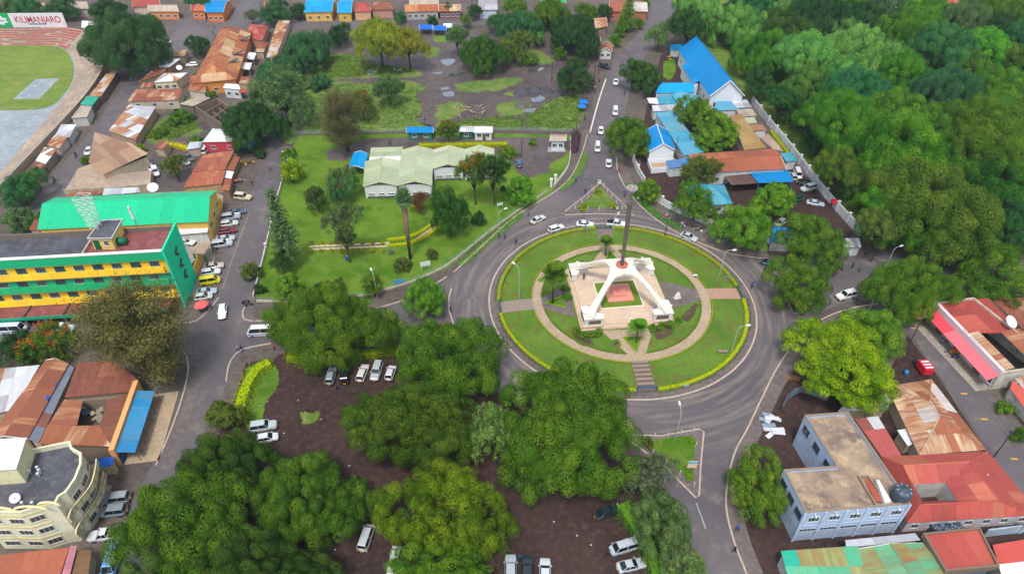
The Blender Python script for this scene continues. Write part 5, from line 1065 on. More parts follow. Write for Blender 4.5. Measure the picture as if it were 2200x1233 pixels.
SH('grey flat roof below the white roof at the compound wall', [(1590, 253, 2.6), (1626, 249, 2.6), (1616, 235, 2.8), (1580, 236, 2.8)], 3, 'greytan')
SH('pale green flat roof at the compound wall', [(1602, 267, 2.5), (1627, 265, 2.5), (1620, 252, 2.7), (1592, 254, 2.7)], 3, 'palegreen')
house('long tan roofed block behind the layered trees', [(1599, 323), (1646, 318), (1592, 246), (1568, 248)], 3.2, 3.7, 'shed', (222, 220, 214), 'tan', 'classroom_wing', 'building', .3, sw=1.8, sl=3.4)
SH('small brown roof beside the tan block', [(1606, 282, 2.5), (1648, 280, 2.5), (1637, 268, 2.7), (1603, 269, 2.7)], 3, 'rust_brown')
sheet('terrace_slab', Gs([(1627, 292), (1650, 288), (1692, 328), (1662, 322)]), .1, 'terrace_concrete')
house('hall with a wide rust red sheet roof', [(1493, 373), (1690, 363), (1661, 320), (1481, 332)], 4.0, 5.0, 'gable0', (226, 226, 224), 'redrust', 'hall', 'hall', .35, win=[6, 2, 0, 0], sw=2.0, sl=4.5)
house('flat bright blue awning before the rust red hall', [(1630, 394), (1706, 391), (1691, 365), (1609, 370)], 3.0, None, 'shed', (70, 110, 150), 'blue', 'awning', 'awning', .2, open_=True, sw=3.5, sl=5)
house('dark slatted pergola roof before the rust red hall', [(1572, 398), (1631, 394), (1610, 374), (1556, 379)], 2.8, None, 'shed', (70, 60, 54), 'dark', 'pergola', 'pergola', .2, open_=True, sw=1.1, sl=9)
house('teal hipped gazebo roof half hidden by an airy tree', [(1478, 446), (1574, 438), (1556, 398), (1468, 402)], 3.3, 6.6, 'pyramid', (222, 226, 228), 'teal', 'gazebo', 'gazebo', .6, sw=1.8, sl=3.5, win=[2, 1, 0, 0])
bg = house('white porch house with a bright blue gable roof', [(1394, 326), (1452, 323), (1436, 281), (1381, 284)], 4.0, 6.3, 'gable1', (238, 240, 244), 'blue', 'house', 'house', .35, win=[0, 0, 0, 3], sw=2.5, sl=5, dirt=.1, rc=(244, 244, 246))
pq = ccw([G(1394, 326, 4), G(1452, 323, 4), G(1459, 346, 3.2), G(1402, 352, 3.2)]); part(bg, wall_ring([Vector(p[:2]) for p in pq], .2, 0, 1.6), 'porch_wall', 'plaster', hx((240, 242, 244), .1)); part(bg, MB().add([(p.x, p.y, .3) for p in pq], [(0, 1, 2, 3)]), 'porch_floor', 'gravel_path')
SH('small white store with a half blue flat roof', [(1440, 362, 3.0), (1476, 358, 3.0), (1480, 340, 3.2), (1430, 346, 3.2)], 3, [((40, 140, 200), .3, 2), ((120, 130, 136), .5, 1)], (232, 234, 236), name='store', win=[2, 0, 0, 0], wz=1.9, wh=.5)
SH('small blue roof at the far end of the church', [(1440, 108, 2.8), (1460, 108, 2.8), (1472, 96, 3.2), (1441, 96, 3.2)], 3, 'skyblue')
SH('small teal roofed store beside the rust red hall', [(1690, 348, 2.8), (1712, 346, 2.8), (1700, 328, 3.0), (1676, 330, 3.0)], 3, 'teal', name='store')
SH('low blue roof under the bright tree at the east road wall', [(1655, 520, 2.8), (1705, 522, 2.8), (1700, 490, 3.2), (1660, 488, 3.2)], 3, 'blue', name='store')
SH('white flat store by the gate pillars', [(1812, 532, 2.6), (1850, 532, 2.6), (1846, 512, 2.8), (1815, 512, 2.8)], 3, 'galv', name='gatehouse', cat='gatehouse')
e = empty('tarpaulin', G(1403, 218, 2.2), 0, 'white tarpaulin stretched beside the teal roof', 'tarpaulin'); tq = [G(1395, 222, 2.2), G(1417, 224, 2.4), G(1410, 211, 2.9), G(1390, 211, 2.7)]; part(e, MB().add(tq + [p - Vector((0, 0, .04)) for p in tq], [(0, 1, 2, 3), (7, 6, 5, 4), (0, 4, 5, 1), (1, 5, 6, 2), (2, 6, 7, 3), (3, 7, 4, 0)]), 'cloth', 'fabric', hx((240, 240, 242)))
for p in tq: part(e, MB().tube([(p.x, p.y, 0), p], .05, 5), 'pole', 'paint', hx((120, 120, 120)))
def pillar_wall(label, px, h, pc, c=(222, 224, 222), name='boundary_wall', step=5.5, t=.25, dirt=.7):
    pts = dense(px, 8); e = empty(name, pts[0], 0, label, 'wall'); part(e, wallstrip(MB(), pts, t, 0, h), 'wall_run', 'plaster', hx(c, dirt)); acc = 0
    for a, c2 in zip(pts, pts[1:]):
        acc += (c2 - a).length
        if acc > step: acc = 0; part(e, MB().box((c2.x, c2.y, 0), (.5, .5, h + .5), math.atan2((c2 - a).y, (c2 - a).x)).box((c2.x, c2.y, h + .5), (.65, .65, .12)), 'pillar', 'plaster', hx(pc, .4))
    return e
pillar_wall('long white pillared wall between the compound and the wood', [(1614, 222), (1655, 275), (1700, 330), (1745, 390), (1790, 445), (1845, 505)], 2.4, (234, 236, 238))
pillar_wall('white pillared wall of the compound along the east road', [(1818, 535), (1760, 530), (1690, 528), (1620, 520), (1560, 500), (1500, 475), (1440, 450), (1400, 425)], 2.0, (232, 234, 234))
pillar_wall('white pillared wall of the compound along the north road', [(1385, 395), (1370, 370), (1358, 340), (1352, 300)], 1.8, (230, 232, 232))
# ------------------------------------------------------------------ shops on the right
S_ = [G(*p, 4.2) for p in ((2077, 720), (2191, 716), (2123, 640), (2040, 648))]
rs_ = empty('shop', centre(S_), 0, 'corner shop with a red sheet roof, white fascia and pink awning', 'shop')
fa, fb = G(2004, 652, 4.4), G(2150, 803, 4.4); sd = (fb - fa).normalized(); so = Vector((sd.y, -sd.x, 0)); so = so if so.x < 0 else -so
roof(rs_, [[fa - so * .4, fa.lerp(fb, .45) - so * .4, S_[1], S_[2]]], 'red', 2.2, 8)
bw = ccw([fa, fb, fb - so * 12.5, fa - so * 9.5]); part(rs_, wall_ring([Vector(p[:2]) for p in bw], .3, 0, 4.0), 'wall', 'plaster', hx((214, 208, 196), .6)); part(rs_, wall_ring([Vector(p[:2]) for p in inset(bw, -.04)], .38, 4.003, 4.75), 'parapet', 'plaster', hx((206, 194, 172), .8))
ff = MB().prism([p[:2] for p in (fa + so * .1, fb + so * .1, fb - so * .6, fa - so * .6)], 3.6, 5.2); fo = part(rs_, ff, 'fascia', 'plaster', hx((232, 214, 218), .2))
for k, (u0, u1) in enumerate(((0, .36), (.365, 1.0))):
    a, c = fa.lerp(fb, u0) + so * .12, fa.lerp(fb, u1) + so * .12; q = [Vector((a.x, a.y, 3.9)), Vector((c.x, c.y, 3.9)), Vector((c.x, c.y, 3.0)) + so * 2.1, Vector((a.x, a.y, 3.0)) + so * 2.1]
    part(rs_, MB().add(q + [p - Vector((0, 0, .06)) for p in q], [(0, 1, 2, 3), (7, 6, 5, 4), (0, 4, 5, 1), (1, 5, 6, 2), (2, 6, 7, 3), (3, 7, 4, 0)]), 'awning', 'paint', hx((232, 74, 88) if k == 0 else (240, 112, 122)))
for k in range(13):
    if k == 4: continue
    q = fa.lerp(fb, .44 + .021 * k) - so * .22; part(rs_, MB().box((q.x, q.y, 5.202), (.14, .34, .02), math.atan2(sd.y, sd.x)).box((q.x + sd.x * .14, q.y + sd.y * .14, 5.202), (.16, .08, .02), math.atan2(sd.y, sd.x)), 'sign_stroke', 'paint', hx((84, 104, 150)), fo)
for k in range(7):
    a, c = fa + so * .02, fb + so * .02; L = (c - a).length
    if k % 2: door(rs_, a, c, L * (k + .5) / 7, 1.8, 2.5, (120, 110, 104), name='shop_door')
    else: window(rs_, a, c, L * (k + .5) / 7, 1.7, .8, 2.4, (230, 230, 230))
sheet('pavement', [fa + so * .1 + Vector((0, 0, 0)), fb + so * .1, fb + so * 3.2, fa + so * 3.6], .12, 'concrete')
roof(rs_, [[fa.lerp(fb, .47) - so * .7, fa.lerp(fb, .97) - so * .7, fa.lerp(fb, .97) - so * 3.2 + Vector((0, 0, .5)), fa.lerp(fb, .47) - so * 3.2 + Vector((0, 0, .5))], [fa.lerp(fb, .5) - so * 8, fa.lerp(fb, .95) - so * 8, fa.lerp(fb, .95) - so * 12 + Vector((0, 0, .4)), fa.lerp(fb, .5) - so * 12 + Vector((0, 0, .4))]], 'tan_rust', 1.3, 3, name='yard_roof')
def dish(label, p, r, c=(236, 236, 236), rz=0.0):
    e = empty('satellite_dish', p, rz, label, 'satellite dish'); link('mast', MB().tube([(0, 0, 0), (0, 0, r * .9)], .06, 6).mesh('mast', 'chrome'), e)
    o = link('reflector', MB().lathe([(.03, -.28 * r), (r * .5, -.2 * r), (r * .8, -.08 * r), (r, .03 * r), (r * .98, .05 * r), (r * .5, -.15 * r), (.02, -.22 * r)], 18).mesh('reflector', 'paint', True), e, hx(c)); o.location = (0, 0, r * 1.05); o.rotation_euler = (R(28), R(18), 0)
    a = link('feed_arm', MB().tube([(r * .6, 0, 0), (0, 0, r * .7)], .03, 4).tube([(-r * .6, 0, 0), (0, 0, r * .7)], .03, 4).mesh('feed_arm', 'chrome'), e); a.location = o.location; a.rotation_euler = o.rotation_euler; return e
dish('big white satellite dish on the red shop roof', G(2166, 702, 4.4), 1.35); dish('large white satellite dish behind the green hall', G(332, 413, 3.0), 1.4)
dish('white satellite dish on the grey roof of the cream building', G(37, 1076, 9.3), .75); dish('small dish on the red courtyard roof', G(2030, 1092, 4.0), .55); dish('white dish on the long house roof by the cream wall', G(387, 152, 4.2), 1.0)
planes_house('brown sheet roof behind the red shop at the picture edge', [(2125, 640, 3.6), (2240, 640, 3.6), (2240, 720, 3.2), (2196, 708, 3.2)], [[(2240, 720, 3.2), (2196, 708, 3.2), (2130, 641, 3.6), (2240, 640, 3.6)]], 'rust_brown')
planes_house('orange pink roofed house at the picture edge on the shop street', [(2170, 835, 3.2), (2176, 816, 3.6), (2260, 830, 3.6), (2260, 930, 3.2)], [[(2170, 835, 3.2), (2176, 816, 3.6), (2250, 870, 3.6), (2240, 930, 3.2)]], 'pinkred', (226, 224, 214))
planes_house('tan roof beside the orange pink roof at the picture edge', [(2180, 812, 3.6), (2250, 806, 3.6), (2260, 850, 3.4), (2200, 838, 3.4)], [[(2200, 838, 3.4), (2260, 850, 3.4), (2250, 806, 3.6), (2180, 812, 3.6)]], 'tan_rust')
house('house with a long rusty and cream hipped roof beside the shop street', [(1975, 978), (2118, 966), (2000, 815), (1905, 830)], 3.3, 5.4, 'hip1', (204, 190, 168), 'tan_rust', 'house', 'house', .4, sw=1.6, sl=3.2)
# red courtyard house
O = [(1894, 981, 3.3), (2122, 970, 3.3), (2235, 1105, 3.3), (1950, 1123, 3.3)]; Hh = [(1962, 1041, 4.0), (2031, 1036, 4.0), (2058, 1076, 4.0), (1984, 1077, 4.0)]
Og, Hg = [G(*p) for p in O], [G(*p) for p in Hh]; Rg = [a.lerp(c, .55) for a, c in zip(Og, Hg)]
for p in Rg: p.z = 5.4
cy = empty('courtyard_house', centre(Og), 0, 'red-roofed courtyard house with a square light well', 'house')
Wq = inset(ccw(Og), .4); part(cy, MB().add([(p.x, p.y, z) for z in (0, 3.3) for p in Wq], [(i, (i + 1) % 4, 4 + (i + 1) % 4, 4 + i) for i in range(4)]), 'wall', 'plaster', hx((204, 196, 204), .5))
Hw = ccw(Hg); part(cy, MB().add([(p.x, p.y, z) for z in (0, 4.0) for p in Hw], [((i + 1) % 4, i, 4 + i, 4 + (i + 1) % 4) for i in range(4)]), 'light_well_wall', 'plaster', hx((200, 198, 194), .6))
roof(cy, [[Og[i], Og[(i + 1) % 4], Rg[(i + 1) % 4], Rg[i]] for i in range(4)] + [[Hg[(i + 1) % 4], Hg[i], Rg[i], Rg[(i + 1) % 4]] for i in range(4)], 'redfade', 2.0, 3.6, [(Rg[i], Rg[(i + 1) % 4]) for i in range(4)] + [(Og[i], Rg[i]) for i in range(4)])
fr = [p for p in Wq]; i0 = min(range(4), key=lambda i: (fr[i].y + fr[(i + 1) % 4].y)); a, c = fr[i0], fr[(i0 + 1) % 4]
for k in range(7): window(cy, a, c, (c - a).length * (k + .5) / 7, 1.2, 1.0, 2.2)
pnl = empty('solar_panel', G(2114, 1022, 4.6), 0, 'small solar panel lying on the red courtyard roof', 'solar panel'); p = G(2114, 1022, 4.75); part(pnl, MB().box(p, (1.5, 1.1, .06), -.2), 'frame', 'paint', hx((226, 228, 230))); part(pnl, MB().box(p + Vector((0, 0, .065)), (1.2, .8, .02), -.2), 'cells', 'car_glass')
# blue grey flat-roofed building
fl, Wf = flat('blue grey two-storey building with a tan L-shaped flat roof', [(1731, 1101), (1956, 1082), (1821, 885), (1729, 892), (1797, 1001), (1684, 1009)], 8.0, (180, 200, 228), 'roof_deck_tan', .55, win=None, coping=(150, 132, 112))
i0 = min(range(6), key=lambda i: Wf[i].y + Wf[(i + 1) % 6].y); a, c = Wf[i0], Wf[(i0 + 1) % 6]; L = (c - a).length
for k in range(5): window(fl, a, c, L * (k + .55) / 5, 1.7, 5.3, 6.6, (206, 210, 214), bars=2); window(fl, a, c, L * (k + .5) / 5, 2.6, 2.6, 3.4, (170, 180, 190), bars=3)
part(fl, MB().prism([p[:2] for p in (a, c, c + Vector((0, -.08)), a + Vector((0, -.08)))], 4.0, 4.3), 'band', 'plaster', hx((172, 190, 214), .3))
for k in range(6): p = a.lerp(c, k / 5); part(fl, MB().box((p.x, p.y - .06, 0), (.35, .25, 7.9), 0), 'pilaster', 'plaster', hx((188, 206, 230), .4))
for i in range(6):
    a, c = Wf[i], Wf[(i + 1) % 6]
    if i != i0 and (c - a).length > 6 and (a - c).y * 0 == 0:
        d = (c - a).normalized(); nn = Vector((d.y, -d.x))
        if nn.x < -.3:
            for k in range(3): window(fl, a, c, (c - a).length * (k + .5) / 3, 1.6, 5.2, 6.6, (60, 64, 70), bars=2)
for k, u in enumerate((.1, .3, .5, .7, .9)): p = Wf[i0].lerp(Wf[(i0 + 1) % 6], u); part(fl, MB().tube([(p.x, p.y + .1, 7.5), (p.x, p.y - .7, 7.35)], .08, 6), 'spout', 'paint', hx((226, 228, 230)))
part(fl, wall_ring([Vector(p[:2]) for p in ccw([G(*q, 7.9) for q in ((1843, 1022), (1866, 1021), (1908, 1084), (1882, 1086))])], .2, 7.46, 8.1), 'stair_curb', 'plaster', hx((160, 140, 118), .7))
for k in range(9):
    t = (k + .5) / 9; p, q = G(1860, 1026, 7.6).lerp(G(1882, 1080, 7.6), t), G(1868, 1025, 7.6).lerp(G(1892, 1079, 7.6), t); part(fl, MB().box(((p.x + q.x) / 2, (p.y + q.y) / 2, 7.46), (1.1, .34, .1 + .05 * k), -.2), 'stair_step', 'stone', hx((186, 92, 70), .5))
wedge_ = [G(*q, 7.6) for q in ((1878, 1038), (1884, 1038), (1910, 1084), (1896, 1086))]; part(fl, MB().prism([p[:2] for p in wedge_], 7.46, 8.6), 'stair_side', 'plaster', hx((226, 226, 224), .3))
def poly_tank(label, p, r, h, c=(70, 80, 92)):
    e = empty('water_tank', p, 0, label, 'water tank'); prof = [(r * .96, 0)]; k = 7
    for i in range(k): prof += [(r, h * .85 * (i + .15) / k), (r, h * .85 * (i + .75) / k), (r * .95, h * .85 * (i + .88) / k)]
    prof += [(r * .9, h * .88), (r * .5, h * .96), (r * .22, h * .97), (r * .22, h), (.02, h)]
    link('barrel', MB().lathe(prof, 18).mesh('barrel', 'paint', True), e, hx(c))
    for i in range(8): a = i * math.pi / 4; link('lid_rib', MB().box((r * .55 * math.cos(a), r * .55 * math.sin(a), h * .9), (r * .6, .08, .1), a).mesh('lid_rib', 'paint'), e, hx((190, 200, 206)))
    return e
poly_tank('dark ribbed water tank on the tan flat roof', G(1931, 1070, 7.45), 1.35, 2.6)
for i, (x, y) in enumerate(((2004, 1140), (2026, 1142), (2045, 1138))): poly_tank('dark water tank on the ground before the red courtyard house, %s of three' % ['westernmost', 'middle', 'easternmost'][i], G(x, y), 1.0, 2.0, (62, 76, 92))
pf = empty('porch_floor', G(1760, 970, 0), 0, 'tan concrete porch floor in the angle of the blue grey building', 'porch'); part(pf, MB().prism([G(*q)[:2] for q in ((1708, 950), (1735, 945), (1790, 1030), (1755, 1040))], 0, .25), 'floor_slab', 'gravel_path'); p = G(1738, 1000); part(pf, MB().tube([(p.x, p.y, .25), (p.x, p.y, 4.6)], .2, 8), 'column', 'plaster', hx((206, 196, 180), .5))
# green and red roofs at the lower edge
planes_house('teal green patched roof at the lower edge', [(1700, 1262, 3.2), (1868, 1262, 3.2), (1842, 1172, 3.6), (1677, 1183, 3.6)], [[(1700, 1262, 3.2), (1868, 1262, 3.2), (1842, 1172, 3.6), (1677, 1183, 3.6)]], 'tealgreen', (200, 204, 204), sw=2.2, sl=4)
house('green roof streaked with rust at the lower edge', [(1880, 1275), (2056, 1262), (1983, 1166), (1833, 1180)], 3.4, 4.2, 'gable1', (206, 204, 196), 'greenrust', 'house', 'house', .3, sw=1.7, sl=4)
planes_house('grey lean-to roof below the blue grey building', [(1818, 1176, 3.3), (1978, 1160, 3.3), (1966, 1145, 3.0), (1816, 1160, 3.0)], [[(1966, 1145, 3.0), (1816, 1160, 3.0), (1818, 1176, 3.3), (1978, 1160, 3.3)]], 'galv', name='lean_to', cat='shed')
flat_red = planes_house('flat red roof with a grey parapet at the lower edge', [(2031, 1226, 3.8), (2142, 1216, 3.8), (2102, 1138, 4.0), (1983, 1150, 4.0)], [[(2031, 1226, 3.8), (2142, 1216, 3.8), (2102, 1138, 4.0), (1983, 1150, 4.0)]], 'red', (96, 108, 130), sw=2.6, sl=10)
part(flat_red, wall_ring([Vector(p[:2]) for p in ccw([G(2030, 1229, 3.9), G(2146, 1218, 3.9), G(2103, 1134, 3.9), G(1981, 1147, 3.9)])], .3, 3.2, 4.3), 'parapet', 'plaster', hx((128, 110, 92), .8))
planes_house('red roof with white sheets at the lower corner', [(2160, 1262, 3.6), (2262, 1250, 3.6), (2232, 1153, 3.8), (2132, 1170, 3.8)], [[(2160, 1262, 3.6), (2262, 1250, 3.6), (2232, 1153, 3.8), (2132, 1170, 3.8)]], [((206, 84, 76), .15, 3), ((232, 232, 234), .05, 1)], (214, 208, 200), sw=2.4, sl=4)
pillar_wall('pale blue garden wall below the red courtyard house', [(2112, 1152), (2160, 1146), (2230, 1138)], 2.0, (180, 196, 214), (176, 196, 216))
planes_house('brown red shed with a loose white sheet behind the blue grey building', [(1898, 986, 3.0), (1938, 980, 3.0), (1886, 894, 3.2), (1836, 900, 3.2)], [[(1898, 986, 3.0), (1938, 980, 3.0), (1886, 894, 3.2), (1836, 900, 3.2)]], [((150, 84, 76), .4, 3), ((196, 96, 92), .2, 1.5), ((216, 218, 220), .1, .8)], sw=2.0, sl=3)
planes_house('grey rusty shed under the lime tree', [(1800, 884, 2.6), (1905, 880, 2.6), (1920, 840, 3.0), (1830, 850, 3.0)], [[(1800, 884, 2.6), (1905, 880, 2.6), (1920, 840, 3.0), (1830, 850, 3.0)]], 'galv', name='shed', cat='shed')
planes_house('small white roof beside the dark yard of the hipped house', [(1950, 958, 2.6), (1972, 950, 2.6), (1952, 920, 2.8), (1927, 924, 2.8)], [[(1950, 958, 2.6), (1972, 950, 2.6), (1952, 920, 2.8), (1927, 924, 2.8)]], 'white', name='shed', cat='shed')
e = empty('sheet_fence', G(1680, 880), 0, 'fence of leaning blue grey metal sheets round the bare yard', 'fence'); fp = [(1678, 885), (1690, 862), (1705, 848), (1722, 842), (1738, 846), (1756, 852), (1775, 860)]
for i, (a, c) in enumerate(zip(fp, fp[1:])):
    a, c = G(*a), G(*c); t = Vector((rnd.uniform(-.4, .4), rnd.uniform(-.5, .3), 0)); q = [a, c, c + t + Vector((0, 0, 2.1)), a + t + Vector((0, 0, 1.9))]; d = (c - a).normalized(); nn = Vector((d.y, -d.x, 0)) * .05
    part(e, MB().add(q + [p + nn for p in q], [(0, 1, 2, 3), (7, 6, 5, 4), (0, 4, 5, 1), (1, 5, 6, 2), (2, 6, 7, 3), (3, 7, 4, 0)]), 'fence_sheet', 'sheet_metal', hx([(130, 152, 172), (120, 160, 184), (150, 164, 178)][i % 3], .25)); part(e, MB().tube([a + nn, a + nn + Vector((0, 0, 2.2))], .06, 5), 'post', 'paint', hx((96, 80, 66)))
e = empty('scrap_sheets', G(1655, 905), 0, 'heap of white and blue metal sheets by the roadside ditch', 'scrap heap')
for k in range(10): p = G(1630 + rnd.uniform(0, 50), 890 + rnd.uniform(0, 48)); part(e, MB().box(p + Vector((0, 0, .06 + .05 * k)), (rnd.uniform(1.6, 2.6), .85, .04), rnd.uniform(-.5, .9)), 'loose_sheet', 'sheet_metal', hx([(226, 230, 232), (140, 166, 186), (206, 212, 216)][k % 3], .2))
# ------------------------------------------------------------------ rusty roofs at lower left
house('long rusty striped roof in the lower left block', [(-30, 946), (60, 942), (148, 782), (98, 773)], 3.4, 4.4, 'gable1', (150, 132, 118), 'rust', 'shed', 'shed', .2, sw=1.4, sl=4.2)
planes_house('patched white and rusty roof beside the long striped roof', [(-60, 900, 3.2), (30, 880, 3.2), (86, 784, 3.6), (-40, 796, 3.6)], [[(-60, 900, 3.2), (30, 880, 3.2), (86, 784, 3.6), (-40, 796, 3.6)]], 'mixed', name='shed', cat='shed', sw=2.2, sl=4)
planes_house('wide dark brown rusty roof at the street corner', [(139, 854, 3.4), (288, 841, 3.4), (295, 814, 3.5), (246, 773, 4.2), (168, 779, 4.2)], [[(139, 854, 3.4), (288, 841, 3.4), (295, 814, 3.6), (246, 773, 4.2), (168, 779, 4.2)]], [((124, 74, 62), .5, 6), ((146, 92, 72), .7, 2), ((226, 226, 228), .1, .35)], (176, 150, 120), sw=1.6, sl=4)
lo = empty('shop_row', G(240, 900), 0, 'rusty roofed shops round a junk yard behind the blue street awning', 'shop'); P_ = lambda *q: [G(*w) for w in q]
roof(lo, [P_((241, 960, 3.6), (288, 845, 3.6), (231, 858, 3.8), (214, 914, 3.8)), P_((84, 953, 3.2), (241, 960, 3.6), (214, 914, 3.8), (166, 914, 3.8), (104, 912, 3.4)), P_((104, 912, 3.4), (139, 858, 3.2), (178, 862, 3.6), (166, 914, 3.8))], ['rust_brown', 'tan_rust', 'rust'], 1.5, 4)
lw = ccw([G(*q, 3.3) for q in ((84, 953), (241, 960), (288, 845), (139, 858))]); part(lo, wall_ring([Vector(p[:2]) for p in inset(lw, .2)], .25, 0, 3.1), 'wall', 'plaster', hx((150, 130, 112), .8))
pa, pb = G(244, 966, 4.4), G(297, 816, 4.4); ax = (pb - pa).normalized(); ao = Vector((ax.y, -ax.x, 0)); part(lo, MB().prism([p[:2] for p in (pa, pb, pb - ao * .9, pa - ao * .9)], 0, 4.4), 'orange_parapet', 'plaster', hx((240, 176, 112), .3))
q = [Vector((pa.x, pa.y, 3.7)), Vector((pb.x, pb.y, 3.7)) - ax * 2, Vector((pb.x, pb.y, 3.0)) - ax * 2 + ao * 3.0, Vector((pa.x, pa.y, 3.0)) + ao * 3.0]; roof(lo, [[q[3], q[2], q[1], q[0]]], [((20, 140, 196), .12, 3), ((40, 150, 200), .2, 2)], 1.3, 4, name='awning')
for k in range(9): p = pa.lerp(pb, (k + .3) / 9) + ao * 2.8; part(lo, MB().tube([(p.x, p.y, 0), (p.x, p.y, 3.0)], .07, 6), 'awning_post', 'paint', hx((120, 120, 124)))
for k in range(8): door(lo, pa, pb, (pb - pa).length * (k + .6) / 8.5, 2.2, 2.4, [(40, 90, 140), (120, 70, 50), (60, 60, 64)][k % 3], name='shop_door')
sheet('pavement', [pa + ao * .2, pb + ao * .2, pb + ao * 6.0, pa + ao * 6.0], .14, 'gravel_path')
jk = empty('junk_pile', G(198, 895), 0, 'pile of white boards and scrap in the junk yard', 'junk pile')
for k in range(14): p = G(180 + rnd.uniform(0, 45), 870 + rnd.uniform(0, 40)); part(jk, MB().box(p + Vector((0, 0, .1 * k)), (rnd.uniform(.6, 2.2), rnd.uniform(.4, 1.2), .2), rnd.uniform(0, 3)), 'scrap_board', 'paint', hx([(206, 204, 198), (150, 140, 124), (110, 134, 150), (180, 160, 130)][k % 4]))
e = empty('tarpaulin', G(110, 880, 3.4), 0, 'bright blue tarpaulin draped along the gutter between the rusty roofs', 'tarpaulin'); tq = dense([(128, 842), (118, 866), (106, 888)], 6)
b = MB()
for k in range(len(tq) - 1):
    for j in range(4):
        f = lambda a, w: G(0, 0) * 0 + Vector((a.x - .9 + w * .55, a.y, 3.5 + .25 * math.sin(w * 1.4 + a.y * 1.7)))
        b.quad(f(tq[k], j), f(tq[k], j + 1), f(tq[k + 1], j + 1), f(tq[k + 1], j))
part(e, b, 'cloth', 'fabric', hx((0, 96, 206)), smooth=True)
planes_house('grey sheet gutter roof strip between the rusty roofs', [(60, 944, 3.2), (84, 950, 3.2), (160, 790, 3.2), (148, 783, 3.2)], [[(60, 944, 3.2), (84, 950, 3.2), (160, 790, 3.2), (148, 783, 3.2)]], [((112, 136, 152), .3, 2), ((126, 84, 76), .5, 1)], name='shed', cat='shed', sw=1.6, sl=2.6)
planes_house('rusty roof with a grey patch at the lower left corner', [(-40, 1300, 3.4), (118, 1270, 3.4), (149, 1176, 3.8), (-40, 1196, 3.8)], [[(-40, 1300, 3.4), (118, 1270, 3.4), (149, 1176, 3.8), (-40, 1196, 3.8)]], [((178, 100, 74), .5, 5), ((206, 212, 210), .2, 1)], sw=2.0, sl=4)
planes_house('pink painted sheet strip beside the lower left rusty roof', [(120, 1275, 3.9), (140, 1275, 3.6), (166, 1172, 3.6), (151, 1172, 3.9)], [[(140, 1275, 3.6), (166, 1172, 3.6), (151, 1172, 3.9), (120, 1275, 3.9)]], [((214, 140, 160), .35, 1)], name='lean_to', cat='shed')
planes_house('brown sheet awning above the blue car at the lower edge', [(142, 1275, 3.2), (184, 1275, 2.8), (197, 1182, 2.8), (168, 1180, 3.2)], [[(184, 1275, 2.8), (197, 1182, 2.8), (168, 1180, 3.2), (142, 1275, 3.2)]], [((122, 96, 66), .4, 1)], name='awning', cat='awning')
planes_house('small cream kiosk under a blue tarpaulin', [(200, 1006, 2.7), (243, 1000, 2.7), (245, 981, 2.9), (203, 986, 2.9)], [[(200, 1006, 2.7), (243, 1000, 2.7), (245, 981, 2.9), (203, 986, 2.9)]], [((10, 96, 200), 0, 1)], (224, 214, 160), 'kiosk', 'kiosk', sw=4, sl=4)
# ------------------------------------------------------------------ cream building with curved balconies
ZT = 10.2; out = [(0, 1100), (43, 1101), (89, 1087), (119, 1082), (127, 1066), (142, 1057), (162, 1029), (175, 996), (175, 973), (155, 962), (150, 948), (109, 956), (63, 966), (40, 985), (-60, 990), (-60, 1100)]
cb, Wc = flat('cream three-storey building with scalloped parapet and curved balconies', out, ZT, (232, 228, 198), 'roof_deck_grey', .9, coping=(240, 232, 188), dirt=.3)
for z, px in ((6.6, [(206, 985), (204, 1005), (194, 1040), (170, 1072), (152, 1094), (146, 1112)]), (3.3, [(222, 1012), (219, 1032), (208, 1068), (184, 1104), (166, 1130), (162, 1146)])):
    o_ = catmull([G(*p, z + 1.0) for p in px], 5); i_ = [G(*p, ZT) for p in ((170, 970), (176, 985), (175, 997), (162, 1029), (142, 1058), (120, 1082))]; i_ = catmull(i_, 5); m_ = min(len(o_), len(i_)); b = MB(); sb = MB()
    for k in range(m_ - 1):
        for zz, fl_ in ((z, 0), (z - .25, 1)): f = [(i_[k].x, i_[k].y, zz), (o_[k].x, o_[k].y, zz), (o_[k + 1].x, o_[k + 1].y, zz), (i_[k + 1].x, i_[k + 1].y, zz)]; b.quad(*(f if not fl_ else f[::-1]))
    bl = part(cb, b, 'balcony', 'gravel_path'); part(cb, wallstrip(MB(), o_[:m_], .22, z - .3, z + .95), 'balustrade', 'plaster', hx((234, 222, 170), .3), bl); rail = [p * 1 for p in o_[:m_]]
    part(cb, MB().tube([(p.x, p.y, z + 1.15) for p in offset(rail, .3)], .05, 5), 'rail', 'paint', hx((90, 84, 76)), bl)
    for k in range(0, m_, 3): p = offset(rail, .3)[k]; part(cb, MB().tube([(p.x, p.y, z), (p.x, p.y, z + 1.15)], .04, 5), 'baluster', 'paint', hx((90, 84, 76)), bl)
tq = [G(*p) for p in ((241, 1046), (230, 1080), (211, 1112), (190, 1145), (173, 1166), (150, 1150), (190, 1060), (205, 1030))]; sheet('terrace', tq, .2, 'terrace_concrete')
i0 = [k for k in range(len(Wc)) if (Wc[(k + 1) % len(Wc)] - Wc[k]).length > 2.2 and ((Wc[(k + 1) % len(Wc)] - Wc[k]).normalized().x > .6 or (Wc[(k + 1) % len(Wc)] - Wc[k]).normalized().y > .3)]
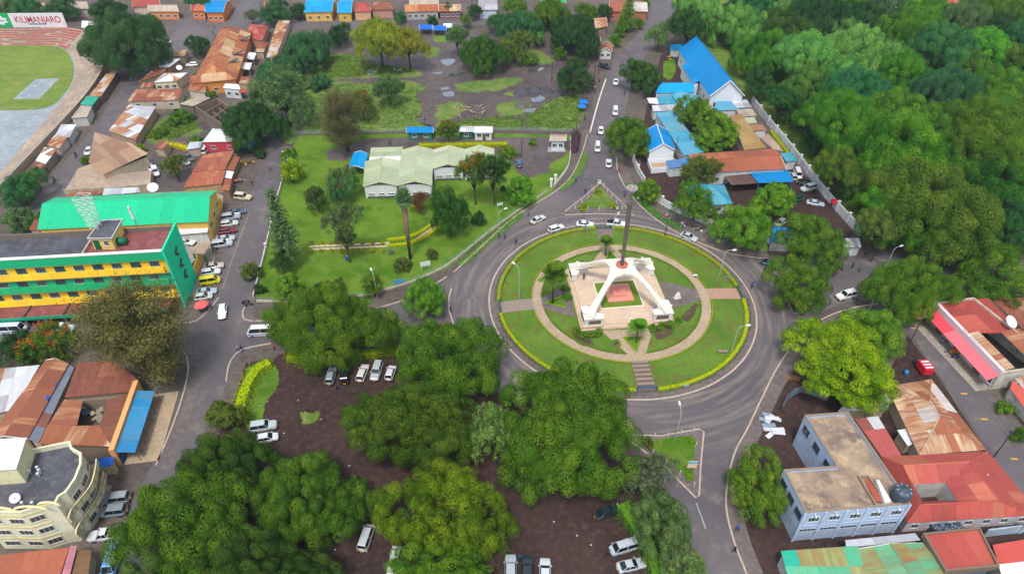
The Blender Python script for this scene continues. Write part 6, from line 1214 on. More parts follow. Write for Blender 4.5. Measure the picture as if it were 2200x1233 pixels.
for k in i0:
    a, c = Wc[k], Wc[(k + 1) % len(Wc)]; L = (c - a).length
    n_ = max(1, int(L / 4.2))
    for s in range(3):
        for j in range(n_): window(cb, a, c, L * (j + .5) / n_, min(2.3, L * .7), 1.0 + s * 3.1, 2.3 + s * 3.1, (214, 210, 190), bars=2)
        part(cb, MB().prism([p[:2] for p in (a, c, c + Vector((0, -.1)), a + Vector((0, -.1)))], 3.0 + s * 3.1, 3.2 + s * 3.1), 'string_course', 'plaster', hx((214, 204, 130), .4))
for (x, y, w) in ((-10, 1096, 2.6), (66, 1094, 2.4), (105, 1085, 1.6)): p = G(x, y, ZT); part(cb, MB().tube([(p.x + math.cos(t) * w, p.y, ZT - .1 + math.sin(t) * .9) for t in [math.pi * k / 8 for k in range(9)]], .2, 6), 'scallop', 'plaster', hx((238, 228, 168), .3))
wq = [G(*p, 13.0) for p in ((-70, 1016), (35, 1008), (57, 940), (-70, 946))]; part(cb, MB().prism([p[:2] for p in inset(ccw(wq), .2)], 9.3, 12.9), 'penthouse', 'plaster', hx((232, 226, 178), .3)); roof(cb, [wq], 'white', 3.5, 7, name='penthouse_roof')
e = empty('roof_clutter', G(80, 1012, 9.3), 0, 'cluster of small white aerials on the grey roof of the cream building', 'aerial'); 
for k, (x, y) in enumerate(((68, 1018), (84, 1010), (88, 1016), (86, 1024), (52, 1086), (74, 1086))): p = G(x, y, 9.3); part(e, MB().tube([p, p + Vector((0, 0, .8))], .05, 5).box(p + Vector((0, 0, .8)), (.35, .35, .2)), 'aerial_head', 'paint', hx((224, 226, 228)))
# ------------------------------------------------------------------ north-west quarter
house('long orange walled hall with a rusty hipped roof', [(410, 180), (508, 171), (541, 68), (474, 63)], 4.6, 8.0, 'hip1', (240, 150, 76), 'orange_rust', 'hall', 'hall', .6, win=[3, 4, 0, 0], sw=1.6, sl=4, hip=.45)
for i, (x, y) in enumerate(((528, 82), (513, 113), (499, 132))):
    e = empty('skylight', G(x, y, 6), 0, 'dark skylight strip in the rusty hall roof, %s of three' % ['farthest', 'middle', 'nearest'][i], 'skylight', 'skylights'); p = G(x, y, 6.35); part(e, MB().box(p, (1.1, 5.5, .12), -.5), 'frame', 'paint', hx((70, 64, 60))); part(e, MB().box(p + Vector((0, 0, .1)), (.8, 5.2, .06), -.5), 'pane', 'glass')
N = lambda label, q, pal, wall=(196, 178, 154), **k: house(label, q, q[0][2] if len(q[0]) > 2 else 3, k.pop('hr', None), k.pop('kind', 'shed'), wall, pal, k.pop('name', 'shed'), k.pop('cat', 'shed'), .25, **k)
N('small red hipped roof beside the orange hall', [(533, 84, 3.2), (563, 88, 3.2), (577, 56, 3.2), (535, 52, 3.2)], 'redfade', (206, 150, 130), kind='hip0', hr=4.8, name='house', cat='house')
N('long tan striped stall roof by the market street', [(572, 124, 3.0), (592, 126, 2.8), (623, 45, 2.8), (597, 45, 3.0)], 'tan_rust')
N('low rusty lean-to on the street side of the orange hall', [(404, 195, 2.8), (440, 200, 2.8), (446, 176, 3.4), (410, 178, 3.4)], 'rust', (214, 206, 188))
N('white sheet canopy east of the orange hall, the nearer of two', [(516, 148, 2.8), (536, 151, 2.8), (542, 136, 3.0), (524, 135, 3.0)], 'white', open_=True, name='canopy', cat='canopy')
N('white sheet canopy east of the orange hall, the farther of two', [(528, 127, 2.8), (545, 129, 2.8), (551, 115, 3.0), (535, 113, 3.0)], 'white', open_=True, name='canopy', cat='canopy')
N('white topped shop with a red side by the orange hall', [(479, 190, 3.4), (517, 193, 3.4), (513, 182, 3.6), (484, 180, 3.6)], 'white', (228, 226, 228), win=[2, 0, 0, 0], name='shop', cat='shop')
N('small red canopy on the white topped shop', [(513, 199, 2.8), (532, 200, 2.8), (534, 191, 3.0), (516, 190, 3.0)], 'red', open_=True, name='canopy', cat='canopy')
N('little rusty roof behind the red canopy', [(512, 180, 3.0), (534, 181, 3.0), (535, 166, 3.2), (518, 165, 3.2)], 'rust')
# sheds by the stadium street
N('shed with a clean white tilted roof by the stadium street', [(333, 146, 3.2), (364, 145, 3.6), (389, 127, 3.6), (362, 127, 3.2)], 'white', (150, 128, 108))
N('rusty striped shed below the white tilted roof', [(296, 178, 2.8), (345, 160, 3.2), (360, 147, 3.2), (331, 148, 2.8)], 'rust', (160, 140, 118), sw=1.1)
N('cream fronted house with a rusty white hipped roof', [(329, 178, 3.4), (380, 175, 3.4), (403, 157, 3.4), (353, 157, 3.4)], 'mixed', (228, 212, 168), kind='hip0', hr=4.4, win=[3, 0, 0, 0], name='house', cat='house')
N('row of rusty patched sheds above the weedy yard', [(274, 219, 3.0), (384, 216, 3.0), (392, 191, 3.4), (291, 193, 3.4)], 'rust', (206, 190, 164), win=[3, 1, 0, 0], sw=1.4)
N('grey sheet roof next to the roofless house', [(385, 224, 2.8), (414, 229, 2.8), (454, 211, 3.2), (427, 206, 3.2)], 'greytan', (120, 106, 92))
N('long shed with white and rusty patches along the stadium street', [(233, 282, 2.8), (291, 301, 3.0), (335, 230, 3.0), (277, 226, 2.8)], 'mixed', (176, 150, 122), sw=1.6)
rl = empty('roofless_house', G(455, 240), 0, 'roofless grey house shell with bare rooms', 'ruin'); q = ccw([G(*p, 2.6) for p in ((418, 229), (476, 266), (502, 235), (466, 211))]); part(rl, wall_ring([Vector(p[:2]) for p in q], .3, 0, 2.6), 'wall', 'plaster', hx((128, 112, 98), .9))
for u in (.33, .66):
    a, c = q[0].lerp(q[1], u), q[3].lerp(q[2], u); part(rl, wallstrip(MB(), [a, c], .25, 0, 2.3), 'partition', 'plaster', hx((136, 118, 102), .9))
    a, c = q[1].lerp(q[2], u), q[0].lerp(q[3], u); part(rl, wallstrip(MB(), [a, a.lerp(c, .55)], .25, 0, 2.2), 'partition', 'plaster', hx((122, 106, 94), .9))
N('white hipped roof over a red and white shop front', [(435, 306, 3.4), (510, 305, 3.4), (500, 279, 3.4), (457, 277, 3.4)], 'white', (214, 60, 80), kind='hip0', hr=4.6, name='shop', cat='shop', sw=2.4, win=[2, 0, 0, 0])
for lb, q, pal in (('small rusty lean-to behind the cream fronted house', [(404, 178, 2.6), (424, 180, 2.6), (430, 164, 2.8), (410, 162, 2.8)], 'rust'), ('little tan shed at the head of the stadium street', [(372, 122, 2.8), (396, 122, 2.8), (404, 108, 3.0), (382, 108, 3.0)], 'tan_rust'), ('brown shed tucked above the yellow hedge', [(330, 318, 2.6), (352, 322, 2.6), (364, 306, 2.8), (342, 303, 2.8)], 'rust_brown'), ('grey shed between the rust red roofs and the yard', [(400, 322, 2.6), (430, 318, 2.6), (436, 304, 2.8), (408, 306, 2.8)], 'galv'), ('narrow rusty shed behind the row of patched sheds', [(300, 190, 2.4), (326, 188, 2.4), (334, 178, 2.6), (308, 179, 2.6)], 'rust'), ('small rusty shed right of the roofless house', [(500, 262, 2.6), (524, 262, 2.6), (528, 246, 2.8), (506, 245, 2.8)], 'rust'), ('rusty market shed beside the long tan stall roof', [(548, 112, 2.6), (566, 113, 2.6), (576, 92, 2.8), (558, 91, 2.8)], 'rust'), ('low brown shed at the lower stadium street corner', [(30, 392, 2.6), (52, 398, 2.6), (70, 378, 2.8), (48, 372, 2.8)], 'rust_brown')): N(lb, q, pal)
# fan-roofed building and slab
planes_house('big brown fan-shaped tilted roof in the walled yard', [(192, 352, 4.6), (222, 376, 4.0), (321, 336, 4.2), (282, 309, 6.2), (205, 288, 7.0)], [[(222, 376, 4.0), (321, 336, 4.2), (282, 309, 6.2), (205, 288, 7.2), (192, 352, 4.8)]], 'brownroof', (206, 190, 160), 'assembly_hall', 'hall', sw=1.8, sl=6)
e = empty('concrete_platform', G(230, 400), 0, 'stained concrete platform below the fan-shaped roof', 'platform'); part(e, MB().prism([G(*p, 2.4)[:2] for p in ((138, 412), (168, 362), (196, 352), (222, 378), (326, 366), (322, 398), (262, 402))], 0, 2.4), 'slab', 'terrace_concrete'); part(e, wallstrip(MB(), [G(*p, 2.4) for p in ((138, 412), (262, 404), (322, 399))], .3, 0, 3.0), 'edge_wall', 'plaster', hx((196, 180, 150), .9))
N('flat grey roof strip behind the green hall', [(220, 420, 3.2), (302, 414, 3.2), (298, 403, 3.4), (224, 405, 3.4)], 'galv', (200, 196, 190))
N('small rusty roof strip at the west behind the green hall', [(140, 424, 3.0), (217, 418, 3.0), (221, 409, 3.2), (150, 415, 3.2)], 'rust_brown')
N('rust red sheet roof nearest the market street, upper of two', [(412, 370, 3.0), (483, 365, 3.0), (503, 323, 3.6), (437, 333, 3.6)], 'redrust', (190, 160, 120), sw=1.4)
N('rust red sheet roof nearest the market street, lower of two', [(393, 404, 2.8), (477, 395, 2.8), (485, 366, 3.2), (414, 371, 3.2)], 'redrust', (190, 160, 120), sw=1.4)
for i, (q, pal) in enumerate((([(486, 365, 2.6), (502, 367, 2.4), (516, 338, 2.4), (503, 336, 2.6)], 'rust'), ([(483, 382, 2.6), (497, 385, 2.4), (503, 369, 2.4), (486, 367, 2.6)], 'white'), ([(477, 408, 2.6), (493, 411, 2.4), (498, 387, 2.4), (483, 384, 2.6)], 'redrust'))):
    N('market stall with a %s roof on the street front' % ['rusty striped', 'white sheet', 'bright rust red'][i], q, pal, (150, 120, 96), name='market_stall', cat='stall', sw=1.2)
# stalls between stadium and street
for i, (q, pal, w, lb) in enumerate((([(191, 207, 2.8), (217, 208, 2.6), (254, 152, 2.6), (234, 152, 2.8)], 'tan_rust', (120, 104, 92), 'striped rusty stall roof under the huge stadium corner tree'), ([(172, 225, 2.8), (198, 228, 2.6), (213, 209, 2.6), (187, 207, 2.8)], [((40, 170, 140), .05, 1)], (90, 90, 84), 'stall with a sea green roof by the stadium terrace'),
        ([(152, 255, 3.0), (187, 252, 3.0), (198, 229, 3.0), (174, 227, 3.0)], 'greytan', (206, 204, 196), 'grey box kiosk by the stadium terrace'), ([(118, 292, 2.6), (150, 296, 2.6), (164, 268, 2.8), (132, 268, 2.8)], 'galv', (196, 196, 190), 'grey lean-to by the stadium terrace'),
        ([(76, 346, 2.6), (98, 353, 2.6), (122, 322, 2.8), (96, 316, 2.8)], 'mixed', (150, 140, 124), 'rusty and white shop roof at the lower stadium street'), ([(52, 372, 2.6), (76, 380, 2.6), (96, 354, 2.8), (74, 348, 2.8)], 'rust_brown', (170, 150, 130), 'brown shop roof at the lower stadium street'),
        ([(100, 312, 2.4), (126, 320, 2.4), (146, 296, 2.6), (118, 290, 2.6)], 'tan_rust', (210, 200, 186), 'tan stall roof in the middle of the stadium row'))): N(lb, q, pal, w, name='stall', cat='stall', sw=1.2)
# stadium terraces
st = empty('stadium_stand', G(60, 90), 0, 'curved concrete stadium terraces with worn red and cream steps', 'stadium stand')
inn = dense([(-60, 101), (60, 99), (125, 101), (152, 118), (163, 150), (150, 195), (112, 245), (62, 305), (0, 375), (-60, 440)], 7); outp = dense([(-60, 76), (60, 76), (150, 74), (200, 88), (228, 122), (226, 160), (192, 215), (140, 275), (70, 350), (0, 425)], 7)
NS = 7
for k in range(NS):
    b = MB(); f0, f1 = k / NS, (k + 1) / NS; z = .4 + k * .3
    a, c = [p.lerp(q, f0) for p, q in zip(inn, outp)], [p.lerp(q, f1) for p, q in zip(inn, outp)]
    for i in range(len(a) - 1):
        b.quad((a[i].x, a[i].y, z), (a[i + 1].x, a[i + 1].y, z), (c[i + 1].x, c[i + 1].y, z), (c[i].x, c[i].y, z)); b.quad((a[i].x, a[i].y, z - .31 if k else 0), (a[i + 1].x, a[i + 1].y, z - .31 if k else 0), (a[i + 1].x, a[i + 1].y, z), (a[i].x, a[i].y, z))
    part(st, b, 'terrace_step', ['terrace_concrete', 'terrace_concrete', 'concrete'][k % 3])
part(st, wallstrip(MB(), outp, .3, 0, 2.6), 'outer_wall', 'plaster', hx((190, 170, 146), .9))
for k in range(NS):
    b = MB(); f0, f1 = (k + .05) / NS, (k + .85) / NS; z = .4 + k * .3 + .012
    for i in range(0, 18):
        p, q, r, s_ = inn[i].lerp(outp[i], f0), inn[i + 1].lerp(outp[i + 1], f0), inn[i + 1].lerp(outp[i + 1], f1), inn[i].lerp(outp[i], f1)
        if rnd.random() < .9: b.quad((p.x, p.y, z), (q.x, q.y, z), (r.x, r.y, z), (s_.x, s_.y, z))
    part(st, b, 'painted_row', 'plaster', hx((176, 84, 78), .8))
bb = empty('billboard_wall', G(70, 76), 0, 'long white stadium wall painted with red KILIMANJARO lettering and a green panel', 'billboard'); L0, L1 = G(-40, 74.5), G(151, 73); bd_ = (L1 - L0).normalized(); bz = 8.2
wallm = lambda a, c, z0, z1, t=.3: MB().prism([p[:2] for p in (a, c, c + Vector((-bd_.y, bd_.x, 0)) * t, a + Vector((-bd_.y, bd_.x, 0)) * t)], z0, z1)
sp = L0.lerp(L1, 76 / 191); part(bb, wallm(sp, L1, 2.6, bz), 'white_panel', 'plaster', hx((232, 228, 230), .25)); part(bb, wallm(L0, sp, 2.6, bz), 'green_panel', 'plaster', hx((24, 176, 96), .15)); part(bb, wallm(L0, L0.lerp(L1, 60 / 191), bz + .01, bz + 1.0), 'yellow_panel', 'plaster', hx((240, 180, 40), .2))
bn = Vector((bd_.y, -bd_.x, 0)); bn = bn if bn.y < 0 else -bn; rz = math.atan2(bd_.y, bd_.x); cpt = L0.lerp(L1, 134 / 191) + bn * .06
text_obj('KILIMANJARO', (cpt.x, cpt.y, 5.6), (R(90), 0, rz), 3.6, (178, 36, 56), bb, sx=.82, bold=.01)
for k in range(22): q = L0.lerp(L1, (112 + k * 1.7) / 191) + bn * .02; part(bb, MB().box((q.x, q.y, 3.75), (.6, .04, .45), rz), 'sign_stroke', 'paint', hx((130, 140, 176)))
c0 = L0.lerp(L1, 52 / 191) + bn * .04; stv = [Vector((c0.x, c0.y, 5.5)) + bd_ * (2.6 + 1.2 * (i % 2)) * math.cos(i * math.pi / 8) + Vector((0, 0, (1.5 + .5 * (i % 2)) * math.sin(i * math.pi / 8))) for i in range(16)]
part(bb, MB().add(stv, [tuple(range(16))]), 'burst', 'paint', hx((226, 236, 240))); text_obj('Sprite', (c0.x + bn.x * .03, c0.y + bn.y * .03, 5.5), (R(90), 0, rz), 1.7, (30, 150, 110), bb)
part(bb, MB().lathe([(.02, 0), (.5, .0), (.5, .05), (.02, .05)], 10, (c0.x + bn.x * .05, c0.y + bn.y * .05, 7.0)), 'sun_dot', 'paint', hx((240, 190, 50)))
# ------------------------------------------------------------------ far street
for lb, q, he, pal, w, kw in (
    ('orange fronted shop with a bright blue roof on the far street', [(441, 28), (479, 28), (497, 0), (446, -2)], 4.0, 'blue', (240, 130, 60), dict(win=[3, 1, 0, 0])), ('orange walled house beside the blue roofed shop on the far street', [(410, 24), (440, 25), (440, 8), (414, 8)], 3.6, 'redfade', (240, 128, 58), dict(win=[2, 0, 0, 0])),
    ('red roofed house at the far top left', [(284, 16), (345, 14), (344, 0), (290, 0)], 3.4, 'redfade', (220, 200, 180), {}), ('long grey roofed shop on the far street corner', [(318, 26), (384, 26), (380, 14), (322, 14)], 3.4, 'greytan', (236, 150, 90), dict(win=[4, 0, 0, 0])),
    ('pink red house among the far street trees', [(567, 22), (610, 22), (606, 4), (572, 4)], 3.6, 'redfade', (214, 84, 96), dict(win=[3, 0, 0, 0])), ('yellow shop with a wide blue roof on the far street', [(653, 28), (713, 27), (722, 0), (664, -3)], 3.8, 'skyblue', (246, 190, 90), dict(win=[3, 0, 0, 0])),
    ('yellow shop with a narrow blue roof on the far street', [(724, 29), (755, 29), (760, 0), (731, 0)], 3.6, 'skyblue', (236, 186, 60), dict(win=[1, 0, 0, 0])), ('salmon house with a red hipped roof on the far street', [(760, 26), (798, 26), (796, 6), (764, 6)], 3.6, 'redfade', (236, 180, 140), {}),
    ('brown red hipped roof behind the umbrella tree', [(798, 22), (846, 22), (842, 5), (804, 5)], 3.6, 'rust_brown', (200, 150, 130), {}), ('clothes shop with an orange rust awning roof on the far street', [(871, 27), (942, 25), (942, 12), (871, 13)], 3.4, 'orange_rust', (190, 186, 180), dict(win=[5, 0, 0, 0])),
    ('shop hung with red clothes beside the orange rust awning', [(943, 26), (990, 25), (990, 13), (943, 13)], 3.2, 'tan_rust', (150, 90, 96), dict(win=[4, 0, 0, 0])), ('cream flat roof behind the clothes shop', [(880, 11), (942, 11), (942, -8), (880, -8)], 4.6, 'greytan', (226, 214, 190), {}),
    ('white and blue gabled house behind the far grove', [(1028, 22), (1069, 22), (1066, -4), (1030, -4)], 3.8, 'galv', (206, 220, 236), {}), ('yellow house with a green roof at the far top', [(1162, 8), (1216, 8), (1214, -8), (1164, -8)], 3.6, [((50, 160, 90), .1, 1)], (196, 180, 60), {}),
    ('house with half white half brown roof by the muddy lane', [(1163, 40), (1206, 38), (1204, 17), (1166, 17)], 3.4, [((236, 236, 238), 0, 1), ((128, 76, 70), .4, 1)], (180, 150, 130), {}), ('tan roofed shed behind the corner kiosk', [(1280, 62), (1305, 58), (1300, 38), (1272, 40)], 3.2, 'tan_rust', (150, 130, 110), {}),
    ('rusty shed beside the far end of the north road', [(1352, 26), (1392, 26), (1386, 4), (1350, 4)], 3.4, 'tan_rust', (190, 120, 90), {}), ('red walled house behind the pointed tree', [(1308, 26), (1346, 26), (1344, 2), (1310, 2)], 4.0, 'redrust', (206, 110, 90), dict(win=[2, 0, 0, 0])),
    ('grey dark roof beneath the dense tree at the corner kiosk', [(1262, 98), (1292, 96), (1286, 82), (1262, 84)], 3.0, 'dark', (120, 110, 100), {}), ('pink red roof beyond the wood at the top edge', [(2010, 12), (2060, 12), (2056, 0), (2014, 0)], 5.0, 'redfade', (200, 140, 130), {}), ('small red roof beyond the wood at the top corner', [(2146, 14), (2172, 12), (2166, 2), (2146, 2)], 7.0, 'redfade', (190, 120, 110), {}),
    ('row of brown roofs at the far top left corner', [(60, 24), (120, 24), (118, 8), (64, 8)], 3.4, 'brownroof', (190, 170, 150), {}), ('blue sided stall behind the stadium billboard', [(22, 40), (66, 40), (64, 30), (26, 30)], 3.0, [((170, 90, 80), .3, 1)], (60, 110, 170), {}), ('pale roofed house between the far street trees', [(136, 20), (190, 20), (188, 6), (140, 6)], 3.4, 'greytan', (210, 200, 186), {}),
    ('white tent roof beyond the stadium corner', [(175, 60), (206, 62), (214, 50), (184, 50)], 3.6, 'white', (220, 220, 224), {})):
    house(lb, q, he, he + 1.6, 'hip0' if 'hipped' in lb else 'gable0', w, pal, 'house' if 'house' in lb else 'shop' if 'shop' in lb else 'shed', 'house' if 'house' in lb else 'shop' if 'shop' in lb else 'shed', .4, sw=2.6, sl=5, **kw)
kq = house('white corner kiosk with a brown gable roof', [(1286, 112), (1316, 112), (1318, 98), (1290, 97)], 3.0, 4.6, 'gable1', (226, 222, 210), 'rust_brown', 'kiosk', 'kiosk', .4, win=[2, 0, 0, 0], sw=1.6)
for i, (x, y, c, lb) in enumerate(((915, 60, (20, 110, 220), 'blue tarpaulin market tent, left of the small tree'), (945, 62, (20, 116, 226), 'blue tarpaulin market tent, right of the small tree'), (962, 57, (230, 230, 232), 'white market tent beside the blue tarpaulins'))):
    w = 14 if i < 2 else 9; house(lb, [(x - w, y + 4), (x + w, y + 4), (x + w, y - 6), (x - w, y - 6)], 2.4, 3.2, 'gable0', (170, 170, 174), [(c, 0, 1)], 'market_tent', 'tent', .2, open_=True, sw=5, sl=5, cap=False)
# ------------------------------------------------------------------ vehicles
def wheel_proto():
    t = MB().tube([(0, -.11, 0), (0, .11, 0)], .32, 14).mesh('tyre', 'rubber'); r = MB().tube([(0, -.115, 0), (0, .115, 0)], .19, 10).mesh('rim', 'chrome'); return t, r
TYRE, RIM = wheel_proto()
def loft(st, hwf=None):
    """stations (x, half width, z bottom, z shoulder, z top) -> closed hull"""
    b = MB(); vs = []
    for x, w, z0, z1, z2 in st: vs += [(x, -w * .92, z0), (x, -w, (z0 + z1) / 2), (x, -w, z1), (x, -w * .86, z2), (x, w * .86, z2), (x, w, z1), (x, w, (z0 + z1) / 2), (x, w * .92, z0)]
    n, k = len(st), 8; fs = [(i * k + j, i * k + (j + 1) % k, (i + 1) * k + (j + 1) % k, (i + 1) * k + j) for i in range(n - 1) for j in range(k)]
    fs += [tuple(range(k)), tuple(range((n - 1) * k + k - 1, (n - 1) * k - 1, -1))]; fs = [f[::-1] for f in fs]
    return b.add(vs, fs)
def frustum(x0, x1, w0, z0, x2, x3, w1, z1):
    vs = [(x0, -w0, z0), (x1, -w0, z0), (x1, w0, z0), (x0, w0, z0), (x2, -w1, z1), (x3, -w1, z1), (x3, w1, z1), (x2, w1, z1)]
    return MB().add(vs, [(0, 3, 2, 1), (4, 5, 6, 7), (0, 1, 5, 4), (1, 2, 6, 5), (2, 3, 7, 6), (3, 0, 4, 7)])
CARS = {}
def car_kind(kind, L, Wd, belt, H, gh, hood, wb, bed=None, box=None):
    """gh: glass base rear, base front, roof rear, roof front"""
    h = Wd / 2; f, r = L / 2, -L / 2; b0, b1, r0, r1 = gh
    st = [(r, h * .84, .38, .62, .7), (r + .12, h * .95, .26, .78, belt - .08), (r + .5, h, .2, .8, belt if not bed else belt), (b0, h, .18, .82, belt), (b1, h, .18, .82, belt), (b1 + (f - b1) * .55, h * .98, .2, .74, hood), (f - .18, h * .92, .26, .62, hood - .1), (f, h * .78, .36, .52, hood - .24)]
    d = dict(body=loft(st).mesh('body', 'car_paint', False), glass=frustum(b0, b1, h * .9, belt - .02, r0, r1, h * .72, H - .05).mesh('window_glass', 'car_glass'), wb=wb, L=L, h=h, belt=belt, H=H, gh=gh)
    pl = frustum(r0 - .03, r1 + .03, h * .735, H - .07, r0 + .08, r1 - .1, h * .66, H)
    for sg in (-1, 1):
        for (xa, xb) in ((b0, r0), (b1, r1)): pl.tube([(xa, sg * h * .9, belt - .02), (xb, sg * h * .73, H - .05)], .05, 4)
        xm = (b0 + b1) * .5; pl.tube([(xm, sg * h * .905, belt - .02), ((r0 + r1) / 2, sg * h * .735, H - .05)], .05, 4)
    d['roof'] = pl.mesh('roof', 'car_paint'); d['head'] = MB().box((0, 0, 0), (.16, .34, .13)).mesh('headlight', 'headlight'); d['tail'] = MB().box((0, 0, 0), (.1, .3, .16)).mesh('taillight', 'taillight'); d['mirror'] = MB().box((0, 0, 0), (.14, .2, .12)).mesh('mirror', 'car_paint'); d['bump'] = MB().box((0, 0, 0), (.18, Wd * .86, .2)).mesh('bumper', 'rubber'); d['plate'] = MB().box((0, 0, 0), (.04, .5, .13)).mesh('number_plate', 'plate')
    if bed: d['bed'] = MB().box((sum(bed) / 2, 0, belt - .28), (bed[1] - bed[0], Wd * .84, .32)).mesh('bed_floor', 'rubber')
    CARS[kind] = d
b = NB('road_yellow'); b.base(rgb((206, 160, 50)), .7, .2)
b = NB('plate'); b.base(rgb((226, 190, 40)), .5, .3)
car_kind('sedan', 4.5, 1.72, .92, 1.42, (-1.75, .95, -.95, .2), .86, 1.3)
car_kind('wagon', 4.45, 1.74, .95, 1.5, (-2.1, .95, -1.75, .25), .9, 1.3)
car_kind('suv', 4.7, 1.86, 1.08, 1.82, (-2.25, .95, -2.05, .4), 1.05, 1.4)
car_kind('van', 4.5, 1.74, 1.12, 1.92, (-2.15, 1.75, -2.05, 1.1), 1.0, 1.25)
car_kind('minibus', 5.4, 1.85, 1.2, 2.25, (-2.6, 2.35, -2.5, 1.75), 1.1, 1.6)
car_kind('pickup', 5.1, 1.8, 1.05, 1.74, (-.55, 1.15, -.4, .55), 1.0, 1.55, bed=(-2.4, -.7))
car_kind('hatch', 3.8, 1.66, .94, 1.5, (-1.75, 1.0, -1.4, .25), .88, 1.15)
def car(px, py, dx, dy, kind, c, label, group='parked cars', dirty=0.0, name=None):
    p = G(px, py, .7); q = G(px + dx, py + dy, .7); d = CARS[kind]; rz = math.atan2(q.y - p.y, q.x - p.x); cc = hx(c); KC = 1.05
    e = empty(name or {'pickup': 'pickup_truck', 'van': 'van', 'minibus': 'minibus', 'suv': 'suv'}.get(kind, 'car'), (p.x, p.y, .02), rz, label, {'pickup': 'pickup truck', 'van': 'van', 'minibus': 'minibus'}.get(kind, 'car'), group); L, h = d['L'], d['h']
    for k in ('body', 'roof'): link(k, d[k], e, cc)
    link('window_glass', d['glass'], e)
    for sx in (-1, 1):
        for sy in (-1, 1): w = link('wheel', TYRE, e); w.location = (sx * d['wb'], sy * (h - .1), .3); link('rim', RIM, w)
    for sg in (-1, 1):
        o = link('headlight', d['head'], e); o.location = (L / 2 - .13, sg * h * .62, .6 if kind in ('sedan', 'wagon', 'hatch') else .68); o = link('taillight', d['tail'], e); o.location = (-L / 2 + .06, sg * h * .7, .72); o = link('mirror', d['mirror'], e, cc); o.location = (d['gh'][1] - .15, sg * (h + .08), d['belt'] + .02)
        o = link('bumper', d['bump'], e); o.location = (sg * (L / 2 - .03), 0, .33); o = link('number_plate', d['plate'], e); o.location = (sg * (L / 2 + .06), 0, .42)
    if 'bed' in d: link('bed_floor', d['bed'], e)
    return e
W, S, SG, BK, GY = (238, 238, 238), (198, 202, 206), (176, 182, 190), (34, 38, 44), (112, 118, 124)
RB = 'cars driving round the roundabout'; NRD = 'cars on the north road'
car(1156, 471, 18, -9, 'sedan', (212, 214, 214), 'silver sedan entering the roundabout beside the garden fence', RB)
car(1195, 490, 18, -6, 'wagon', W, 'white estate car first behind the silver sedan on the roundabout', RB)
car(1257, 481, 20, 1, 'sedan', W, 'white sedan above the rear gate of the island', RB)
car(1324, 480, 20, 2, 'pickup', W, 'white double-cab pickup passing behind the mast', RB)
car(1480, 508, 20, 8, 'sedan', (196, 206, 204), 'silver sedan on the east side of the roundabout', RB)
car(1656, 566, 20, 6, 'sedan', (40, 70, 96), 'dark blue sedan leaving towards the east road', RB)
car(1818, 634, -20, 5, 'suv', W, 'white off-road car approaching from the east road', RB)
car(1323, 176, -2, 20, 'sedan', W, 'white sedan farthest up the north road', NRD); car(1322, 240, -1, 20, 'van', W, 'white van second from the top of the north road', NRD); car(1291, 281, -1, 20, 'hatch', W, 'small white car beside the end of the white kerb', NRD); car(1284, 317, -1, 20, 'van', (232, 232, 226), 'white van near the guard hut on the north road', NRD); car(1308, 350, 1, -20, 'sedan', W, 'white sedan nearest the triangle island on the north road', NRD)
car(1299, 143, 20, 5, 'suv', BK, 'black car turning at the corner kiosk', NRD); car(1116, 351, 1, -20, 'hatch', (50, 110, 150), 'blue car parked in the garden courtyard')
P1 = 'cars parked along the yellow wall'
for x, y, k, c, lb in ((508, 455, 'sedan', (70, 90, 110), 'dark blue sedan at the far end of the angled row by the yellow wall'), (496, 466, 'suv', SG, 'grey silver car second from the far end of the yellow wall row'), (492, 480, 'wagon', (214, 214, 210), 'pale silver estate third in the yellow wall row'), (489, 495, 'wagon', (126, 26, 42), 'dark red estate car in the yellow wall row'), (484, 512, 'sedan', (190, 196, 200), 'silver sedan just below the dark red estate'), (478, 524, 'suv', (196, 200, 206), 'silver off-road car beside the gate canopy'), (459, 571, 'sedan', (206, 196, 176), 'beige sedan below the gate canopy'), (452, 584, 'wagon', W, 'white estate car above the yellow van'), (451, 603, 'van', (240, 226, 0), 'bright yellow van by the green end wall'), (443, 626, 'sedan', (180, 196, 204), 'silver sedan below the yellow van'), (437, 637, 'hatch', (206, 216, 206), 'pale green car beside the pink umbrella')):
    car(x, y, 20, -3, k, c, lb, P1)
car(400, 519, 20, 3, 'sedan', W, 'white car in the yard behind the green end wall'); car(414, 566, 12, -14, 'hatch', (226, 228, 230), 'white car half hidden behind the yellow wall end')
car(478, 669, -2, 20, 'wagon', W, 'white estate car waiting at the street mouth', 'cars on the west road'); car(522, 423, 20, 2, 'suv', (224, 212, 178), 'beige off-road car at the market stalls'); car(560, 713, -20, 1, 'minibus', W, 'white minibus with a blue side stripe at the junction', 'cars on the west road')
car(213, 705, 20, 2, 'sedan', (186, 192, 196), 'silver sedan parked before the green and yellow block'); car(133, 704, 20, 1, 'pickup', W, 'white pickup behind the flame tree'); car(28, 708, 20, -1, 'minibus', (226, 232, 238), 'white and blue bus at the picture edge'); car(533, 588, 1, 20, 'hatch', (200, 206, 206), 'silver car under the small street tree by the garden wall')
CP = 'cars in the car park'
car(711, 806, 7, -26, 'wagon', (150, 160, 168), 'grey estate car, first in the row of four under the trees', CP); car(741, 804, 2, -26, 'suv', BK, 'black car, second in the row under the trees', CP); car(779, 800, 10, -26, 'wagon', (226, 222, 216), 'white estate car, third in the row under the trees', CP); car(809, 797, -8, 26, 'suv', (190, 196, 196), 'silver off-road car, fourth in the row under the trees', CP); car(839, 800, 8, -24, 'hatch', (230, 230, 232), 'white car half hidden at the end of the row', CP)
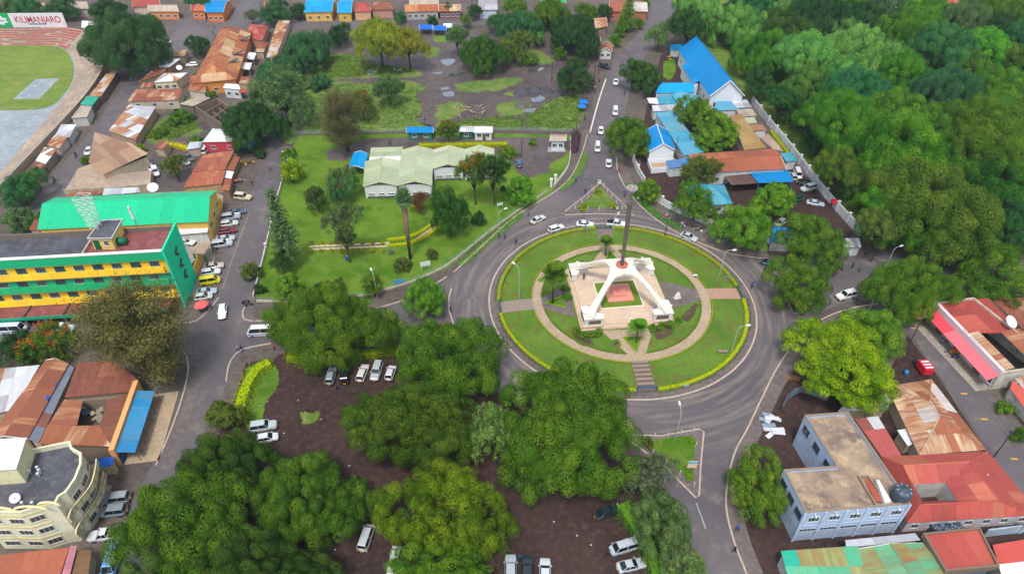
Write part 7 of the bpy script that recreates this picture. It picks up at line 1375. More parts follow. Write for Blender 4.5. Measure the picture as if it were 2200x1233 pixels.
car(566, 915, 26, -4, 'suv', (196, 206, 206), 'silver car at the west edge of the car park', CP); car(574, 940, 22, -4, 'hatch', W, 'white car tucked under the tree at the west edge', CP); car(787, 1154, 9, -26, 'van', (206, 210, 214), 'silver minivan beside the yellow green tree', CP); car(848, 1207, -6, 26, 'suv', (216, 220, 222), 'pale estate car partly under the tree at the lower edge', CP)
car(1305, 1098, 26, -10, 'sedan', (38, 52, 54), 'black sedan in the shade of the giant tree', CP); car(1340, 1175, -26, 8, 'van', (190, 198, 202), 'silver van with men at its front', CP); car(1356, 1213, 26, -6, 'sedan', (196, 202, 206), 'silver sedan nearest the lower edge', CP); car(1097, 1222, 0, -26, 'suv', (176, 188, 192), 'grey silver car, left of three at the lower edge', CP); car(1133, 1226, 0, -26, 'suv', (40, 56, 60), 'dark car, middle of three at the lower edge', CP); car(1171, 1228, 0, -26, 'wagon', (214, 220, 224), 'pale car, right of three at the lower edge', CP)
CR = 'cars below the cream building'
car(247, 1071, -26, 3, 'suv', (160, 168, 172), 'grey car nearest the terrace steps of the cream building', CR); car(240, 1098, -26, 3, 'suv', (140, 150, 156), 'darker grey car second below the cream building', CR); car(226, 1148, -26, 3, 'pickup', W, 'white pickup third below the cream building', CR); car(243, 1204, -8, 24, 'minibus', (110, 168, 214), 'light blue minibus at the lower left edge', CR)
CY = 'cars inside the compound'
car(1714, 374, 4, 12, 'van', W, 'white van against the pillared wall', CY); car(1704, 378, -6, -12, 'hatch', (196, 202, 206), 'silver car beside the white van at the blue awning', CY); car(1730, 393, -18, -4, 'sedan', BK, 'black sedan above the silver off-road car', CY); car(1737, 404, -18, 5, 'suv', (196, 208, 214), 'silver off-road car inside the pillared wall', CY); car(1752, 436, 18, 3, 'sedan', (190, 204, 216), 'silver blue sedan beside the red three-wheeler', CY); car(1640, 448, -14, 4, 'hatch', (226, 230, 232), 'white car under the light green tree', CY); car(1676, 478, -14, 8, 'hatch', (210, 214, 216), 'white car half hidden by trees near the low blue roof', CY)
CW = 'cars in the western streets'
car(358, 89, 12, 6, 'pickup', W, 'white pickup under the huge stadium corner tree', CW); car(412, 139, -16, 1, 'wagon', W, 'white car beside the rusty hall', CW); car(190, 325, -8, 12, 'hatch', W, 'white car on the stadium street', CW); car(324, 360, 6, 14, 'hatch', W, 'white car parked close behind the fan-shaped roof, farther of two', CW); car(334, 369, 5, 14, 'suv', W, 'white car parked close behind the fan-shaped roof, nearer of two', CW); car(396, 347, 14, 8, 'wagon', (196, 200, 204), 'silver car in the walled yard', CW); car(405, 338, 14, 8, 'sedan', (90, 96, 104), 'grey car beside the silver car in the walled yard', CW); car(440, 322, 6, -12, 'van', (230, 230, 230), 'white van by the white hipped roof', CW); car(612, 332, 2, -14, 'suv', (206, 206, 204), 'pale car beside the clipped bush of the garden wall', CW)
# minibus stripe
for o in [x for x in col.objects if x.name.startswith('minibus') and x.parent is None][:2]: link('side_stripe', MB().box((0, .935, .75), (5.0, .02, .18)).mesh('side_stripe', 'paint'), o, hx((40, 90, 170))); link('side_stripe', MB().box((0, -.935, .75), (5.0, .02, .18)).mesh('side_stripe', 'paint'), o, hx((40, 90, 170)))
def tuktuk(px, py, dx, dy, c, label, bands=False):
    p = G(px, py, .8); q = G(px + dx, py + dy, .8); e = empty('three_wheeler', (p.x, p.y, .02), math.atan2(q.y - p.y, q.x - p.x), label, 'three-wheeler')
    link('body', loft([(-1.35, .6, .35, .7, .95), (-.4, .65, .3, .7, .9), (.3, .6, .3, .65, .85), (.9, .38, .35, .7, 1.0), (1.3, .2, .4, .6, .85)]).mesh('body', 'car_paint'), e, hx(c)); link('roof', frustum(-1.4, .75, .66, 1.62, -1.25, .5, .58, 1.78).mesh('roof', 'paint'), e, hx(c if bands else tuple(v * .5 for v in c))); link('windscreen', MB().add([(.95, -.42, 1.0), (.95, .42, 1.0), (.7, .5, 1.62), (.7, -.5, 1.62)], [(0, 1, 2, 3)]).mesh('windscreen', 'car_glass'), e)
    for sg in (-1, 1): link('roof_post', MB().tube([(-1.3, sg * .6, .9), (-1.3, sg * .6, 1.65)], .04, 5).mesh('roof_post', 'chrome'), e)
    for x, y in ((1.0, 0), (-.9, .55), (-.9, -.55)): w = link('wheel', TYRE, e); w.location = (x, y, .24); w.scale = (.75, .6, .75)
    if bands:
        for k in range(3): link('advert_band', MB().box((-1.0 + k * .6, 0, 1.785), (.26, 1.0, .01)).mesh('advert_band', 'paint'), e, hx((244, 240, 240)))
    return e
def kiosk_van(px, py):
    p = G(px, py, 1.0); q = G(px - 12, py - 16, 1.0); e = empty('drinks_truck', (p.x, p.y, .02), math.atan2(q.y - p.y, q.x - p.x), 'small truck with a red and white lettered box on the shop street', 'truck')
    link('cargo_box', MB().box((-.5, 0, .6), (2.6, 1.9, 1.6)).mesh('cargo_box', 'paint'), e, hx((222, 36, 56))); link('cab', loft([(.8, .85, .4, 1.0, 1.6), (1.5, .85, .4, .95, 1.55), (1.95, .8, .45, .8, 1.0)]).mesh('cab', 'car_paint'), e, hx((60, 70, 76))); link('windscreen', MB().box((1.62, 0, 1.02), (.3, 1.4, .45)).mesh('windscreen', 'car_glass'), e)
    for x in (-1.2, 1.2):
        for y in (-.85, .85): w = link('wheel', TYRE, e); w.location = (x, y, .3); link('rim', RIM, w)
    for k in range(3): link('letter_band', MB().box((-1.3 + k * .8, -.1, 2.2), (.34, 1.5, .012)).mesh('letter_band', 'paint'), e, hx((246, 236, 238)))
kiosk_van(1983, 788); tuktuk(1716, 427, -8, 4, (24, 110, 70), 'green three-wheeler beside the silver off-road car'); tuktuk(1790, 432, -4, -10, (214, 44, 50), 'red three-wheeler against the pillared wall')
# ------------------------------------------------------------------ people
b = NB('skin'); b.base(rgb((92, 62, 48)), .55, .3)
b = NB('hair'); b.base(rgb((30, 26, 24)), .8, .1)
b = NB('trousers'); oi = b.n('ObjectInfo'); b.base(b.ramp(oi.outputs['Random'], [(0, rgb((40, 44, 60))), (.3, rgb((30, 30, 34))), (.55, rgb((96, 84, 66))), (.8, rgb((60, 70, 96)))]), .85, .1)
def person_mesh(pose):
    sit, walk = pose == 'sit', pose == 'walk'; hz = .5 if sit else .92; S_ = []          # (points, radii, material)
    H_ = lambda z: z - (.92 - hz)
    S_.append(([(0, 0, H_(.95)), (0, 0, H_(1.1)), (0, 0, H_(1.32)), (0, 0, H_(1.42))], [.145, .13, .165, .11], 1)); S_.append(([(-.1, 0, H_(1.4)), (.1, 0, H_(1.4))], [.1, .1], 1))
    S_.append(([(0, .0, H_(1.42)), (0, .01, H_(1.52))], [.055, .055], 0)); S_.append(([(0, .01, H_(1.56)), (0, .015, H_(1.64))], [.08, .09], 0)); S_.append(([(0, -.015, H_(1.65)), (0, -.02, H_(1.69))], [.092, .075], 3)); S_.append(([(0, .1, H_(1.6)), (0, .108, H_(1.585))], [.018, .02], 0))
    for sg in (-1, 1):
        S_.append(([(sg * .085, 0, H_(1.6)), (sg * .095, 0, H_(1.63))], [.02, .02], 0)); fw = sg * (.22 if walk else .03)
        if sit: leg = [(sg * .09, 0, .5), (sg * .11, .42, .5), (sg * .11, .44, .06)]
        else: leg = [(sg * .09, 0, .93), (sg * .1, fw * .7 + .03, .5), (sg * .1, fw * (1.3 if fw > 0 else 1.6), .08)]
        S_.append((leg, [.095, .07, .045], 2)); f = leg[-1]; S_.append(([(f[0], f[1] - .03, .045), (f[0], f[1] + .17, .035)], [.045, .035], 3))
        aw = -fw; arm = [(sg * .2, 0, H_(1.4)), (sg * .25, aw * .5 - .03, H_(1.13)), (sg * .24, aw * 1.1 + (.2 if sit else .08), H_(.92))]; S_.append((arm[:2], [.058, .046], 1)); S_.append((arm[1:], [.045, .032], 0)); w = Vector(arm[2]); S_.append(([w, w + Vector((0, .02, -.075))], [.034, .03], 0))
        for k in range(4): o = w + Vector((0, -.03 + .024 * k, -.08)); S_.append(([o, o + Vector((-.004 * sg, .012, -.05)), o + Vector((-.02 * sg, .016, -.072 - .008 * (1.5 - abs(k - 1.5))))], [.0105, .0095, .008], 0))
        o = w + Vector((-.01 * sg, .035, -.03)); S_.append(([o, o + Vector((-.02 * sg, .035, -.03)), o + Vector((-.025 * sg, .04, -.058))], [.012, .0105, .009], 0))
    b = MB()
    for pts, rad, m in S_:
        b.tube(pts, rad, 8)
        for p, r in ((pts[0], rad[0]), (pts[-1], rad[-1])): p = Vector(p); b.lathe([(r * math.sin(t) + 1e-4, -r * math.cos(t)) for t in [math.pi * i / 6 for i in range(7)]], 8, p)
    o = b.build('tmp', 'skin'); md = o.modifiers.new('r', 'REMESH'); md.mode = 'VOXEL'; md.voxel_size = .014; sm = o.modifiers.new('s', 'SMOOTH'); sm.iterations = 2; sm.factor = .4
    me = bpy.data.meshes.new_from_object(o.evaluated_get(bpy.context.evaluated_depsgraph_get())); bpy.data.objects.remove(o); me.name = 'person_body'; me.materials.clear()
    for m in ('skin', 'fabric', 'trousers', 'hair'): me.materials.append(MATS[m])
    n = len(me.polygons); ctr = np.empty(n * 3); me.polygons.foreach_get('center', ctr); ctr = ctr.reshape(-1, 3); best = np.full(n, 9e9); mi = np.zeros(n, np.int32)
    for pts, rad, m in S_:
        for (p, q, ra, rb) in zip(pts, pts[1:], rad, rad[1:]):
            p, q = np.array(p), np.array(q); d = q - p; t = np.clip(((ctr - p) @ d) / (d @ d), 0, 1); dist = np.linalg.norm(ctr - p - t[:, None] * d, axis=1) - (ra + (rb - ra) * t)
            k = dist < best; best[k] = dist[k]; mi[k] = m
    me.polygons.foreach_set('material_index', mi); me.polygons.foreach_set('use_smooth', np.ones(n, bool)); me.update(); return me
PEOPLE = {k: person_mesh(k) for k in ('stand', 'walk', 'sit')}
def person(px, py, pose, c, label, rz=None, z=0.0, group='people'):
    """px, py: where the feet are"""
    p = G(px, py, z); e = link('person', PEOPLE[pose], None, hx(c), label, 'person', group); e.location = (p.x, p.y, z + (.04 if z == 0 else 0)); e.rotation_euler = (0, 0, rnd.uniform(0, 6.28) if rz is None else rz); e.scale = [rnd.uniform(.97, 1.06)] * 3; return e
WALK = 'walking person in %s '
for x, y, ps, c, lb in ((1072, 512, 'walk', (90, 90, 110), 'person in a grey top walking on the path below the garden fence'), (1085, 514, 'walk', (60, 100, 110), 'person in a teal top beside the grey-topped walker at the garden fence'), (1135, 466, 'walk', (60, 110, 160), 'person in a blue top walking along the fence near the silver sedan'), (1211, 461, 'stand', (90, 120, 140), 'person standing at the west tip of the triangle island'), (1257, 418, 'walk', (40, 44, 52), 'person in dark clothes beside the triangle island'), (1237, 392, 'walk', (50, 90, 170), 'person in blue on the grass verge of the north road'), (1328, 372, 'walk', (196, 40, 50), 'person in red on the east side of the north road'), (1369, 434, 'walk', (226, 228, 230), 'person in a white shirt on the pavement east of the triangle island'), (1428, 510, 'walk', (190, 60, 80), 'person in red crossing to the island rim'), (1707, 748, 'walk', (40, 60, 130), 'person in dark blue on the pavement by the lime tree'), (1836, 652, 'stand', (40, 44, 70), 'person in dark clothes behind the white off-road car'), (1583, 1140, 'walk', (60, 100, 200), 'person in blue on the southern pavement'), (1577, 1186, 'walk', (36, 34, 40), 'person in black on the southern pavement near the edge'), (725, 838, 'sit', (40, 70, 130), 'person in blue squatting behind the grey estate car'), (512, 754, 'walk', (210, 216, 220), 'person in a pale top at the west road kerb'), (521, 756, 'walk', (50, 56, 70), 'person in dark clothes at the west road kerb'), (590, 752, 'stand', (214, 60, 80), 'person in red near the white minibus'), (968, 672, 'stand', (36, 36, 40), 'person in black at the western kerb of the roundabout'), (1297, 1196, 'stand', (40, 60, 80), 'man in dark blue at the front of the silver van'), (1306, 1192, 'stand', (60, 70, 90), 'man in grey blue leaning at the silver van'), (1318, 1206, 'walk', (50, 80, 110), 'man in blue between the silver van and the silver sedan'), (1308, 1228, 'walk', (40, 90, 120), 'man in teal beside the silver sedan at the lower edge'), (1117, 1203, 'stand', (40, 90, 170), 'person in bright blue behind the dark middle car'), (455, 662, 'stand', (220, 40, 70), 'person in red beside the pink umbrella'), (443, 664, 'sit', (230, 130, 150), 'vendor seated under the pink umbrella'), (581, 368, 'walk', (220, 50, 80), 'person in pink red walking up the market street'), (543, 400, 'walk', (60, 50, 50), 'person at the edge of the market street by the beige off-road car'), (1283, 290, 'walk', (60, 100, 190), 'person in blue on the muddy roadside of the north road'), (1256, 258, 'walk', (40, 80, 150), 'person in blue by the white kerb of the north road'), (1278, 200, 'walk', (90, 100, 130), 'person beside the street stalls'), (1287, 178, 'stand', (190, 60, 90), 'person in pink at the street stalls'), (1197, 102, 'walk', (40, 44, 60), 'person walking down the muddy lane'), (1341, 206, 'walk', (70, 60, 130), 'person in purple on the east pavement of the north road'), (836, 312, 'stand', (70, 130, 90), 'person in green on the garden drive, left of two'), (840, 313, 'stand', (60, 110, 80), 'person in green on the garden drive, right of two'), (940, 304, 'stand', (150, 160, 160), 'person standing between the garden kiosks'), (448, 58, 'walk', (220, 220, 226), 'person in white on the far street'), (462, 64, 'walk', (90, 110, 140), 'person in blue crossing the far street'), (444, 50, 'walk', (120, 100, 100), 'person at the far street crossing'), (459, 76, 'walk', (50, 50, 60), 'person in dark clothes at the street fork'), (283, 176, 'walk', (60, 150, 170), 'person in turquoise on the stadium street'), (128, 345, 'walk', (190, 50, 70), 'person in red at the lower stadium street shops'), (122, 338, 'stand', (60, 60, 80), 'person in grey at the lower stadium street shops'), (1830, 576, 'stand', (50, 60, 160), 'person in blue at the compound gate'), (1845, 584, 'stand', (60, 150, 90), 'person in green at the compound gate'), (1872, 562, 'stand', (60, 60, 70), 'person in the shade of the wood by the east road'), (2020, 740, 'stand', (150, 180, 220), 'person under the pink awning in pale blue'), (2050, 745, 'sit', (190, 120, 80), 'seated person among the goods before the pink awning shop')):
    person(x, y, ps, c, lb)
person(1254, 601, 'stand', (36, 40, 70), 'person in dark blue standing on the monument platform', 3.1, ZP)
person(748, 556, 'sit', (230, 190, 210), 'person in pink and white sitting on the garden lawn', 0.5)
person(1313, 478, 'sit', (50, 70, 130), 'person riding in the bed of the white pickup', 0, .75)
def motorbike(px, py, dx, dy, c, label, rider=True):
    p = G(px, py, .5); q = G(px + dx, py + dy, .5); rz = math.atan2(q.y - p.y, q.x - p.x); e = empty('motorcycle', (p.x, p.y, .02), rz, label, 'motorcycle')
    for x in (-.62, .62): w = link('wheel', TYRE, e); w.location = (x, 0, .3); w.scale = (.95, .4, .95)
    link('frame', MB().tube([(-.62, 0, .3), (-.1, 0, .55), (.45, 0, .75), (.62, 0, .3)], .06, 6).mesh('frame', 'rubber'), e); link('fuel_tank', MB().box((.15, 0, .68), (.5, .28, .22), 0, top=.7).mesh('fuel_tank', 'car_paint'), e, hx(c)); link('seat', MB().box((-.4, 0, .72), (.7, .26, .1)).mesh('seat', 'rubber'), e); link('handlebar', MB().tube([(.4, -.35, 1.0), (.48, 0, .95), (.4, .35, 1.0)], .02, 5).mesh('handlebar', 'chrome'), e)
    if rider:
        r = link('person', PEOPLE['sit'], None, hx(c), 'rider in %s on the %s' % ('coloured top', label), 'person', 'motorcycle riders'); r.location = (p.x - math.cos(rz) * .25, p.y - math.sin(rz) * .25, .34); r.rotation_euler = (0, 0, rz - math.pi / 2)
for x, y, dx, dy, c, lb, rd in ((1109, 519, 6, -12, (30, 110, 100), 'motorcycle west of the island', True), (1342, 419, -4, 12, (40, 80, 170), 'motorcycle beside the triangle island', True), (1616, 614, -4, 12, (40, 70, 170), 'motorcycle east of the island', True), (528, 648, 12, -4, (60, 60, 66), 'motorcycle parked at the garden corner', False), (534, 654, 12, -3, (40, 40, 46), 'second motorcycle parked at the garden corner', False), (162, 334, -6, 12, (50, 50, 70), 'motorcycle on the stadium street', True), (116, 388, -6, 12, (40, 60, 90), 'motorcycle at the lower stadium street', True), (1806, 574, 8, 8, (70, 50, 60), 'motorcycle parked by the gate pillars', False), (1797, 570, 8, 8, (40, 44, 50), 'second motorcycle parked by the gate pillars', False)): motorbike(x, y, dx, dy, c, lb, rd)
# ------------------------------------------------------------------ lamps, poles, signs, fences, hedges
def lamp(bx, by, h, ang, label, arm=1.8):
    p = G(bx, by); e = empty('street_lamp', p, ang, label, 'street lamp', 'street lamps')
    link('pole', MB().tube([(0, 0, 0), (0, 0, .6), (0, 0, h * .9), (.25, 0, h)], [.14, .1, .07, .06], 8).mesh('pole', 'paint'), e, hx((176, 184, 180))); link('arm', MB().tube([(.25, 0, h), (arm * .6, 0, h + .25), (arm, 0, h + .2)], .05, 6).mesh('arm', 'paint'), e, hx((176, 184, 180)))
    hd = link('lamp_head', MB().box((arm + .3, 0, h + .12), (1.0, .36, .2), 0, top=.75).mesh('lamp_head', 'paint'), e, hx((236, 238, 238))); link('lens', MB().box((arm + .35, 0, h + .07), (.7, .26, .05)).mesh('lens', 'headlight'), hd); return e
for a in ((1545, 593, 7.2, .1, 'street lamp on the north-east rim of the island'), (1570, 760, 7.4, .2, 'street lamp on the south-east rim of the island'), (1450, 945, 7.5, 1.57, 'street lamp on the grassy traffic island in the south'), (1115, 645, 9.0, 2.2, 'street lamp on the west rim of the island'), (811, 640, 6.5, 2.0, 'street lamp at the lower garden wall'), (1072, 498, 6.0, .6, 'street lamp by the garden fence near two walkers'), (1900, 582, 6.5, .4, 'street lamp at the east road beside the wood'), (1317, 500, 4.5, 1.0, 'short lamp post at the rear gate of the island'), (1866, 668, 5.0, .5, 'street lamp over the lime tree')): lamp(*a)
def pole(bx, by, h, label, cross=True, c=(92, 78, 66), rz=.4):
    e = empty('utility_pole', G(bx, by), rz, label, 'utility pole', 'utility poles'); link('pole', MB().tube([(0, 0, -.2), (0, 0, h)], [.16, .1], 8).mesh('pole', 'paint'), e, hx(c))
    if cross:
        link('crossarm', MB().box((0, 0, h - .7), (2.2, .12, .14)).mesh('crossarm', 'paint'), e, hx(c))
        for x in (-.9, -.3, .3, .9): link('insulator', MB().lathe([(.03, 0), (.07, .1), (.05, .22)], 6, (x, 0, h - .56)).mesh('insulator', 'paint'), e, hx((200, 200, 196)))
for a in ((1955, 735, 7.5, 'dark utility pole beside the lime tree on the shop street'), (2132, 985, 6.5, 'dark lamp pole beside the hipped roof on the shop street', False), (1185, 178, 8, 'pole on the dirt lot grass'), (1275, 192, 9, 'tall pole at the street stalls'), (1237, 300, 8, 'pole at the garden corner on the north road'), (1286, 160, 9, 'pole at the black turning car'), (1360, 300, 8, 'pole by the street tree at the blue gabled house', False), (1447, 352, 9, 'thin pole before the blue porch house', False), (915, 290, 6, 'pole behind the blue-roofed kiosk'), (1430, 500, 7, 'green pole at the vendors by the east wall', False, (40, 100, 80)), (1120, 340, 6, 'pole in the garden courtyard', False)): pole(*a)
def sign(bx, by, w, h, z0, c, label, legs=2, rz=0.0, txt=None, tc=(40, 60, 130), hd=None):
    p = G(bx, by); e = empty('sign_board', p, rz, label, 'sign'); 
    for sg in ((-1, 1) if legs == 2 else (0,)): link('post', MB().tube([(sg * w * .42, 0, 0), (sg * w * .42, 0, z0 + h)], .05, 6).mesh('post', 'paint'), e, hx((206, 208, 208) if legs == 2 else (50, 100, 110)))
    bo = link('board', MB().box((0, -.08, z0), (w, .08, h)).mesh('board', 'paint'), e, hx(c))
    if hd: link('header', MB().box((0, -.13, z0 + h * .68), (w * .98, .02, h * .3)).mesh('header', 'paint'), bo, hx(hd))
    if txt:
        t = text_obj(txt, (0, -.135, z0 + h * .45), (R(90), 0, 0), h * .3, tc, None); t.parent = e
    return e
sign(915, 582, 2.4, 1.2, 1.6, (232, 234, 234), 'white sign board on two posts inside the garden fence', 2, .35); sign(858, 612, 2.4, 1.0, .6, (60, 160, 214), 'blue sign board on the lower garden fence', 2, .3); sign(1074, 447, 1.6, .7, .9, (226, 228, 226), 'small white sign near the garden trees', 2, .5)
sign(1481, 1020, 1.6, 1.8, 2.2, (240, 208, 180), 'blue and orange sign on the southern traffic island', 1, 0, None, hd=(80, 190, 220)); sign(1287, 404, 1.0, 1.2, 1.4, (240, 230, 200), 'blue topped sign at the tip of the triangle island', 1, 0, None, hd=(120, 190, 200)); sign(1325, 452, .6, .8, .4, (238, 238, 232), 'small white plate on the triangle island corner', 1); sign(1473, 832, 1.1, .6, .3, (196, 206, 212), 'grey plate on the front rim hedge', 2, .2); sign(1258, 496, 1.4, .7, .4, (110, 160, 160), 'teal plate on the rear rim hedge', 2); sign(1563, 600, 1.2, .6, .4, (120, 150, 160), 'grey plate on the east rim hedge', 2, -.6)
# garden fence: low wall with rails
def rail_fence(px, label, wall_h=.5, rail_h=1.3, step=2.6, c=(110, 160, 140), wc=(206, 192, 170), k=8):
    pts = dense(px, k); e = empty('rail_fence', pts[0], 0, label, 'fence'); part(e, wallstrip(MB(), pts, .3, 0, wall_h), 'base_wall', 'plaster', hx(wc, .7)); acc = step
    for a, q in zip(pts, pts[1:]):
        acc += (q - a).length
        if acc >= step: acc = 0; part(e, MB().tube([(a.x, a.y, wall_h), (a.x, a.y, rail_h + .05)], .04, 5), 'post', 'paint', hx(c))
    for z in (wall_h + .25, (wall_h + rail_h) / 2 + .1, rail_h): part(e, MB().tube([(p.x, p.y, z) for p in pts], .028, 4), 'rail', 'paint', hx(c))
    return e
rail_fence([(552, 648), (640, 650), (700, 648), (780, 636), (862, 614), (905, 598), (965, 568), (1035, 512), (1080, 478), (1125, 446), (1175, 412)], 'low wall with pale green rails along the curved garden edge'); rail_fence([(640, 292), (760, 289), (880, 287), (1000, 285), (1120, 284), (1230, 288)], 'stone based rail fence along the rear of the garden', .7, 1.6, 2.6, (120, 170, 160), (120, 110, 104))
rail_fence([(1190, 402), (1214, 372), (1224, 345), (1226, 300)], 'cream wall and rail along the north road side of the garden', .8, 1.3, 2.0, (220, 220, 216), (222, 214, 198))
for i, (x, y) in enumerate(((1184, 402), (1193, 393))):
    e = empty('gate_pillar', G(x, y), 0, 'white gate pillar of the garden path, %s one' % ['nearer', 'farther'][i], 'gate pillar'); p = G(x, y); part(e, MB().box(p, (.55, .55, 2.4)), 'shaft', 'plaster', hx((238, 238, 236), .2)); part(e, MB().box(p + Vector((0, 0, 2.403)), (.75, .75, .2)), 'cap', 'plaster', hx((240, 240, 238), .1))
pillar_wall('low white edged wall along the market street side of the garden', [(545, 640), (566, 560), (590, 455), (606, 395), (622, 335)], .9, (222, 220, 214), (214, 206, 196), 'garden_wall', 9)
# triangle island
tri = [G(*p) for p in ((1210, 458), (1290, 396), (1362, 462))]; sheet('traffic_island', dense([(1212, 459), (1250, 428), (1287, 398), (1292, 398), (1325, 428), (1355, 462), (1290, 458)], 1), .13, 'pavement'); kerb([G(*p) for p in ((1208, 460), (1250, 427), (1287, 396), (1293, 396), (1328, 428), (1362, 464), (1290, 459.5), (1215, 462))], .25, .18, True)
sheet('island_bed', dense([(1240, 448), (1262, 430), (1285, 406), (1292, 406), (1312, 426), (1332, 448)], 1), .2, 'rough_grass')
for i, (x, y, w) in enumerate(((1284, 410, 9), (1252, 444, 12), (1318, 444, 10))): T(x, y, w, w * .6, 'bush', (140, 160, 30), 'yellow green corner shrub of the triangle island, %s corner' % ['far', 'west', 'east'][i], 'bush', 'bush')
def bollards(px, label, group, n):
    pts = [G(*p) for p in px]; L = [(q - p).length for p, q in zip(pts, pts[1:])]; tot = sum(L)
    for i in range(n):
        d = tot * i / max(1, n - 1); j = 0
        while j < len(L) - 1 and d > L[j]: d -= L[j]; j += 1
        p = pts[j].lerp(pts[j + 1], min(1, d / L[j])); e = empty('bollard', p, 0, label, 'bollard', group); part(e, MB().tube([p, p + Vector((0, 0, 1.15))], .07, 7), 'post', 'paint', hx((236, 236, 232))); part(e, MB().tube([p + Vector((0, 0, 1.15)), p + Vector((0, 0, 1.22))], .09, 7), 'cap', 'paint', hx((220, 220, 216)))
bollards([(1236, 450), (1262, 428), (1286, 402)], 'white post along the west edge of the triangle island', 'west edge posts', 5); bollards([(1297, 402), (1312, 424), (1336, 450)], 'white post along the east edge of the triangle island', 'east edge posts', 5); bollards([(1262, 452), (1286, 453), (1312, 452)], 'white post along the front edge of the triangle island', 'front edge posts', 3)
# southern splitter island
sheet('traffic_island', [G(*p) for p in ((1340, 935), (1420, 938), (1500, 924), (1510, 928), (1503, 1000), (1500, 1062), (1494, 1066), (1430, 1000), (1365, 952))], .13, 'pavement'); kerb([G(*p) for p in ((1338, 934), (1420, 937), (1502, 922), (1512, 928), (1505, 1000), (1502, 1064), (1494, 1069), (1430, 1004), (1363, 954))], .28, .18, True)
sheet('island_bed', dense([(1378, 948), (1420, 944), (1466, 938), (1494, 944), (1490, 985), (1487, 1030), (1455, 1008), (1410, 972)], 3), .2, 'lawn')
for i, (x, y, w) in enumerate(((1393, 950, 16), (1486, 945, 9), (1480, 1025, 10))): T(x, y, w, w * .6, 'bush', 'olive' if i == 0 else 'lime', 'flower shrub on the southern traffic island, %s' % ['west corner', 'far corner', 'lower tip'][i], 'bush', 'bush')
bollards([(1376, 940), (1430, 940), (1490, 928)], 'white post along the far edge of the southern traffic island', 'far edge posts', 5); bollards([(1494, 960), (1490, 1045)], 'white post along the roadside edge of the southern traffic island', 'roadside posts', 3); bollards([(1402, 975), (1460, 1020)], 'white post along the slip road edge of the southern traffic island', 'slip road posts', 3)
strip('road_line', [G(1496, 1080), G(1516, 1135)], .25, LV * 9, 'court_slab')
# small island under the round tree, east
kerb(dense([(1672, 590), (1690, 640), (1705, 672), (1722, 670), (1735, 650)], 5), .25, .16)
strip('rail_track', dense([(1960, 668), (2040, 770), (2120, 880), (2200, 985)], 4), .16, LV * 8, 'earth'); strip('rail_track', dense([(1974, 668), (2054, 770), (2134, 880), (2214, 985)], 4), .1, LV * 8, 'earth')
for x, y in ((2072, 845), (2115, 900), (2180, 985), (1965, 705)): strip('road_line', [G(x - 8, y), G(x + 7, y + 1)], .3, LV * 9, 'road_yellow')
# hedges
hedge(dense([(900, 316), (960, 315), (1030, 314), (1090, 313)], 4), 2.0, 1.0, (168, 172, 10), 'long yellow topped hedge behind the garden hall', leaf=.25); hedge(dense([(833, 518), (870, 513), (905, 500), (938, 476)], 5), .9, .7, (172, 176, 10), 'upper of the two curved yellow hedges in the garden'); hedge(dense([(832, 530), (872, 526), (912, 512), (942, 490)], 5), .9, .7, (172, 176, 10), 'lower of the two curved yellow hedges in the garden')
hedge(dense([(582, 785), (555, 800), (535, 830), (522, 865), (515, 905)], 5), 2.6, 1.5, (150, 172, 20), 'lime green hedge along the west side of the car park', dens=14, leaf=.34, lump=.3, wild=1); hedge(dense([(620, 772), (680, 776), (740, 770), (800, 764), (850, 758)], 5), 2.6, 1.5, (120, 140, 24), 'hedge behind the row of four parked cars', dens=14, leaf=.34, lump=.35, wild=1)
hedge(dense([(1335, 1090), (1375, 1150), (1400, 1200), (1420, 1260)], 5), 2.8, 1.6, (88, 130, 36), 'hedge between the car park and the southern road', dens=14, leaf=.34, lump=.35, wild=1); hedge(dense([(1655, 285), (1690, 330), (1700, 345)], 4), 1.2, .9, (150, 160, 20), 'yellow hedge inside the pillared wall'); hedge(dense([(352, 312), (385, 318), (425, 328)], 4), 1.8, 1.2, (190, 180, 20), 'yellow flowering hedge in the weedy yard', dens=18, leaf=.3, lump=.25, wild=1)
hedge(dense([(990, 570), (1040, 525), (1085, 488), (1120, 460)], 6), 2.6, .12, (84, 116, 46), 'low weedy strip below the garden fence', dens=14, leaf=.3, lump=.2, wild=2.5); hedge(dense([(1350, 395), (1372, 428), (1420, 468), (1465, 492)], 6), 2.6, .25, (70, 112, 44), 'dark weedy strip below the white wall of the east road', dens=14, leaf=.3, lump=.25, wild=2); hedge(dense([(1258, 330), (1252, 350), (1235, 382), (1205, 408)], 6), 2.4, .12, (92, 120, 50), 'weedy verge on the west side of the north road', dens=14, leaf=.28, lump=.2, wild=2.5)
hedge(dense([(560, 676), (640, 674), (720, 664), (800, 646)], 6), 2.6, .15, (76, 110, 40), 'weedy strip below the lower garden wall', dens=14, leaf=.3, lump=.22, wild=2.5); hedge(dense([(1232, 330), (1236, 310), (1238, 290)], 5), 2.2, 1.6, (84, 62, 72), 'purple leaved hedge at the garden corner of the north road', dens=18, leaf=.3, lump=.25)
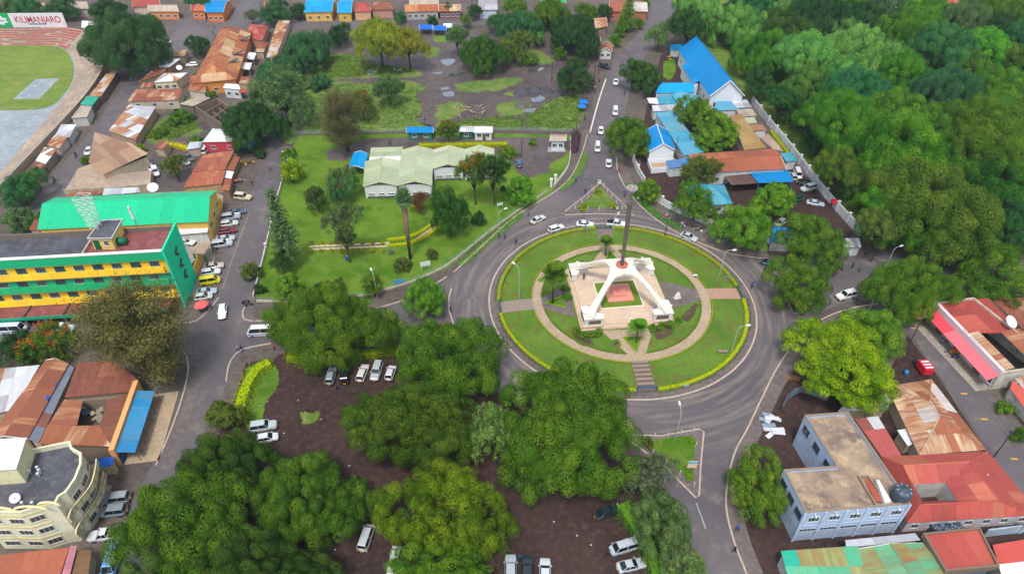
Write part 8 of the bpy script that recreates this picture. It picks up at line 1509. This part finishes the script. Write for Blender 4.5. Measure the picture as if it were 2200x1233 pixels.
# stepping stone path in the garden
e = empty('stepping_stone_path', G(750, 531), 0, 'path of pinkish stepping stones across the garden lawn', 'path')
sm_ = MB().prism([(-.62, -.33), (.6, -.36), (.64, .32), (-.58, .35)], 0, .07).mesh('stone', 'stone')
for r_ in range(2):
    for k in range(15): p = G(669 + k * 11.6, 536 - k * .5 - r_ * 6.5, .04); o = link('stone', sm_, e, hx((214 + rnd.uniform(-12, 12), 188, 164), .5)); o.location = p - e.location; o.rotation_euler = (0, 0, rnd.uniform(-.15, .15))
for k in range(8): p = G(893 + k * 6.2, 515 - k * 4.2, .04); o = link('stone', sm_, e, hx((210, 182, 160), .5)); o.location = p - e.location; o.rotation_euler = (0, 0, rnd.uniform(.3, .7))
for i in range(16): x = 668 + (i // 2) * 22; y = 541 if i % 2 else 524; T(x, y - 3, 5, 5, 'bush', (176, 178, 24), 'tiny yellow ball shrub beside the stepping stones', 'bush', 'bush', 'ball shrubs of the stepping stone path')
# heaps and piles
def heap(px, py, w, h, label, c='gravel_heap_grey'):
    p = G(px, py); e = empty('gravel_heap', p, 0, label, 'gravel heap', 'gravel heaps'); rs = random.Random(int(px)); b = MB(); pr_ = [(1, 0), (.86, .2), (.62, .55), (.34, .86), (.1, 1.0)]; n = 18
    vs = [(w * r_ * math.cos(2 * math.pi * j / n) * rs.uniform(.9, 1.1), w * .8 * r_ * math.sin(2 * math.pi * j / n) * rs.uniform(.9, 1.1), h * z * rs.uniform(.9, 1.08) if z else -.02) for r_, z in pr_ for j in range(n)]; b.add(vs, [(i * n + j, i * n + (j + 1) % n, (i + 1) * n + (j + 1) % n, (i + 1) * n + j) for i in range(4) for j in range(n)] + [tuple(range(4 * n, 5 * n))]); link('heap', b.mesh('heap', c, True), e)
heap(1122, 201, 3.2, 2.0, 'dark gravel heap, left of the three on the dirt lot'); heap(1148, 197, 3.4, 2.3, 'dark gravel heap, middle of the three on the dirt lot'); heap(1172, 198, 3.0, 1.9, 'dark gravel heap, right of the three on the dirt lot'); heap(1122, 228, 2.6, 1.2, 'low brown soil heap below the gravel heaps', 'mud')
e = empty('wood_pile', G(1020, 245), 0, 'scattered pile of pale timber and branches on the dirt lot', 'wood pile')
for k in range(46): p = G(1000 + rnd.uniform(-22, 38), 243 + rnd.uniform(-14, 10)); a = rnd.uniform(0, 3.14); l = rnd.uniform(.7, 1.8); d = Vector((math.cos(a) * l, math.sin(a) * l, rnd.uniform(-.1, .4))); part(e, MB().tube([p + Vector((0, 0, rnd.uniform(.1, .9))), p + d + Vector((0, 0, rnd.uniform(.1, .7)))], rnd.uniform(.06, .14), 5), 'log', 'stone', hx([(190, 156, 130), (150, 126, 108), (206, 180, 150)][k % 3], .4))
e = empty('brick_pallet', G(1704, 812), -.35, 'brown slatted pallet beside the roadside ditch', 'pallet')
for k in range(9): link('slat', MB().box((-1.2 + k * .3, 0, .16), (.2, 1.2, .05)).mesh('slat', 'stone'), e, hx((164, 112, 74), .4))
for y in (-.5, 0, .5): link('bearer', MB().box((0, y, 0), (2.7, .12, .15)).mesh('bearer', 'stone'), e, hx((130, 90, 62), .4))
def umbrella(px, py, r, c, label, c2=None):
    p = G(px, py); e = empty('stall_umbrella', p, 0, label, 'umbrella'); link('pole', MB().tube([(0, 0, 0), (0, 0, 2.4)], .04, 6).mesh('pole', 'chrome'), e); b = MB(); n = 12
    link('canopy', b.lathe([(r, 1.85), (r * .98, 1.9), (r * .6, 2.25), (r * .2, 2.45), (.02, 2.5)], n).mesh('canopy', 'fabric'), e, hx(c))
    for k in range(8): a = k * math.pi / 4; link('rib', MB().tube([(0, 0, 2.4), (r * .95 * math.cos(a), r * .95 * math.sin(a), 1.84)], .02, 4).mesh('rib', 'chrome'), e)
umbrella(437, 668, 1.5, (240, 110, 106), 'pink red stall umbrella by the green end wall'); umbrella(1790, 446, 1.2, (210, 40, 46), 'red stall umbrella against the pillared wall'); umbrella(1253, 230, 1.6, (30, 120, 220), 'blue stall umbrella on the north road, nearer of two'); umbrella(1250, 240, 1.4, (40, 130, 226), 'blue stall umbrella on the north road, nearest the grass'); umbrella(1960, 690, 1.3, (224, 36, 40), 'red stall umbrella under the broad domed tree')
# vendors' goods by the east wall and before the pink awning
def goods(label, px, py, n, spread, cols):
    e = empty('street_stall', G(px, py), 0, label, 'street stall'); p0 = G(px, py); part(e, MB().box(p0 + Vector((0, 0, .62)), (2.2, 1.0, .08), .4), 'table_top', 'paint', hx((150, 120, 90)))
    for sx, sy in ((-1, -1), (1, -1), (1, 1), (-1, 1)): part(e, MB().box(p0 + Vector((sx * .85, sy * .35, 0)), (.08, .08, .62)), 'leg', 'paint', hx((120, 96, 74)))
    for k in range(n): q = p0 + Vector((rnd.uniform(-spread, spread), rnd.uniform(-spread * .6, spread * .6), .705 if k % 2 else .0)); q = q if not k % 2 else p0 + Vector((rnd.uniform(-.8, .8), rnd.uniform(-.35, .35), .705)); part(e, MB().box(q, (rnd.uniform(.3, .6), rnd.uniform(.25, .5), rnd.uniform(.2, .5)), rnd.uniform(0, 3), top=.85), 'ware', 'fabric', hx(cols[k % len(cols)]))
WC = [(236, 236, 240), (214, 60, 70), (60, 140, 110), (60, 90, 150), (220, 190, 150)]
goods('street stall with white and red wares at the east road wall', 1432, 470, 14, 1.6, WC); goods('street stall with blue wares farther along the east road wall', 1468, 484, 12, 1.5, [(206, 210, 216), (40, 80, 160), (190, 50, 60)]); goods('small street stall near the compound trees', 1500, 494, 8, 1.1, [(224, 226, 228), (90, 80, 70)])
goods('heap of blue and orange wares before the pink awning shop', 2048, 760, 18, 2.0, [(40, 80, 190), (230, 130, 40), (60, 60, 70), (190, 150, 110)]); goods('blue fronted counter before the pink awning shop', 2040, 735, 8, 1.2, [(60, 110, 160), (220, 220, 220)]); goods('market table of vegetables on the market street', 530, 352, 16, 2.0, [(200, 60, 50), (90, 140, 50), (230, 200, 60), (120, 90, 70)]); goods('market table beside the rusty stalls', 512, 392, 12, 1.6, [(190, 160, 110), (60, 120, 110), (210, 60, 70)]); goods('stall heaped with goods below the orange hall', 548, 205, 12, 1.8, [(60, 70, 90), (220, 220, 224), (200, 80, 70)]); goods('wares stacked by the far end of the church', 1438, 126, 10, 1.6, [(236, 130, 30), (240, 190, 40), (50, 90, 170)])
goods('stall with cloths beside the dark rounded lot tree', 1268, 188, 12, 1.6, [(220, 220, 224), (190, 60, 70), (50, 90, 160)])
cb_ = empty('market_parasol', G(520, 322), 0, 'large blue and red market canopy over the market street stalls', 'canopy'); p = G(522, 312, 2.6)
for k, (dx, c) in enumerate(((-2, (206, 60, 90)), (1.6, (40, 70, 150)))): part(cb_, MB().box(p + Vector((dx, 0, 0)), (3.2, 3.6, .15), -.3), 'canopy_sheet', 'fabric', hx(c)); part(cb_, MB().tube([(p.x + dx, p.y, 0), (p.x + dx, p.y, 2.6)], .06, 6), 'post', 'chrome')
e = empty('garden_chair', G(745, 560), .4, 'blue plastic chair on the garden lawn', 'chair')
link('seat', MB().box((0, 0, .42), (.55, .5, .06)).mesh('seat', 'paint'), e, hx((30, 90, 190))); link('backrest', MB().box((0, .24, .48), (.55, .06, .5)).mesh('backrest', 'paint'), e, hx((30, 90, 190)))
for sx in (-1, 1):
    for sy in (-1, 1): link('leg', MB().box((sx * .23, sy * .2, 0), (.05, .05, .42)).mesh('leg', 'paint'), e, hx((30, 90, 190)))
e = empty('blue_drum', G(1945, 804), 0, 'blue barrel beside the red and white truck', 'barrel'); link('drum', MB().lathe([(.36, 0), (.4, .1), (.4, .45), (.42, .5), (.4, .55), (.4, .9), (.36, 1.0), (.05, 1.0)], 14).mesh('drum', 'paint', True), e, hx((40, 140, 206)))
for i in range(12): x, y = [(560, 870), (575, 862), (586, 905), (640, 860), (690, 900), (610, 930), (750, 1000), (830, 980), (1190, 1120), (1240, 1150), (720, 1180), (1270, 1170)][i]; e = empty('litter', G(x, y), rnd.uniform(0, 3), 'scrap of pale litter on the car park soil', 'litter', 'litter on the car park soil'); link('scrap', MB().box((0, 0, .01), (.3, .22, .05), .4, top=.6).mesh('scrap', 'paint'), e, hx((206, 204, 200)))

# rank weeds on the dirt lot: too many to count
def weeds(polys, n, label, h=.5):
    rs = np.random.RandomState(n); P = []
    for px in polys:
        q = [G(*p) for p in px]; x0, x1, y0, y1 = min(p.x for p in q), max(p.x for p in q), min(p.y for p in q), max(p.y for p in q); k = 0
        for _ in range(n * 4):
            x, y = rs.uniform(x0, x1), rs.uniform(y0, y1); ins = False
            for i in range(len(q)):
                a, c = q[i], q[i - 1]
                if (a.y > y) != (c.y > y) and x < (c.x - a.x) * (y - a.y) / (c.y - a.y) + a.x: ins = not ins
            if ins: P.append((x, y)); k += 1
            if k >= n: break
    P = np.array(P); m = 7; Q = np.repeat(P, m, 0) + rs.normal(0, .45, (len(P) * m, 2)); z = np.abs(rs.normal(0, h * .5, len(Q))) + .08
    V = np.column_stack([Q, z]); link('weeds', leaf_mesh('weeds', V, np.tile([0, 0, 1.0], (len(V), 1)), .42, rs.uniform(0, 1, len(V)), rs=rs, jit=.7, soft=.5), None, rgb((112, 142, 52)), label, 'weeds', None, 'stuff')
weeds([[(650, 180), (790, 178), (900, 185), (900, 262), (930, 280), (700, 285), (640, 285)], [(940, 264), (1060, 252), (1140, 247), (1180, 218), (1240, 205), (1258, 240), (1235, 276), (1100, 278)], [(690, 125), (760, 120), (840, 145), (900, 155), (700, 170)], [(310, 298), (380, 245), (430, 270), (380, 298)]], 900, 'rank weeds over the rough grass of the dirt lot')
# ------------------------------------------------------------------ air
hb = MB(); hb.box((0, 250, -1.0), (1900, 1100, 103.0)); hz = hb.mesh('haze', [])
m = bpy.data.materials.new('haze'); m.use_nodes = True; t = m.node_tree; t.nodes.clear()
o = t.nodes.new('ShaderNodeOutputMaterial'); v = t.nodes.new('ShaderNodeVolumePrincipled'); v.inputs['Color'].default_value = (.72, .86, 1.0, 1); v.inputs['Density'].default_value = .00012; v.inputs['Anisotropy'].default_value = .2
t.links.new(v.outputs[0], o.inputs['Volume']); hz.materials.append(m)
link('haze', hz, kind='stuff')
